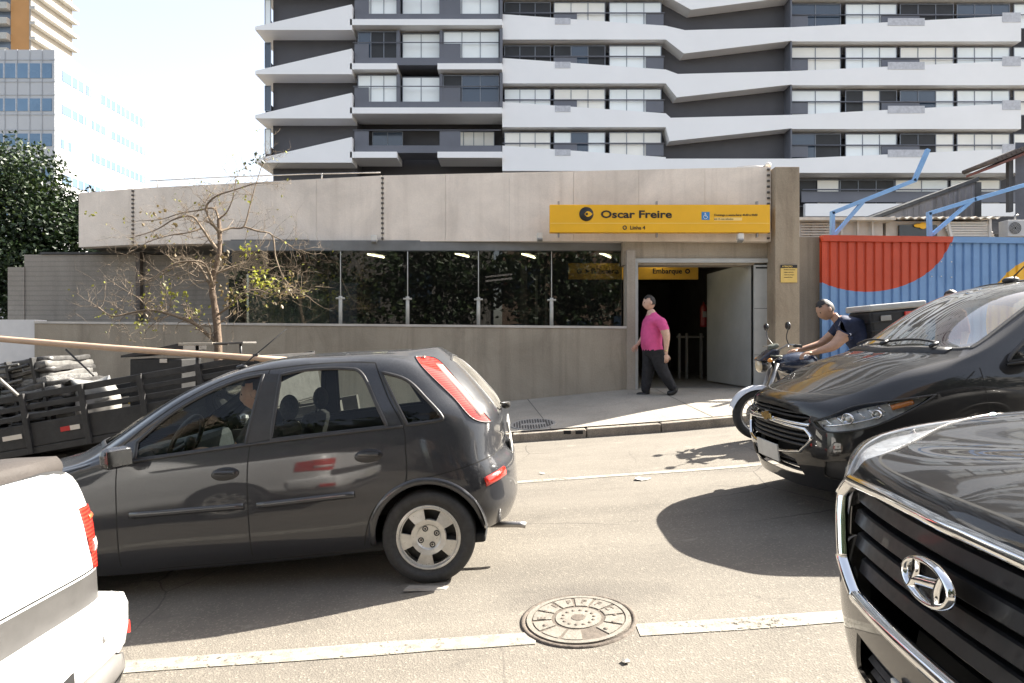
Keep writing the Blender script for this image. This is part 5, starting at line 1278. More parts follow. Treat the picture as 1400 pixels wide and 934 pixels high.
# core walls
m = MB(); a, b = T(372,0)[0], T(487,0)[0]; zt = T(0,241)[1]+3.0*(FLOORS-1)
zb = .9
m.box(((a+b)/2,TY+5,(zt+zb)/2),(b-a,9.6,zt-zb)); part(m, 'left_wing_wall', TDARK)
a, b = T(487,0)[0], T(687,0)[0]; m = MB(); m.box(((a+b)/2,TY+6.2,(zt+zb)/2),(b-a,9.0,zt-zb)); part(m, 'centre_wall', TDARK)
a, b = T(687,0)[0], T(1900,0)[0]; m = MB(); m.box(((a+b)/2,TY+6.0,(zt+zb)/2),(b-a,8.6,zt-zb)); part(m, 'right_wing_wall', TDARK)
a, b = T(906,0)[0], T(1075,0)[0]; m = MB(); m.box(((a+b)/2,TY+1.1,(zt+zb)/2),(b-a,1.8,zt-zb)); part(m, 'recess_wall', TDARK)
rw = random.Random(5)
def window(mb, x0, x1, z0, z1, y, n, style):
    """framed sliding panes: blinds, sky-reflecting glass or an open dark room"""
    fr = .045; w = (x1-x0)/n
    mb.box(((x0+x1)/2,y+.10,(z0+z1)/2),(x1-x0,.05,z1-z0),None,2)
    for i in range(n):
        s = style[i % len(style)]
        mi = {'b':0,'w':1,'g':3,'d':2}[s]
        mb.box((x0+w*(i+.5),y+.05,(z0+z1)/2),(w-fr,.03,z1-z0-fr),None,mi)
    for i in range(n+1): mb.box((x0+w*i,y+.03,(z0+z1)/2),(fr,.06,z1-z0),None,4)
    for z in (z0, z1): mb.box(((x0+x1)/2,y+.03,z),(x1-x0,.06,fr),None,4)
WM = [BLIND, BLINDW, DRK, TGL, ALU]
def sty(n):
    r = rw.random()
    if r < .54: return ['b']*n
    if r < .76: return ['w']*n
    if r < .90: return [rw.choice('bg') for _ in range(n)]
    if r < .96: return [rw.choice('gd') for _ in range(n)]
    return ['d']*n
stuff = MB(); stuffband = MB(); stuffpar = MB()
vis = range(0, 6)
def zz(py, n): return T(0, py+dpy*n)[1]
for n in range(FLOORS):
    seen = n <= 5
    def emit(mk, name, mats, bulk):
        if seen:
            m = MB(); mk(m); part(m, name, mats)
        else: mk(bulk)
    # --- left wing: white wedges
    def wedge(m):
        x0, x1 = T(359,0)[0], T(487.5,0)[0]
        m.prism([(x0,zz(229.5,n)),(x1,zz(229.5,n)),(x1,zz(195.5,n)),(x0,zz(225,n))], TY-1.3, TY+.2, 'y')
        m.prism([(x0,zz(229.5,n)),(T(372,0)[0],zz(229.5,n)),(T(372,0)[0],zz(222,n)),(x0,zz(225,n))], TY+.2, TY+8, 'y')
    emit(wedge, 'balcony_band', TWHITE, stuffband)
    def sidebal(m):      # glazed balconies on the left flank
        x0, x1 = T(364,0)[0], T(371.8,0)[0]
        m.box(((x0+x1)/2,TY+1.0,(zz(224,n)+zz(214,n))/2),(x1-x0,2.4,zz(214,n)-zz(224,n)),None,5)
        window(m, x0, x1, zz(212,n), zz(178,n), TY-.25, 1, ['b','g'][rw.random() < .6:][:1])
        m.box((x0,TY+1,zz(205,n)),(.04,2.2,zz(195,n)-zz(213,n)),None,3)
    emit(sidebal, 'window', WM+[TGREY], stuff)
    # --- centre wing
    x0, x1 = T(485,0)[0], T(687,0)[0]; xm0, xm1 = T(547,0)[0], T(601,0)[0]
    for a, b in ([(x0,x1)] if n % 2 == 1 else [(x0,xm0),(xm1,x1)]):
        def cslab(m): m.box(((a+b)/2,TY-.2,(zz(223,n)+zz(215,n))/2),(b-a,2.2,zz(215,n)-zz(223,n)))
        emit(cslab, 'balcony_slab', TWHITE, stuffband)
    def cpar(m):
        m.box(((x0+x1)/2+.1,TY-.1,(zz(214.8,n)+zz(205,n))/2),(x1-x0-.3,1.8,zz(205,n)-zz(214.8,n)))
    emit(cpar, 'balcony_parapet', TGREY, stuffpar)
    for a, b in ((x0+.2,T(508,0)[0]),(xm1+.1,T(631,0)[0])):
        def pan(m): m.box(((a+b)/2,TY-.86,(zz(205,n)+zz(185,n))/2),(b-a,.04,zz(185,n)-zz(205,n)))
        emit(pan, 'balcony_panel', TGREY, stuffpar)
    def crail(m): m.tube([(x0+.1,TY-.92,zz(184,n)),(x1-.1,TY-.92,zz(184,n))], .035, 6)
    emit(crail, 'balcony_rail', TGREY, stuffpar)
    if n == 0:       # open loggia on the lowest visible floor
        for q_ in ((505,547,2,'g'),(618,675,4,'w')):
            def cw(m): window(m, T(q_[0],0)[0], T(q_[1],0)[0], zz(205,n), zz(174,n), TY+1.0, q_[2], [q_[3]])
            emit(cw, 'window', WM, stuff)
    else:
        for a, b, k in ((493,545,3),(552,602,2),(608,682,3)):
            s = sty(k)
            def cw(m): window(m, T(a,0)[0], T(b,0)[0], zz(205 if a != 552 else 210,n), zz(168,n), TY-.75+(.3 if a == 552 else 0), k, s)
            emit(cw, 'window', WM, stuff)
        for cx_, cw_ in ((547.5,1.9),(605,1.9),(685.5,2.4)):
            def cd(m): m.box((T(cx_,0)[0],TY+.05,zz(190,n)),(.2,cw_,2.3),None,0)
            emit(cd, 'balcony_fin', TGREY, stuffpar)
    # --- middle wing bands
    xa, xb = T(687,0)[0], T(906,0)[0]
    def mb_(m): m.prism([(xa,zz(238.5,n)),(xb,zz(238.5,n)),(xb,zz(220,n)),(xa,zz(204.5,n))], TY-.9, TY-.6, 'y'); m.box(((xa+xb)/2,TY+.3,zz(237.5,n)),(xb-xa,1.8,.12))
    emit(mb_, 'balcony_band', TWHITE, stuffband)
    def mv(m):
        x = T(763,0)[0]-(T(0,0)[0]-T(-22,0)[0])*(n == 0 or n == 1); m.box((T(768,0)[0],TY-.915,zz(214,n)),(1.05,.02,.42)); 
    emit(mv, 'vent_panel', M('vent_pale_grey', (.52,.52,.55), .6), stuffpar)
    for a, b, k in ((690,752,3),(757,826,3),(832,902,3)):
        s = ['d'] if (a == 690 and n in (2,3)) else sty(k)
        def mw(m): window(m, T(a,0)[0], T(b,0)[0], zz(216,n), zz(184,n), TY-.42, k, s)
        emit(mw, 'window', WM, stuff)
    def rail(m): m.tube([(xa,TY-.55,zz(199.5,n)),(xb,TY-.55,zz(199.5,n))], .05, 6)
    emit(rail, 'balcony_rail', TGREY, stuffpar)
    for cx_, w_ in ((893,1.2),(772,1.6)):
        def pan(m): m.box((T(cx_,0)[0],TY-.5,zz(208,n)),(w_,.06,zz(200,n)-zz(216,n)))
        emit(pan, 'balcony_panel', TGREY, stuffpar)
    # --- folded band across the recess: vertex walks left one floor at a time
    vx = 901.5+9.6*n; tx = 903+9.6*n
    xr = T(1075,0)[0]; v_, t_ = T(vx,0)[0], T(max(tx,907.5),0)[0]
    dn = min(1, .15+.28*n) if n < 4 else 1
    vz = zz(254,n) if n > 0 else zz(241,n)
    vb, vt = ({0:(241,226)}.get(n, (257.3,226.0)))
    def fold(m):
        if n == 0:
            m.prism([(xb,zz(240,n)),(xr,zz(240,n)),(xr,zz(222,n)),(xb,zz(222,n))], TY-.9, TY-.6, 'y'); return
        A = [(xb,zz(238.5,n)),(v_,zz(257.3,n)),(t_ if t_ > xb else xb+.05,zz(226.,n)),(xb,zz(220,n))]
        m.prism(A, TY-.9, TY-.6, 'y')
        m.prism([(v_,zz(257.3,n)),(xr,zz(240,n)),(xr,zz(222,n)),(t_ if t_ > xb else xb+.05,zz(226.,n))], TY-.9, TY-.6, 'y')
        m.prism([(v_,zz(257.2,n)),(xr,zz(239.9,n)),(xr,zz(237.5,n)),(v_+.1,zz(254.8,n))], TY-.6, TY+.3, 'y')
        m.prism([(xb,zz(238.4,n)),(v_,zz(257.2,n)),(v_,zz(254.5,n)),(xb,zz(236,n))], TY-.6, TY+.3, 'y')
    emit(fold, 'folded_band', TWHITE, stuffband)
    # --- right wing
    xe = T(1382,0)[0] if n % 2 == 1 else T(1420,0)[0]
    x9 = T(1900,0)[0]
    if n == 0: xe = T(1386,0)[0]
    def rb(m):
        if n == 0:
            m.prism([(xr,zz(241,n)),(xe,zz(241,n)),(xe,zz(208,n)),(xr,zz(222,n))], TY-.9, TY-.6, 'y')
        else: m.prism([(xr,zz(241,n)),(xe,zz(241,n)),(xe,zz(206,n)),(xr,zz(222,n))], TY-.9, TY-.6, 'y')
        m.box(((xr+xe)/2,TY+.3,zz(240,n)),(xe-xr,1.8,.12))
    emit(rb, 'balcony_band', TWHITE, stuffband)
    def rb2(m): m.prism([(T(1520,0)[0],zz(241,n)),(x9,zz(241,n)),(x9,zz(222,n)),(T(1520,0)[0],zz(206,n))], TY-.9, TY-.6, 'y')
    rb2(stuffband)
    for vx_, vy_, vw_, vh_ in ((1228,215,2.5,.5),(1369,209,1.25,.65)):
        def rv(m): m.box((T(vx_,0)[0],TY-.915,zz(vy_,n)),(vw_,.02,vh_))
        emit(rv, 'vent_panel', MATS['vent_pale_grey'], stuffpar)
    for a, b, k in ((1077,1145,2),(1152,1221,3),(1226,1298,3),(1303,1374,3),(1380,1440,2)):
        s = sty(k); 
        if n == 0 and a == 1226: s = ['d','d','w']
        if n == 1 and a == 1152: s = ['d','w','d']
        if n == 3 and a in (1077,): s = ['g']
        if n == 3 and a in (1303,1226): s = ['d'] if a == 1226 else ['g']
        def ww(m): window(m, T(a,0)[0], T(b,0)[0], zz(219,n), zz(186,n), TY-.42, k, s)
        emit(ww, 'window', WM, stuff)
    def rr(m): m.tube([(xr,TY-.55,zz(202,n)),(T(1440,0)[0],TY-.55,zz(202,n))], .05, 6)
    emit(rr, 'balcony_rail', TGREY, stuffpar)
    for cx_, w_, t_ in ((1088,1.2,.06),(1225,2.6,.06)):
        def pan(m): m.box((T(cx_,0)[0],TY-.5,zz(209.5,n)),(w_,t_,.85))
        emit(pan, 'balcony_panel', TGREY, stuffpar)
    def fin(m): m.box((xr-.02,TY+.1,zz(212,n)),(.1,1.9,2.98))
    emit(fin, 'balcony_fin', TGREY, stuffpar)
part(stuff, 'window', WM+[TGREY], 'stuff'); part(stuffband, 'upper_bands', TWHITE, 'stuff'); part(stuffpar, 'upper_parapets', TGREY, 'stuff')
# lowest storey just above the pavilion roof
n = -1
m = MB(); xa, xe = T(1093,0)[0], T(1386,0)[0]; m.box(((xa+xe)/2,TY-.75,zz(232,n)),(xe-xa,.3,zz(224,n)-zz(241,n))); part(m, 'balcony_band', TWHITE)
for a, b, s in ((1095,1120,['d']),(1120,1150,['w']),(1152,1226,['d','d','d']),(1228,1300,['w','b']),(1304,1372,['b','w'])):
    m = MB(); window(m, T(a,0)[0], T(b,0)[0], zz(222,n), zz(186,n), TY+.3, len(s), s); part(m, 'window', WM)
m = MB(); m.tube([(xa,TY-.5,zz(203,n)),(xe,TY-.5,zz(203,n))], .05, 6); m.box(((xa+xe)/2,TY-.3,zz(212,n)),(xe-xa,.06,.75)); part(m, 'balcony_parapet', TGREY)
# ---- white office block, far left
k7 = 70/F
ob = empty('office_block', (-52,70,1), label='white office block with rows of blue strip windows', cat='building')
xa, xc = -75, (76-700)*k7; zr = H-(68-467)*k7; y1 = 88.2
m = MB(); m.box(((xa+xc)/2,70+9.1,(zr-2)/2+.0),(xc-xa,18.2,zr+2)); S_(m, 'wall', M('office_white', (.50,.51,.53), .5, .03, .2), ob)
OG = M('office_glass', (.15,.25,.38), .25, .15, .2, spec=.3)
for py0, py1 in ((87,107),(135,152),(183,200),(231,248),(279,296)):
    z0, z1 = H-(py1-467)*k7, H-(py0-467)*k7
    m = MB(); m.box(((xa+xc)/2-.2,69.97,(z0+z1)/2),(xc-xa-.4,.06,z1-z0),None,0)
    for i in range(16): m.box((xc-.2-i*1.35,69.93,(z0+z1)/2),(.09,.05,z1-z0),None,1)
    S_(m, 'window', [OG, M('office_mullion', (.55,.57,.60), .5)], ob)
    m = MB()
    segs = {87:((71,74.5),(75,76),(77.5,87)),135:((71,75),(76,78.5),(79.5,87)),183:((70.8,71.3),(72,72.5),(76,87)),231:((71,87),),279:((71,87),)}[py0]
    for a, b in segs: m.box((xc+.02,(a+b)/2,(z0+z1)/2-.1),(.06,b-a,(z1-z0)*.75),None,2)
    for y in range(72,87,1): m.box((xc+.06,y+.5,(z0+z1)/2-.1),(.05,.12,(z1-z0)*.75),None,1)
    S_(m, 'window', [OG, MATS['office_mullion'], M('office_glass_sunlit', (.10,.15,.22), .5, .1, .3, spec=.1)], ob)  # side panes coloured darker to offset the direct sun
m = MB()
for i in range(17): m.box((xc-.1-i*1.35,69.95,zr/2),(.06,.04,zr))
for py in (82,112,130,157,178): m.box(((xa+xc)/2,69.95,H-(py-467)*k7),(xc-xa,.04,.06))
S_(m, 'cladding_joint', M('cladding_joint', (.45,.47,.50), .6), ob)
# ---- ochre tower behind it
k11 = 110/F
ot = empty('ochre_tower', (-80,110,1), label='ochre tower with white angled balcony slabs behind the office block', cat='building')
x0, x1 = (11-700)*k11, (37-700)*k11
m = MB(); m.box(((x0+x1)/2,115.6,40),(x1-x0,10,80)); S_(m, 'wall', M('ochre_render', (.50,.26,.10), .8, .08, .2), ot)
m = MB(); m.box((x1+.15,115.7,40),(.3,10.4,80)); S_(m, 'side_wall', M('tower_pale', (.34,.31,.27), .7, .05, .2), ot)
m = MB(); m.box((x0-4.02,116,40),(8,10,80)); S_(m, 'front_wall', M('tower_glass_dark', (.16,.20,.26), .2, .2, .3), ot)
for i in range(9):
    z = H+(467-62)*k11+i*2.6-1.5
    m = MB(); m.prism([(x1+.31,110.1),(x1+1.3,110.1),(x1+1.3,121.2),(x1+.31,121.2)], z, z+.5, 'z'); S_(m, 'balcony_slab', M('slab_white', (.45,.44,.41), .7), ot)
    m = MB(); m.box((x0-4,110.4,z+.5),(7.8,1.2,1.1)); S_(m, 'balcony', MATS['slab_white'], ot)
# ------------------------------------------------------------------ people
SKIN = M('skin', (.42,.25,.17), .5, .1, 30); SKINP = M('skin_light', (.56,.36,.27), .5, .1, 30)
HAIR = M('hair_dark', (.018,.014,.012), .6, .3, 60)
def figure(name, J, bones, mats, head_c, face_dir, head_up, label, cat='person', hand_dirs=(), hem=None, hair=True, parent=None, skin_idx=0, head_r=.105, **kw):
    """J: joint -> (point, radius); bones: list of (a, b, material index); one continuous skinned body"""
    names = list(J); me = bpy.data.meshes.new('rig')
    me.from_pydata([J[n][0] for n in names], [(names.index(a), names.index(b)) for a, b, _ in bones], [])
    o = bpy.data.objects.new('rig', me); COL.objects.link(o)
    sk = o.modifiers.new('skin', 'SKIN'); sk.use_smooth_shade = True; sk.branch_smoothing = .4
    for i, n in enumerate(names):
        r = J[n][1]; r = r if isinstance(r, tuple) else (r, r); me.skin_vertices[0].data[i].radius = r; me.skin_vertices[0].data[i].use_root = (i == 0)
    su = o.modifiers.new('sub', 'SUBSURF'); su.levels = 3
    dg = bpy.context.evaluated_depsgraph_get(); em = o.evaluated_get(dg).to_mesh()
    mb = MB(); mb.v = [tuple(v.co) for v in em.vertices]
    R1 = lambda n: (J[n][1] if not isinstance(J[n][1], tuple) else min(J[n][1]))
    segs = [(Vector(J[a][0]), Vector(J[b][0]), m, R1(a), R1(b)) for a, b, m in bones]
    for p in em.polygons:
        c = p.center; best = None
        for a, b, m, ra, rb in segs:
            t = max(0, min(1, (c-a).dot(b-a)/max(1e-9, (b-a).length_squared))); d = (c-(a+(b-a)*t)).length-.85*(ra+(rb-ra)*t)
            if best is None or d < best[0]: best = (d, m)
        if hem is not None and best[1] in (1, 2): best = (0, 1 if c.z > hem else 2)
        mb.f.append(tuple(p.vertices)); mb.m.append(best[1]); mb.sm.append(True)
    # cloth hangs in folds: push the clothed skin in and out along its normals
    from mathutils import noise as N
    cl = set(i for f, m_ in zip(mb.f, mb.m) if m_ in (1, 2) for i in f)
    for v in em.vertices:
        if v.index in cl:
            q = Vector(v.co); w_ = 1-abs(N.noise(Vector((q.x*9, q.y*9, q.z*14+q.x*6))))*2; w2 = N.noise(q*22)
            mb.v[v.index] = tuple(q+Vector(v.normal)*(w_*.007+w2*.004))
    o.evaluated_get(dg).to_mesh_clear(); bpy.data.objects.remove(o); bpy.data.meshes.remove(me)
    # head with brow, nose, mouth, ears
    f = Vector(face_dir).normalized(); u = Vector(head_up); u = (u-f*u.dot(f)).normalized(); l = u.cross(f); C = Vector(head_c); R3 = Matrix((f, l, u)).transposed()
    seg, ring = 28, 20; vs = []
    for i in range(ring+1):
        th = math.pi*i/ring
        for k in range(seg):
            a = 2*math.pi*k/seg; x, y, z = math.sin(th)*math.cos(a), math.sin(th)*math.sin(a), math.cos(th)
            q = Vector((x*.92, y*.72, z*1.12))
            if z < -.1: q.x *= 1-.10*(-z); q.y *= 1-.28*(-z)
            if x > 0 and z < -.2: q.x += .10*x*(1-abs(y))
            g = lambda cy, cz, sy, sz: math.exp(-((y-cy)/sy)**2-((z-cz)/sz)**2)*(x > 0)
            q.x += .17*g(0,-.18,.13,.16)+.06*g(0,.05,.10,.14)+.05*g(0,.2,.5,.08)-.07*g(.30,.04,.16,.10)-.07*g(-.30,.04,.16,.10)+.05*g(0,-.50,.22,.05)+.05*g(0,-.60,.20,.05)-.03*g(0,-.55,.25,.02)
            vs.append(C+R3 @ (q*head_r))
    fs = [(i*seg+k, (i+1)*seg+k, (i+1)*seg+(k+1) % seg, i*seg+(k+1) % seg) for i in range(ring) for k in range(seg)]
    mb.add(vs, fs, skin_idx, True)
    for s in (1, -1):
        mb.ball(C+R3 @ Vector((-.05*head_r, .73*head_r*s, -.02*head_r)), (.24*head_r,.09*head_r,.32*head_r), skin_idx, 10, 8, R3)
        mb.ball(C+R3 @ Vector((.80*head_r, .28*head_r*s, .04*head_r)), .075*head_r, len(mats), 10, 8)
    # hands: palm and five curled fingers
    for (w, d, pn, th_) in hand_dirs:
        w = Vector(w); d = Vector(d).normalized(); pn = Vector(pn); pn = (pn-d*pn.dot(d)).normalized(); s_ = d.cross(pn)
        Rh = Matrix((d, s_, pn)).transposed(); mb.ball(w+d*.045, (.055,.040,.018), skin_idx, 12, 8, Rh)
        for i, ln in enumerate((.062,.075,.070,.055)):
            b0 = w+d*.085+s_*(.028-.0187*i); c = pn*-1
            mb.tube([b0-d*.02, b0, b0+d*ln*.45+c*.012, b0+d*ln*.72+c*.036, b0+d*ln*.70+c*.060], [.0085,.0085,.008,.0075,.006], 7, skin_idx)
        b0 = w+d*.03+s_*.036*th_; mb.tube([b0-s_*.02*th_, b0, b0+d*.035+s_*.022*th_-pn*.008, b0+d*.062+s_*.018*th_-pn*.022], [.012,.011,.009,.007], 7, skin_idx)
    body = mb.build(name, list(mats)+[M('eye_dark', (.03,.02,.02), .2, 0)], parent, label=label, cat=cat, weld=False, **kw)
    if hair:
        h = MB(); vs = []
        for i in range(ring+1):
            th = math.pi*i/ring
            for k in range(seg):
                a = 2*math.pi*k/seg; x, y, z = math.sin(th)*math.cos(a), math.sin(th)*math.sin(a), math.cos(th)
                n = rnd.uniform(.98,1.05); q = Vector((x*.97-.03, y*.78, z*1.17+.01))*n; vs.append(C+R3 @ (q*head_r))
        keep = []
        for i in range(ring):
            for k in range(seg):
                a = 2*math.pi*(k+.5)/seg; th = math.pi*(i+.5)/ring; x, z = math.sin(th)*math.cos(a), math.cos(th)
                if z > .56+.08*math.cos(a*5) or (x < -.02 and z > -.35) : keep.append((i*seg+k, (i+1)*seg+k, (i+1)*seg+(k+1) % seg, i*seg+(k+1) % seg))
        h.add(vs, keep, 0, True); h.build('hair', HAIR, body)
    return body
PINK = M('polo_pink', (.62,.085,.25), .85, .10, 14, bmp=.6, bscale=9); TROU = M('trousers_black', (.014,.014,.017), .85, .3, 12, bmp=.6, bscale=9)
SHOE = M('shoe_black', (.012,.011,.011), .4, .2, 20); NAVY = M('tee_navy', (.018,.026,.06), .85, .2, 12, bmp=.6, bscale=9)
# --- man in the pink polo stepping past the door
Y0 = 10.55
def P(px, py, dy=0): 
    return tuple(W(px, py, Y0+dy))
J = {'pelvis':(P(893.5,480),(.215,.20)),'waist':(P(889,466),(.245,.215)),'chest':(P(892,447),(.205,.215)),'collar':(P(894,435),(.115,.15)),'neck':(P(891,429),.075),'skull':(P(889,422),.07),
 'shoulder_n':(P(904,440,-.19),.088),'elbow_n':(P(911.5,462,-.26),.058),'wrist_n':(P(910.5,481,-.23),.031),'palm_n':(P(911,485.5,-.23),.026),'mid_n':(P(908.5,450,-.24),.08),
 'shoulder_f':(P(884,439,.19),.066),'mid_f':(P(881.5,449,.22),.06),'elbow_f':(P(880,460,.24),.045),'wrist_f':(P(873,470,.22),.030),'palm_f':(P(870,473,.21),.026),
 'hip_n':(P(897,483,-.09),(.14,.14)),'knee_n':(P(906.5,509,-.10),.098),'ankle_n':(P(920,531,-.08),.072),'heel_n':(P(924,534.5,-.08),.062),'toe_n':(P(912,539.5,-.10),.05),
 'hip_f':(P(889,483,.09),(.14,.14)),'knee_f':(P(886,510,.08),.10),'ankle_f':(P(882,534.5,.07),.075),'heel_f':(P(885,538.5,.07),.064),'toe_f':(P(869,541.5,.05),.052)}
B = [('pelvis','waist',1),('waist','chest',1),('chest','collar',1),('collar','neck',0),('neck','skull',0),('collar','shoulder_n',1),('shoulder_n','mid_n',1),('mid_n','elbow_n',0),('elbow_n','wrist_n',0),('wrist_n','palm_n',0),
 ('collar','shoulder_f',1),('shoulder_f','mid_f',1),('mid_f','elbow_f',0),('elbow_f','wrist_f',0),('wrist_f','palm_f',0),
 ('pelvis','hip_n',2),('hip_n','knee_n',2),('knee_n','ankle_n',2),('ankle_n','heel_n',3),('heel_n','toe_n',3),('pelvis','hip_f',2),('hip_f','knee_f',2),('knee_f','ankle_f',2),('ankle_f','heel_f',3),('heel_f','toe_f',3)]
man = figure('person', J, B, [SKINP, PINK, TROU, SHOE], P(887.5,414), (-1,-.08,-.08), (0,0,1), 'man in pink polo shirt and black trousers walking past the station door',
   hand_dirs=[(P(911,484.5,-.23),(.05,0,-1),(0,-1,0),-1),(P(871,472,.21),(-.6,-.1,-.6),(0,1,.2),1)], head_r=.108, hem=P(893,478.5)[2])
m = MB(); m.tube([W(905+2.2*math.cos(a)+5.5, 480.0+.5*math.sin(a), Y0-.23+.035*math.sin(a)) for a in np.linspace(0,2*math.pi,14)], .010, 6, caps=False); m.build('wristwatch', M('watch_gold', (.6,.5,.25), .3, 0, metal=1.0), man)
m = MB(); m.tube([Vector(P(892,431.5))+Vector((.072*math.cos(a)-.008, .075*math.sin(a), .018*math.cos(a+math.pi))) for a in np.linspace(.25,2*math.pi-.25,20)], .016, 6, flat=.6); m.build('collar', PINK, man)
# --- motorcyclist leaning over his handlebar
Y0 = 7.62
J = {'pelvis':(P(1197,497),(.2,.2)),'waist':(P(1186,475),(.2,.20)),'chest':(P(1167,452),(.19,.21)),'collar':(P(1153,441),(.11,.14)),'neck':(P(1143,435),.057),'skull':(P(1137,430),.062),
 'shoulder_n':(P(1160,447,-.20),.09),'mid_n':(P(1153,459,-.24),.08),'elbow_n':(P(1139,474,-.28),.06),'wrist_n':(P(1113,482,-.27),.031),'palm_n':(P(1105,483,-.27),.026),
 'shoulder_f':(P(1148,445,.19),.068),'mid_f':(P(1138,457,.25),.060),'elbow_f':(P(1122,470,.30),.045),'wrist_f':(P(1094,478,.28),.030),'palm_f':(P(1087,479,.28),.026),
 'hip_n':(P(1193,502,-.11),.10),'knee_n':(P(1146,514,-.20),.072),'ankle_n':(P(1170,553,-.20),.05),'toe_n':(P(1146,560,-.20),.036),
 'hip_f':(P(1193,502,.11),.10),'knee_f':(P(1146,514,.20),.072),'ankle_f':(P(1170,553,.20),.05),'toe_f':(P(1146,560,.20),.036)}
B = [('pelvis','waist',1),('waist','chest',1),('chest','collar',1),('collar','neck',0),('neck','skull',0)]
for s in 'nf': B += [('collar','shoulder_'+s,1),('shoulder_'+s,'mid_'+s,1),('mid_'+s,'elbow_'+s,0),('elbow_'+s,'wrist_'+s,0),('wrist_'+s,'palm_'+s,0),('pelvis','hip_'+s,2),('hip_'+s,'knee_'+s,2),('knee_'+s,'ankle_'+s,2),('ankle_'+s,'toe_'+s,3)]
rider = figure('person', J, B, [SKIN, NAVY, M('jeans_dark', (.03,.04,.07), .85, .3, 12), SHOE], P(1128,424), (-.9,-.15,-.45), (-.35,0,1), 'motorcyclist in navy T-shirt leaning over the handlebar behind the black car',
   hand_dirs=[(P(1110,482,-.27),(-1,0,-.15),(0,0,1),1),(P(1091,478.5,.28),(-1,0,-.15),(0,0,1),-1)], head_r=.11)
m = MB(); m.tube([W(1155,461.5,Y0-.235)+Vector((.072*math.cos(a)*.8, .072*math.sin(a), .072*math.cos(a)*.6)) for a in np.linspace(0,2*math.pi,18)], .006, 6, caps=False); m.build('sleeve_piping', M('piping_white', (.7,.7,.7), .8, 0), rider)
# --- driver of the hatchback, left hand on the wheel (in the car's own frame, baked to world)
def Cc(x, y, z): return tuple(HATCH.matrix_world @ Vector((x, y, z)))
J = {'pelvis':(Cc(1.22,.36,.56),(.15,.15)),'waist':(Cc(1.14,.36,.74),(.14,.16)),'chest':(Cc(1.10,.36,.95),(.13,.17)),'collar':(Cc(1.09,.36,1.07),(.08,.11)),'neck':(Cc(1.11,.36,1.13),.055),'skull':(Cc(1.13,.36,1.18),.06)}
B = [('pelvis','waist',1),('waist','chest',1),('chest','collar',1),('collar','neck',0),('neck','skull',0)]
for s, k in (('n',1),('f',-1)):
    J.update({'shoulder_'+s:(Cc(1.10,.36+.18*k,1.04),.065),'mid_'+s:(Cc(1.17,.36+.22*k,.93),.058),'elbow_'+s:(Cc(1.27,.36+.22*k,.82),.044),'wrist_'+s:(Cc(1.50,.36+.10*k,.865),.030),'palm_'+s:(Cc(1.55,.36+.08*k,.87),.026),
      'hip_'+s:(Cc(1.25,.36+.09*k,.54),.10),'knee_'+s:(Cc(1.66,.36+.12*k,.60),.068),'ankle_'+s:(Cc(1.90,.36+.1*k,.36),.045),'toe_'+s:(Cc(2.06,.36+.1*k,.40),.035)})
    B += [('collar','shoulder_'+s,1),('shoulder_'+s,'mid_'+s,1),('mid_'+s,'elbow_'+s,0),('elbow_'+s,'wrist_'+s,0),('wrist_'+s,'palm_'+s,0),('pelvis','hip_'+s,2),('hip_'+s,'knee_'+s,2),('knee_'+s,'ankle_'+s,2),('ankle_'+s,'toe_'+s,3)]
fw_ = HATCH.matrix_world.to_3x3()
figure('person', J, B, [SKIN, M('shirt_dark', (.03,.03,.033), .85), TROU, SHOE], Cc(1.155,.36,1.245), tuple(fw_ @ Vector((1,.15,-.05))), (0,0,1), 'driver in a dark shirt with hands on the wheel inside the grey hatchback',
   hand_dirs=[(Cc(1.53,.44,.87), tuple(fw_ @ Vector((1,-.3,.25))), (0,0,1), 1),(Cc(1.53,.28,.87), tuple(fw_ @ Vector((1,.3,.25))), (0,0,1), -1)], head_r=.105)
# --- someone behind the black car: only the top of the head shows
Y0 = 8.3
zg = walk_z(5.66, 8.8)
hc = Vector(P(1300,410)); g0 = hc.copy(); ht = hc.z-zg
def Q(dx, dy, k): return (hc.x+dx, hc.y+dy, zg+ht*k)
J = {'pelvis':(Q(0,0,.58),.15),'chest':(Q(0,0,.80),(.14,.17)),'collar':(Q(0,0,.88),(.08,.11)),'neck':(Q(0,0,.93),.056),'skull':(Q(0,0,.97),.06)}
B = [('pelvis','chest',1),('chest','collar',1),('collar','neck',0),('neck','skull',0)]
for s, k in (('n',-1),('f',1)):
    J.update({'shoulder_'+s:(Q(0,.19*k,.86),.066),'elbow_'+s:(Q(.02,.25*k,.68),.046),'wrist_'+s:(Q(-.03,.25*k,.52),.03),'palm_'+s:(Q(-.04,.25*k,.48),.026),'hip_'+s:(Q(0,.09*k,.54),.10),'knee_'+s:(Q(-.02,.1*k,.29),.068),'ankle_'+s:(Q(0,.1*k,.05),.046),'toe_'+s:(Q(-.14,.1*k,.02),.034)})
    B += [('collar','shoulder_'+s,1),('shoulder_'+s,'elbow_'+s,1),('elbow_'+s,'wrist_'+s,0),('wrist_'+s,'palm_'+s,0),('pelvis','hip_'+s,2),('hip_'+s,'knee_'+s,2),('knee_'+s,'ankle_'+s,2),('ankle_'+s,'toe_'+s,3)]
figure('person', J, B, [SKIN, M('shirt_maroon', (.16,.04,.04), .85), TROU, SHOE], tuple(hc), (-.8,-.5,0), (0,0,1), 'person standing behind the black car, only the top of a dark-haired head showing',
   hand_dirs=[(Q(-.04,-.25,.50),(0,0,-1),(0,-1,0),-1),(Q(-.04,.25,.50),(0,0,-1),(0,1,0),1)], head_r=.11)
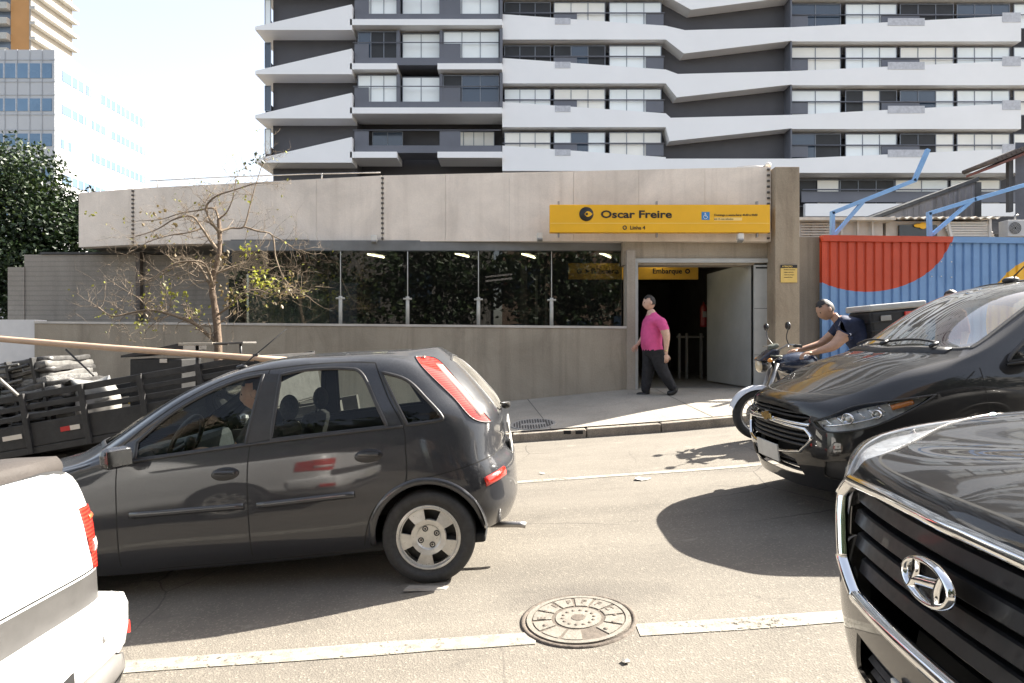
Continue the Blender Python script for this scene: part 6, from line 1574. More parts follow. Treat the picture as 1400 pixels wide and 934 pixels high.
def lumpy(mb, c, d, rot=0, amp=.03, n=7, seed=0, mi=0):
    r = random.Random(seed); bm = bmesh.new(); bmesh.ops.create_cube(bm, size=1); bmesh.ops.subdivide_edges(bm, edges=bm.edges[:], cuts=n, use_grid_fill=True)
    from mathutils import noise as N
    Rz = Matrix.Rotation(rot,3,'Z')
    for v in bm.verts:
        q = Vector((v.co.x*d[0], v.co.y*d[1], v.co.z*d[2])); k = max(abs(v.co.x), abs(v.co.y), abs(v.co.z)); l = v.co.length
        q *= 1-.10*max(0, l-.62); q += Vector((N.noise(q*5+Vector((seed,0,0))), N.noise(q*5+Vector((0,seed+9,0))), N.noise(q*5+Vector((0,0,seed+4)))))*amp
        v.co = Rz @ q + Vector(c)
    bm.verts.index_update(); mb.add([v.co for v in bm.verts], [[v.index for v in f.verts] for f in bm.faces], mi, True); bm.free()
# ------------------------------------------------------------------ motorcycle
bk = rooted('motorcycle', (2.93, 7.6, road_z(2.93,7.6)), .088, 0, 'parked motorcycle with white front mudguard and black delivery box with a pale lid', 'motorcycle')
MBK = M('bike_black', (.012,.012,.013), .35, .2, 15, coat=.4); WHT = M('mudguard_white', (.60,.62,.66), .35, .05)
def bike_wheel(x, r, w):
    e = empty('wheel', (x,0,r), parent=bk); M4 = Matrix.Rotation(math.pi/2,4,'X')
    m = MB(); m.lathe([(r-.085,-w*.35),(r-.06,-w*.5),(r-.015,-w*.42),(r,-w*.15),(r,w*.15),(r-.015,w*.42),(r-.06,w*.5),(r-.085,w*.35)], M4, 40); m.build('tyre', RUBBER, e)
    m = MB(); m.lathe([(r-.08,-w*.36),(r-.11,-.02),(r-.11,.02),(r-.08,w*.36)], M4, 40); m.lathe([(.0,-.05),(.045,-.05),(.045,.05),(0,.05)], M4, 16)
    for k in range(18):
        a = 2*math.pi*k/18; s = .03*(-1)**k; m.tube([(.04*math.cos(a),s,.04*math.sin(a)),((r-.10)*math.cos(a+.15),0,(r-.10)*math.sin(a+.15))], .004, 5)
    m.lathe([(.05,.052),(.12,.052),(.12,.056),(.05,.056)], M4, 24); m.build('rim', STEEL, e)
bike_wheel(0, .30, .09); bike_wheel(-1.30, .30, .11)
m = MB()
for s in (.085,-.085): m.tube([(0,s,.30),(-.25,s,.88)], .024, 10); m.tube([(0,s,.28),(-.10,s,.52)], .032, 10)
m.tube([(0,-.1,.30),(0,.1,.30)], .015, 8); m.build('fork', STEEL, bk)
m = MB(); pts = circle2(0,.30,.335,20,150,14); vs = []
for i, (x, z) in enumerate(pts):
    for y, dz in ((-.075,-.04),(-.06,-.005),(0,.008),(.06,-.005),(.075,-.04)): vs.append((x,y,z+dz))
m.add(vs, [(5*i+j,5*i+j+1,5*i+6+j,5*i+5+j) for i in range(len(pts)-1) for j in range(4)], 0, True); m.build('front_mudguard', WHT, bk)
m = MB(); m.ball((-.10,0,.865), (.07,.085,.085), 0, 16, 12); m.ball((-.065,0,.865), (.045,.078,.078), 1, 16, 12); m.build('headlight', [MBK, M('headlight_warm', (.62,.52,.36), .1, .1, coat=1)], bk)
m = MB(); m.prism([(-.03,.93),(-.20,1.05),(-.30,1.04),(-.26,.94),(-.14,.90)], -.10, .10, 'y'); o = m.build('headlight_cowl', M('cowl_navy', (.02,.025,.045), .3, .1, coat=.5), bk)
bv = o.modifiers.new('bevel','BEVEL'); bv.width = .02; bv.segments = 3
for s in (.05,-.05): 
    m = MB(); m.tube([(-.10,s*1.9,.92),(-.12,s*3.8,.93)], .008, 6); m.ball((-.12,s*4,.93), (.03,.03,.025), 1); m.build('indicator', [MBK, M('indicator_amber', (.6,.25,.05), .2, .1)], bk)
m = MB(); m.tube(spline([(-.40,.36,1.07),(-.33,.22,1.09),(-.26,.06,1.02),(-.26,-.06,1.02),(-.33,-.22,1.09),(-.40,-.36,1.07)],5), .012, 8)
for s in (1,-1): m.tube([(-.37,s*.29,1.08),(-.41,s*.385,1.068)], .018, 8, 1); m.tube([(-.33,s*.24,1.09),(-.27,s*.36,1.07)], .007, 6)
m.build('handlebar', [STEEL, RUBBER], bk)
for s in (1,-1):
    m = MB(); m.tube(spline([(-.34,s*.22,1.09),(-.30,s*.27,1.18),(-.31,s*.31,1.27)],5), .006, 6)
    m.ball((-.31,s*.31,1.31), (.022,.062,.048), 0, 14, 10); m.build('mirror', MBK, bk)
m = MB(); m.tube(spline([(-.28,0,1.0),(-.22,.05,1.06),(-.20,-.06,1.02),(-.30,.10,.96),(-.16,.12,.98)],6), .010, 6); m.tube(spline([(-.26,-.1,1.04),(-.16,-.14,1.0),(-.2,-.02,.9)],6), .008, 6); m.box((-.25,0,1.075),(.09,.16,.05),(0,R(25),0),0,.02); m.build('cables', M('cable_greenish', (.10,.11,.09), .6, .4, 30), bk)
m = MB(); m.ball((-.50,0,.86), (.26,.14,.13), 0, 20, 14); m.build('fuel_tank', M('tank_navy', (.02,.03,.06), .25, .1, coat=1), bk)
m = MB(); m.box((-.95,0,.82),(.68,.25,.11),(0,R(3),0),0,.045); m.build('seat', M('seat_vinyl', (.015,.015,.015), .6), bk)
m = MB(); m.tube([(-.22,0,.90),(-.32,0,.55),(-.62,0,.33),(-.95,0,.40),(-1.25,0,.75)], .022, 8); m.tube([(-.25,0,.86),(-.70,0,.74),(-1.35,0,.80)], .02, 8)
for s in (.11,-.11): m.tube([(-1.30,s,.30),(-.85,s,.40)], .022, 8); m.tube([(-1.25,s,.33),(-1.12,s,.74)], .026, 10)
m.build('frame', MBK, bk)
m = MB(); m.box((-.62,0,.44),(.36,.26,.24),None,0,.05); m.box((-.50,0,.62),(.17,.17,.22),(0,R(-20),0),0,.02)
for i in range(5): m.box((-.50+.01*i,0,.55+.035*i),(.21,.21,.010),(0,R(-20),0))
m.build('engine', M('engine_alloy', (.16,.16,.16), .45, .3, 20, metal=.7), bk)
m = MB(); m.tube(spline([(-.42,-.10,.58),(-.36,-.12,.40),(-.55,-.15,.30),(-.95,-.17,.33)],6), .02, 8); m.tube([(-.92,-.17,.33),(-1.45,-.19,.45)], .045, 12); m.build('exhaust', STEEL, bk)
m = MB(); pts = circle2(-1.30,.30,.345,20,130,10); vs = []
for x, z in pts:
    for y, dz in ((-.08,-.03),(0,.01),(.08,-.03)): vs.append((x,y,z+dz))
m.add(vs, [(3*i+j,3*i+j+1,3*i+4+j,3*i+3+j) for i in range(len(pts)-1) for j in range(2)], 0, True); m.box((-1.46,0,.78),(.09,.14,.07),None,1,.015); m.build('rear_mudguard', [MBK, REDLENS], bk)
m = MB(); m.box((-1.38,0,.92),(.42,.34,.03),None,0,.008); m.tube([(-1.2,.12,.80),(-1.3,.12,.92)],.01,6); m.tube([(-1.2,-.12,.80),(-1.3,-.12,.92)],.01,6); m.build('luggage_rack', STEEL, bk)
bx = rooted('delivery_box', (2.93,7.6,road_z(2.93,7.6)), .088, 0, 'black delivery box with a pale lid strapped behind the motorcyclist', 'box')
m = MB(); m.box((-1.60,0,1.17),(.62,.50,.44),None,0,.03)
for z in (1.06,1.16,1.26): m.box((-1.60,0,z),(.635,.515,.018),None,0,.004)
m.build('case', M('box_black', (.015,.015,.016), .5, .2, 12), bx)
m = MB(); m.box((-1.60,0,1.425),(.66,.54,.075),None,0,.02); m.build('lid', M('lid_pale', (.40,.40,.38), .45, .08), bx)
m = MB(); m.box((-1.45,.262,1.30),(.12,.02,.06),None,0,.004); m.build('clasp', STEEL, bx)
m = MB(); m.box((-1.72,.262,1.33),(.10,.02,.05),None,0,.004); m.build('sticker', REDLENS, bx)
# ------------------------------------------------------------------ white pickup, bottom left: its tail in the sun
pk = rooted('pickup_truck', (-1.485, 1.665, -.073), .075, 0, 'white pickup with folded brown-grey load cover and red tail lamp at the corner', 'pickup')
PWH = M('pickup_white', (.80,.80,.79), .28, .02, 2, coat=.8); TON = M('cover_vinyl', (.045,.038,.034), .75, .15, 5, bmp=.2, bscale=60)
def sec(x, w, z0, zt, ztop=None, x2=None, crown=.02):
    f = w/.83; x2 = x if x2 is None else x2
    return [(x,.74*f,z0),(x,.80*f,z0+.06),(x,.83*f,.60),(x,.835*f,.82),(x,.82*f,1.02),(x2,.80*f,zt-.03),(x2,.775*f,zt),(x2,.60*f,zt+crown*.5),(x2,.4*f,zt+crown*.9),(x2,0,zt+crown)]
st = [[(-.015,0,.52),(-.005,0,.56),(.0,0,.70),(.0,0,.85),(.012,0,1.00),(.03,0,1.125),(.055,0,1.145),(.07,0,1.147),(.09,0,1.149),(.12,0,1.15)],
      [(-.015,.45,.52),(-.005,.45,.56),(.0,.45,.70),(.0,.45,.85),(.012,.45,1.0),(.03,.44,1.125),(.055,.43,1.145),(.07,.38,1.147),(.09,.25,1.149),(.12,0,1.15)],
      [(.0,.70,.52),(.005,.745,.56),(.010,.765,.70),(.012,.77,.85),(.022,.755,1.0),(.045,.72,1.12),(.07,.67,1.14),(.09,.52,1.146),(.11,.34,1.149),(.14,0,1.15)],
      [(.05,.735,.50),(.05,.79,.56),(.042,.815,.70),(.042,.82,.85),(.055,.808,1.0),(.085,.775,1.115),(.11,.75,1.138),(.13,.58,1.145),(.15,.38,1.149),(.18,0,1.15)],
      sec(.20,.83,.40,1.135), sec(.6,.83,.36,1.135), sec(1.3,.83,.33,1.135), sec(1.65,.83,.33,1.135)]
st += [[(x,.74,.30),(x,.80,.36),(x,.83,.60),(x,.835,.82),(x,.82,1.0),(x,.80,1.09),(xa,.75,za),(xb,.66,zb),(xc,.44,zc),(xd,0,zd)] for x, xa, za, xb, zb, xc, zc, xd, zd in
       ((1.85,1.80,1.22,1.82,1.34,1.80,1.38,1.78,1.40),(2.15,2.1,1.30,2.1,1.56,2.08,1.62,2.06,1.64),(2.9,2.9,1.30,2.85,1.56,2.8,1.61,2.75,1.63),(3.35,3.35,1.20,3.3,1.33,3.3,1.40,3.25,1.42),(3.75,3.72,1.09,3.70,1.10,3.8,1.11,3.9,1.12))]
st += [[(4.4,.74,.30),(4.4,.80,.36),(4.4,.82,.60),(4.4,.81,.78),(4.4,.78,.90),(4.4,.75,.96),(4.4,.70,.99),(4.4,.6,1.01),(4.4,.4,1.03),(4.4,0,1.04)],
       [(4.75,.5,.30),(4.78,.52,.36),(4.8,.54,.60),(4.8,.53,.74),(4.76,.5,.84),(4.72,.48,.88),(4.70,.44,.90),(4.68,.38,.91),(4.66,.26,.92),(4.62,0,.93)],
       [(4.85,0,.30),(4.88,0,.36),(4.9,0,.60),(4.9,0,.74),(4.86,0,.84),(4.82,0,.87),(4.8,0,.88),(4.78,0,.89),(4.76,0,.9),(4.72,0,.91)]]
def paint_dark(): return M('bed_top_dark', (.03,.03,.03), .7, .2)
def load_cover():
    m = MB(); lumpy(m, (.90,0,1.152), (1.62,1.46,.08), 0, .010, 9, 5); m.build('load_cover', TON, pk)
S = CarSurf(st, 150, 60); rear = lambda c: c.x < .3
tl = [(-.675,1.0),(-.675,1.0),(-.80,.99),(-.84,.97),(-.84,.97),(-.84,.785),(-.84,.785),(-.80,.765),(-.725,.765),(-.725,.765),(-.70,.86)]
for s in (1,-1):
    TL = spline([(y*s, z) for y, z in tl], 5, True); S.cut(TL, 'x', 1 if s < 0 else 2, rear, (0,))
gate = [(-.685,1.14),(-.70,1.03),(-.735,.78),(-.735,.765),(.735,.765),(.735,.78),(.70,1.03),(.685,1.14)]
S.cut(band(gate, .007), 'x', 3, lambda c: c.x < .12, (0,))
S.cut([(-.90,1.128),(.90,1.128),(.90,1.3),(-.90,1.3)], 'x', 4, lambda c: c.x < 1.62 and c.x > .06)
S.cut([(-.745,.755),(-.745,.755),(.745,.755),(.745,.648),(-.745,.648)], 'x', 5, lambda c: c.x < .1, (0,))
for cx in (.88, 3.62): S.cut(circle2(cx,.33,.385,-30,210,40), 'y', 9, lambda c: abs(c.y) > .45, (0,))
sw_ = spline([(2.2,1.14),(2.2,1.14),(2.2,1.50),(2.2,1.50),(2.85,1.50),(3.3,1.30),(3.55,1.14),(3.55,1.14)],5,True); S.cut(sw_, 'y', 6, lambda c: abs(c.y) > .3, (0,))
S.done()
S.extract('body', [0,3], [PWH, GAP], pk, rim=.012); S.extract('bed_top', 4, paint_dark(), pk, .0, rim=.01); load_cover(); S.extract('tailgate_strip', 5, M('strip_grey', (.05,.048,.046), .5, .15, 8), pk, .004, rim=.01)
mirror_tags(S, 6)
for t in (6,56): S.extract('side_window', t, MATS['tinted_car_glass'], pk, -.004)
for t, s in ((1,-1),(2,1)):
    l = S.extract('tail_lamp', t, lamp_mat(), pk, .006, rim=.02)
    m = MB(); q = [(s*y, z) for y, z in ((-.735,.865),(-.80,.862))]; S.trim(m, [(s*-(.728+.1*i/8),.848-.004*i/8) for i in range(9)], 'x', -1, .050, .010, lift=.002); m.build('reversing_lens', M('reverse_white', (.75,.62,.58), .15, .03, coat=1), l)
    m = MB(); S.trim(m, [(s*-(.716+.11*i/8),.955-.004*i/8) for i in range(9)], 'x', -1, .020, .010, lift=.002); m.build('lens_rib', M('orange_red_lens', (.7,.13,.05), .15, .05, coat=1), l)
# wrapped rear bumper
pl = spline([(-.85,.36),(-.855,.22),(-.845,.06),(-.825,-.02),(-.775,-.065),(-.45,-.095),(0,-.105),(.45,-.095),(.775,-.065),(.825,-.02),(.845,.06),(.855,.22),(.85,.36)], 5)
def bump_(mb, prof, pl, mi=0):
    vs = []; n = len(prof)
    for i, (y, x) in enumerate(pl):
        t = np.array(pl[min(i+1,len(pl)-1)])-np.array(pl[max(i-1,0)]); t = t/np.hypot(*t); nn = (t[1], -t[0])   # outward
        for d, z in prof: vs.append((x-abs(d)*0+d*(-1)*(-nn[1])*(-1) if False else x+nn[1]*d, y+nn[0]*d, z))
    mb.add(vs, [(n*i+j, n*i+n+j, n*i+n+j+1, n*i+j+1) for i in range(len(pl)-1) for j in range(n-1)], mi, True)
m = MB(); bump_(m, [(-.12,.645),(-.05,.655),(-.012,.64),(.0,.60),(-.005,.52),(-.02,.45),(-.05,.425)], pl); bo = m.build('rear_bumper', PWH, pk)
m = MB(); bump_(m, [(-.055,.425),(-.03,.415),(-.025,.36),(-.06,.31),(-.15,.30)], pl); m.build('bumper_skirt', M('skirt_grey', (.11,.105,.10), .6, .15, 10), bo)
for s in (1,-1):
    m = MB(); m.box((.02,.838*s,.50),(.13,.012,.05),(0,0,R(12)*s),0,.004); m.build('rear_reflector', REDLENS, bo)
for y in (-.62,-.25,.25,.62):
    i = min(range(len(pl)), key=lambda k: abs(pl[k][0]-y)); m = MB(); m.lathe([(.014,0),(.014,.004),(.011,.005),(.0,.004)], Matrix.Translation((pl[i][1]-.001,y,.55)) @ Matrix.Rotation(-math.pi/2,4,'Y'), 16); m.build('parking_sensor', M('sensor_grey', (.45,.45,.45), .4, 0), bo)
m = MB(); m.box((-.075,0,.48),(.03,.9,.09),None,0,.01); m.build('bumper_insert', BLACKPL, bo)
m = MB(); m.box((-.11,0,.56),(.012,.40,.13),None,0,.004); m.build('number_plate', MATS['plate_grey'], bo)
m = MB(); m.box((-.02,0,.95),(.04,.24,.05),None,0,.015); m.build('tailgate_handle', BLACKPL, pk)
under(pk, (.88,3.62), .83, .33, .385, 4.6)
# ------------------------------------------------------------------ stake-bed truck with its load
X0, YT = -2.35, 6.62; ts = .172
tr = rooted('flatbed_truck', (X0, 7.5, -.02), ts, 0, 'old dark stake-bed truck with slatted sides standing at the kerb', 'truck')
BEDW = M('bed_black', (.018,.017,.017), .6, .4, 6, bmp=.2); BEDL = M('bed_worn', (.05,.046,.042), .7, .4, 8)
L_ = 4.9; hw = .90; zb_ = .92
def stake_side(y, name):
    m = MB(); e = empty(name, (0,y,0), parent=tr)
    m.box((L_/2,0,zb_+.10),(L_,.035,.24),None,0,.006); m.box((L_/2,0,zb_-.06),(L_,.05,.07),None,0,.006); m.build('lower_board', BEDW, e)
    for i, z in enumerate((zb_+.285,zb_+.385,zb_+.495)):
        m = MB(); m.box((L_/2,.01*(i % 2),z),(L_,.028,.055+.012*(i == 2)),None,0,.006); m.build('rail', BEDW, e)
    n = 8
    for i in range(n+1):
        m = MB(); m.box((.02+(L_-.04)*i/n,-.03 if y < 0 else .03,zb_+.22),(.055,.035,.62),None,0,.006); m.build('stake', BEDW, e)
    return e
# +y local is towards the viewer
es = stake_side(hw,'stake_side'); fs_ = stake_side(-hw,'stake_side')
m = MB(); m.box((L_/2,0,zb_-.04),(L_,2*hw,.06),None,0,.006); m.build('bed_floor', BEDL, tr)
m = MB(); m.box((0,0,zb_+.12),(.04,2*hw,.34),None,0,.006)
for z in (zb_+.36,zb_+.48): m.box((0,0,z),(.03,2*hw,.06),None,0,.006)
m.build('tailboard', BEDW, tr)
m = MB(); m.box((L_/2+.2,.38,.72),(L_+1.6,.09,.18)); m.box((L_/2+.2,-.38,.72),(L_+1.6,.09,.18))
for x in (.3,1.5,2.8,4.2): m.box((x,0,.78),(.10,1.6,.10))
m.box((1.0,0,.46),(.2,1.4,.12),None,0,.04); m.ball((1.0,0,.46),.2); m.box((2.6,.55,.6),(.7,.34,.34),None,0,.04); m.build('chassis', M('chassis_dark', (.02,.018,.016), .85, .4, 8), tr)
for x in (1.05, 5.6):
    for s in (1,-1): wheel_obj(tr, x, s*.74, .42, s, 'ten', .24)
ST1 = M('tape_red', (.45,.02,.02), .4, .1); ST2 = M('tape_white', (.62,.56,.48), .4, .1)
for x, n in ((2.02,0),(2.62,1),(.95,1),(3.8,0)):
    m = MB(); m.box((x+.05,.0225,zb_+.105),(.10,.006,.048),None,n); m.box((x-.05,.0225,zb_+.105),(.10,.006,.048),None,1); m.build('reflective_tape', [ST1, ST2], es)
for x in (1.9,2.3):
    m = MB(); m.box((x-.09,.022,zb_+.28),(.18,.006,.06),None,0); m.box((x+.09,.022,zb_+.28),(.18,.006,.06),None,1); m.build('reflective_tape', [ST1, M('tape_yellow', (.65,.42,.06), .4, .1)], fs_)
# headboard and cab beyond the left edge of the picture
m = MB(); m.box((L_+.03,0,zb_+.5),(.06,1.8,1.1),None,0,.01); m.build('headboard', BEDW, tr)
cst = [[(5.0,.78,.55),(5.0,.86,.62),(5.0,.92,.9),(5.0,.93,1.2),(5.0,.92,1.4),(5.0,.90,1.6),(5.0,.86,1.95),(5.0,.76,2.12),(5.0,.5,2.18),(5.0,0,2.2)],
       [(5.6,.78,.55),(5.6,.86,.62),(5.6,.92,.9),(5.6,.93,1.2),(5.6,.92,1.4),(5.6,.90,1.6),(5.6,.86,1.95),(5.6,.76,2.14),(5.6,.5,2.2),(5.6,0,2.22)],
       [(6.3,.78,.5),(6.35,.86,.56),(6.4,.92,.9),(6.4,.93,1.2),(6.38,.92,1.38),(6.3,.9,1.55),(6.1,.84,1.92),(6.0,.74,2.08),(5.95,.5,2.14),(5.9,0,2.16)],
       [(6.5,.4,.5),(6.55,.44,.56),(6.58,.5,.9),(6.58,.5,1.2),(6.55,.5,1.36),(6.45,.48,1.55),(6.22,.45,1.92),(6.1,.4,2.06),(6.02,.3,2.12),(5.95,0,2.15)],
       [(6.55,0,.5),(6.6,0,.56),(6.62,0,.9),(6.62,0,1.2),(6.59,0,1.36),(6.48,0,1.55),(6.25,0,1.92),(6.12,0,2.06),(6.04,0,2.12),(5.98,0,2.15)]]
CS = CarSurf(cst, 50, 40); CS.cut(spline([(5.15,1.3),(5.15,1.3),(5.15,1.85),(5.15,1.85),(5.95,1.85),(6.2,1.3),(6.2,1.3)],4,True),'y',1,lambda c: abs(c.y) > .5); CS.cut(spline([(-.42,1.42),(-.42,1.42),(.42,1.42),(.42,1.42),(.38,1.9),(.38,1.9),(-.38,1.9),(-.38,1.9)],4,True),'x',2,lambda c: c.x > 5.8); CS.done()
CS.extract('cab', 0, M_car('truck_blue_grey', (.05,.07,.10), dust=.3), tr); CS.extract('side_window', 1, MATS['tinted_car_glass'], tr, -.004); CS.extract('windscreen', 2, MATS['tinted_car_glass'], tr, -.004)
TM = tr.matrix_world
def TP(x, y, z): return TM @ Vector((x, y, z))
# load: crushed printed bales, bags, pole, black box, board
def M_bale():
    m, nt, b = newmat('bale_print'); setp(b, rough=.45); v = coords(nt, (8,8,15))
    n1 = noise(nt, 1.1, 6, .75, v, 1.5)
    c = ramp(nt, n1, [(.36, (.03,.03,.032)), (.45, (.12,.12,.12)), (.50, (.13,.127,.12)), (.64, (.24,.235,.225)), (.72, (.10,.095,.09))])
    nt.links.new(c, b.inputs['Base Color']); bump(nt, b, n1, .8, .03); return m
BALE = M_bale()
k = 0
spots = [(2.50,.35,.20,.75,.85,.30),(3.28,.30,.20,.80,.9,.30),(4.06,.32,.20,.75,.9,.30),(2.52,.30,.50,.72,.85,.29),(3.25,.33,.50,.70,.9,.29),(4.0,.3,.50,.76,.9,.29),(2.60,.30,.79,.62,.8,.28),(3.25,.30,.79,.64,.8,.27),(3.95,.28,.79,.70,.8,.28)]
labs = ['mottled scrap bale at the bottom of the load, nearest the tail','mottled scrap bale in the bottom row between two others','mottled scrap bale in the bottom row at the left edge','mottled scrap bale in the middle row, nearest the tail','mottled scrap bale in the middle row, with bales on both sides','mottled scrap bale in the middle row at the left edge','mottled scrap bale on the top row, nearest the tail','mottled scrap bale in the middle of the top row','mottled scrap bale on the top row at the left edge']
FOIL = [BALE, M('scrap_grey', (.07,.068,.066), .4, .4, 20, metal=.3), M('scrap_black', (.02,.02,.02), .5, .3, 20), M('scrap_pale', (.13,.127,.12), .4, .3, 18)]
for (x, y, z, dx, dy, dz), lab in zip(spots, labs):
    k += 1; m = MB(); r = random.Random(k*7)
    for q in range(5):
        h_ = dz/5; lumpy(m, (r.uniform(-.04,.04),r.uniform(-.04,.04),-dz/2+h_*(q+.5)), (dx*r.uniform(.86,1.04),dy*r.uniform(.86,1.0),h_*r.uniform(.9,1.25)), r.uniform(-.06,.06), .03, 6, k*11+q, r.choice((0,0,1,2,3)))
    for q in range(7):
        zz_ = r.uniform(-dz/2,dz/2); x_ = r.uniform(-.3,.2)*dx; m.tube([(x_,dy*.47,zz_),(x_+r.uniform(.1,.3),dy*.51,zz_+r.uniform(-.05,.05)),(x_+r.uniform(.25,.45)*dx,dy*.46,zz_+r.uniform(-.06,.06))], r.uniform(.008,.02), 6, r.choice((1,2,3)))
    for s_ in (-.22,.22): m.box((s_*dx,0,0),(.03,dy*1.0,dz*1.02),None,2,.004)
    o = m.build('bale', FOIL, label=lab, cat='bale', group='bales stacked on the truck', weld=False); o.matrix_world = TM @ Matrix.Translation((x,y,zb_+z-.03)) @ Matrix.Rotation(rnd.uniform(-.06,.06),4,'Z')
m = MB(); lumpy(m, (0,0,0), (.30,.30,.20), .4, .07, 7, 31); o = m.build('plastic_bag', M('bag_white', (.24,.24,.23), .4, .08, 8), label='crumpled white bag at the foot of the bales by the side rail', cat='bag'); o.matrix_world = TM @ Matrix.Translation((1.92,.60,zb_+.46))
m = MB(); lumpy(m, (0,0,0), (.36,.34,.42), .4, .05, 7, 37); o = m.build('cardboard_box', M('carton_grey', (.20,.19,.175), .8, .2, 8), label='squashed grey carton under the white bag on the truck', cat='box'); o.matrix_world = TM @ Matrix.Translation((1.92,.58,zb_+.16))
m = MB(); A, B_ = W(-260,440,6.9), W(402,493.5,6.55); m.tube([A+(B_-A)*t+Vector((0,0,-.02*math.sin(math.pi*t))) for t in np.linspace(0,1,12)], .033, 10); tag(m.build('pole', M('pole_beige', (.44,.31,.22), .55, .12, 4)), 'long beige pole lying across the truck load', 'pole')
bb = empty('storage_box', W(213,500,7.9), label='black box with slanted lid standing on the truck behind the rails', cat='box')
m = MB(); m.box((0,.25,-.22),(.64,.5,.60),None,0,.012); m.build('case', M('crate_black', (.022,.022,.022), .55, .2, 10), bb)
m = MB(); m.hexa([(-.40,-.05,.10),(.36,-.05,.19),(.36,.55,.19),(-.40,.55,.10),(-.40,-.05,.125),(.36,-.05,.285),(.36,.55,.285),(-.40,.55,.125)]); m.build('lid', M('lid_black', (.03,.027,.025), .6, .2), bb)
m = MB(); m.box((.10,-.012,.06),(.09,.012,.05),None,0,.004); m.build('latch', MATS['tape_white'], bb)
bd = empty('board', W(293,470.5,7.6), label='narrow board on a bent dark leg beside the bare trunk', cat='board')
m = MB(); m.box((-.17,.1,0),(.40,.42,.032),(0,R(-1),0),0,.004); m.box((.20,.1,.012),(.36,.40,.022),(0,R(-2),0),1,.004); m.build('top', [M('board_pale', (.36,.32,.26), .7, .15), M('board_dark', (.12,.11,.10), .7, .2)], bd)
m = MB(); m.tube([(.33,-.05,0),(.335,-.05,-.12),(.33,-.05,-.42)], .016, 8); m.tube([(-.3,.2,0),(-.3,.2,-.6)], .02, 8); m.build('leg', BLACKPL, bd)
m = MB(); m.tube([W(90,478,6.7), W(122,508,6.6), W(128,514,6.58)], .010, 6); tag(m.build('strap', M('strap_dark', (.03,.028,.026), .7)), 'dark lashing strap running down from the pole to the rail', 'strap')
m = MB(); m.tube([W(-30,492,6.62), W(25,541,6.55)], .016, 6); tag(m.build('lashing_rod', M('rod_grey', (.25,.24,.22), .6)), 'thin grey rod leaning over the truck rail at the left edge', 'rod')
# ------------------------------------------------------------------ bare street tree
BARK = M('bark_pale', (.14,.10,.07), .9, .3, 14, bmp=.5, bscale=50)
bt = empty('bare_tree', tuple(W(296,505,9.3)), label='slender bare street tree with a few yellow-green leaves', cat='tree')
YT_ = 9.3; rt = random.Random(11)
def U(px, py, dy=0): return W(px, py, YT_+dy)
main = [
 ([(298,520,0),(298,464,0),(294,422,.02),(290,395,.03),(294,368,0),(300,344,0),(300,316,.03),(299,300,.06)], .062, .026),
 ([(295,466,0),(281,455,-.05),(267,443,-.1),(234,430,-.2),(204,424,-.25),(178,428,-.2),(153,432,-.3),(134,420,-.3)], .034, .008),
 ([(290,396,0),(280,376,.05),(270,362,.1),(252,358,.1),(228,372,.2),(208,384,.2)], .024,.006),
 ([(291,392,0),(286,372,-.1),(274,358,-.2),(240,360,-.3),(212,378,-.4),(196,388,-.4)], .022,.006),
 ([(300,345,0),(288,330,.1),(276,312,.1),(262,296,.2),(238,300,.3),(214,314,.3),(184,324,.3)], .026,.006),
 ([(300,318,0),(287,300,-.1),(282,283,-.1),(296,268,-.2),(320,260,-.2),(345,252,-.3),(362,250,-.3)], .022,.005),
 ([(301,316,0),(316,312,.1),(333,310,.1),(341,285,.15),(347,262,.15),(355,236,.2),(361,218,.2)], .018,.004),
 ([(333,310,.1),(352,316,.1),(372,322,.15),(377,352,.1),(388,380,.05),(400,392,.0),(416,402,0)], .016,.005),
 ([(372,322,.1),(388,330,0),(402,340,0),(414,342,0)], .009,.004),
 ([(298,430,0),(312,420,-.1),(332,402,-.2),(350,396,-.2),(372,402,-.2),(398,398,-.3)], .018,.005),
 ([(295,374,0),(315,366,.1),(336,358,.2),(352,340,.2)], .018,.005),
 ([(299,300,.06),(292,285,.1),(270,288,.1),(246,292,.15),(220,300,.2),(190,302,.2)], .018,.004),
 ([(299,300,.06),(310,290,.0),(318,272,-.1),(322,250,-.1)], .014,.004),
 ([(276,312,.1),(258,318,.0),(232,322,-.1),(205,330,-.2),(180,344,-.2)], .014,.004),
 ([(234,430,-.2),(214,440,-.3),(200,452,-.3)], .010,.004),
 ([(204,424,-.25),(190,408,-.2),(176,400,-.2),(160,390,-.2)], .010,.004),
]
tb = MB(); twig = MB(); lf_ = MB(); ends = []
def leaf(p, s, mi):
    a = Vector((rt.gauss(0,1), rt.gauss(0,1), rt.gauss(-.3,1))).normalized(); b_ = a.orthogonal().normalized()*s*.32; a = a*s
    n = a.cross(b_).normalized()*s*.12
    lf_.add([p, p+a*.5+b_+n, p+a, p+a*.5-b_+n], [(0,1,2,3)], mi)
def twigs(p, d, L, r, lev):
    pts = [p]; q = p.copy(); dd = d.normalized()
    for i in range(4):
        dd = (dd+Vector((rt.gauss(0,.28), rt.gauss(0,.28), rt.gauss(.04,.25)))).normalized(); q = q+dd*L/4; pts.append(q.copy())
    twig.tube(pts, [r*(1-.17*i) for i in range(5)], 4, caps=False)
    if lev > 0:
        for i in range(1, 5):
            if rt.random() < .75: twigs(pts[i], (dd+Vector((rt.gauss(0,.9), rt.gauss(0,.7), rt.gauss(.1,.7)))), L*rt.uniform(.4,.75), r*.62, lev-1)
    if rt.random() < .05: leaf(pts[-1], rt.uniform(.03,.055), rt.choice((0,1,1)))
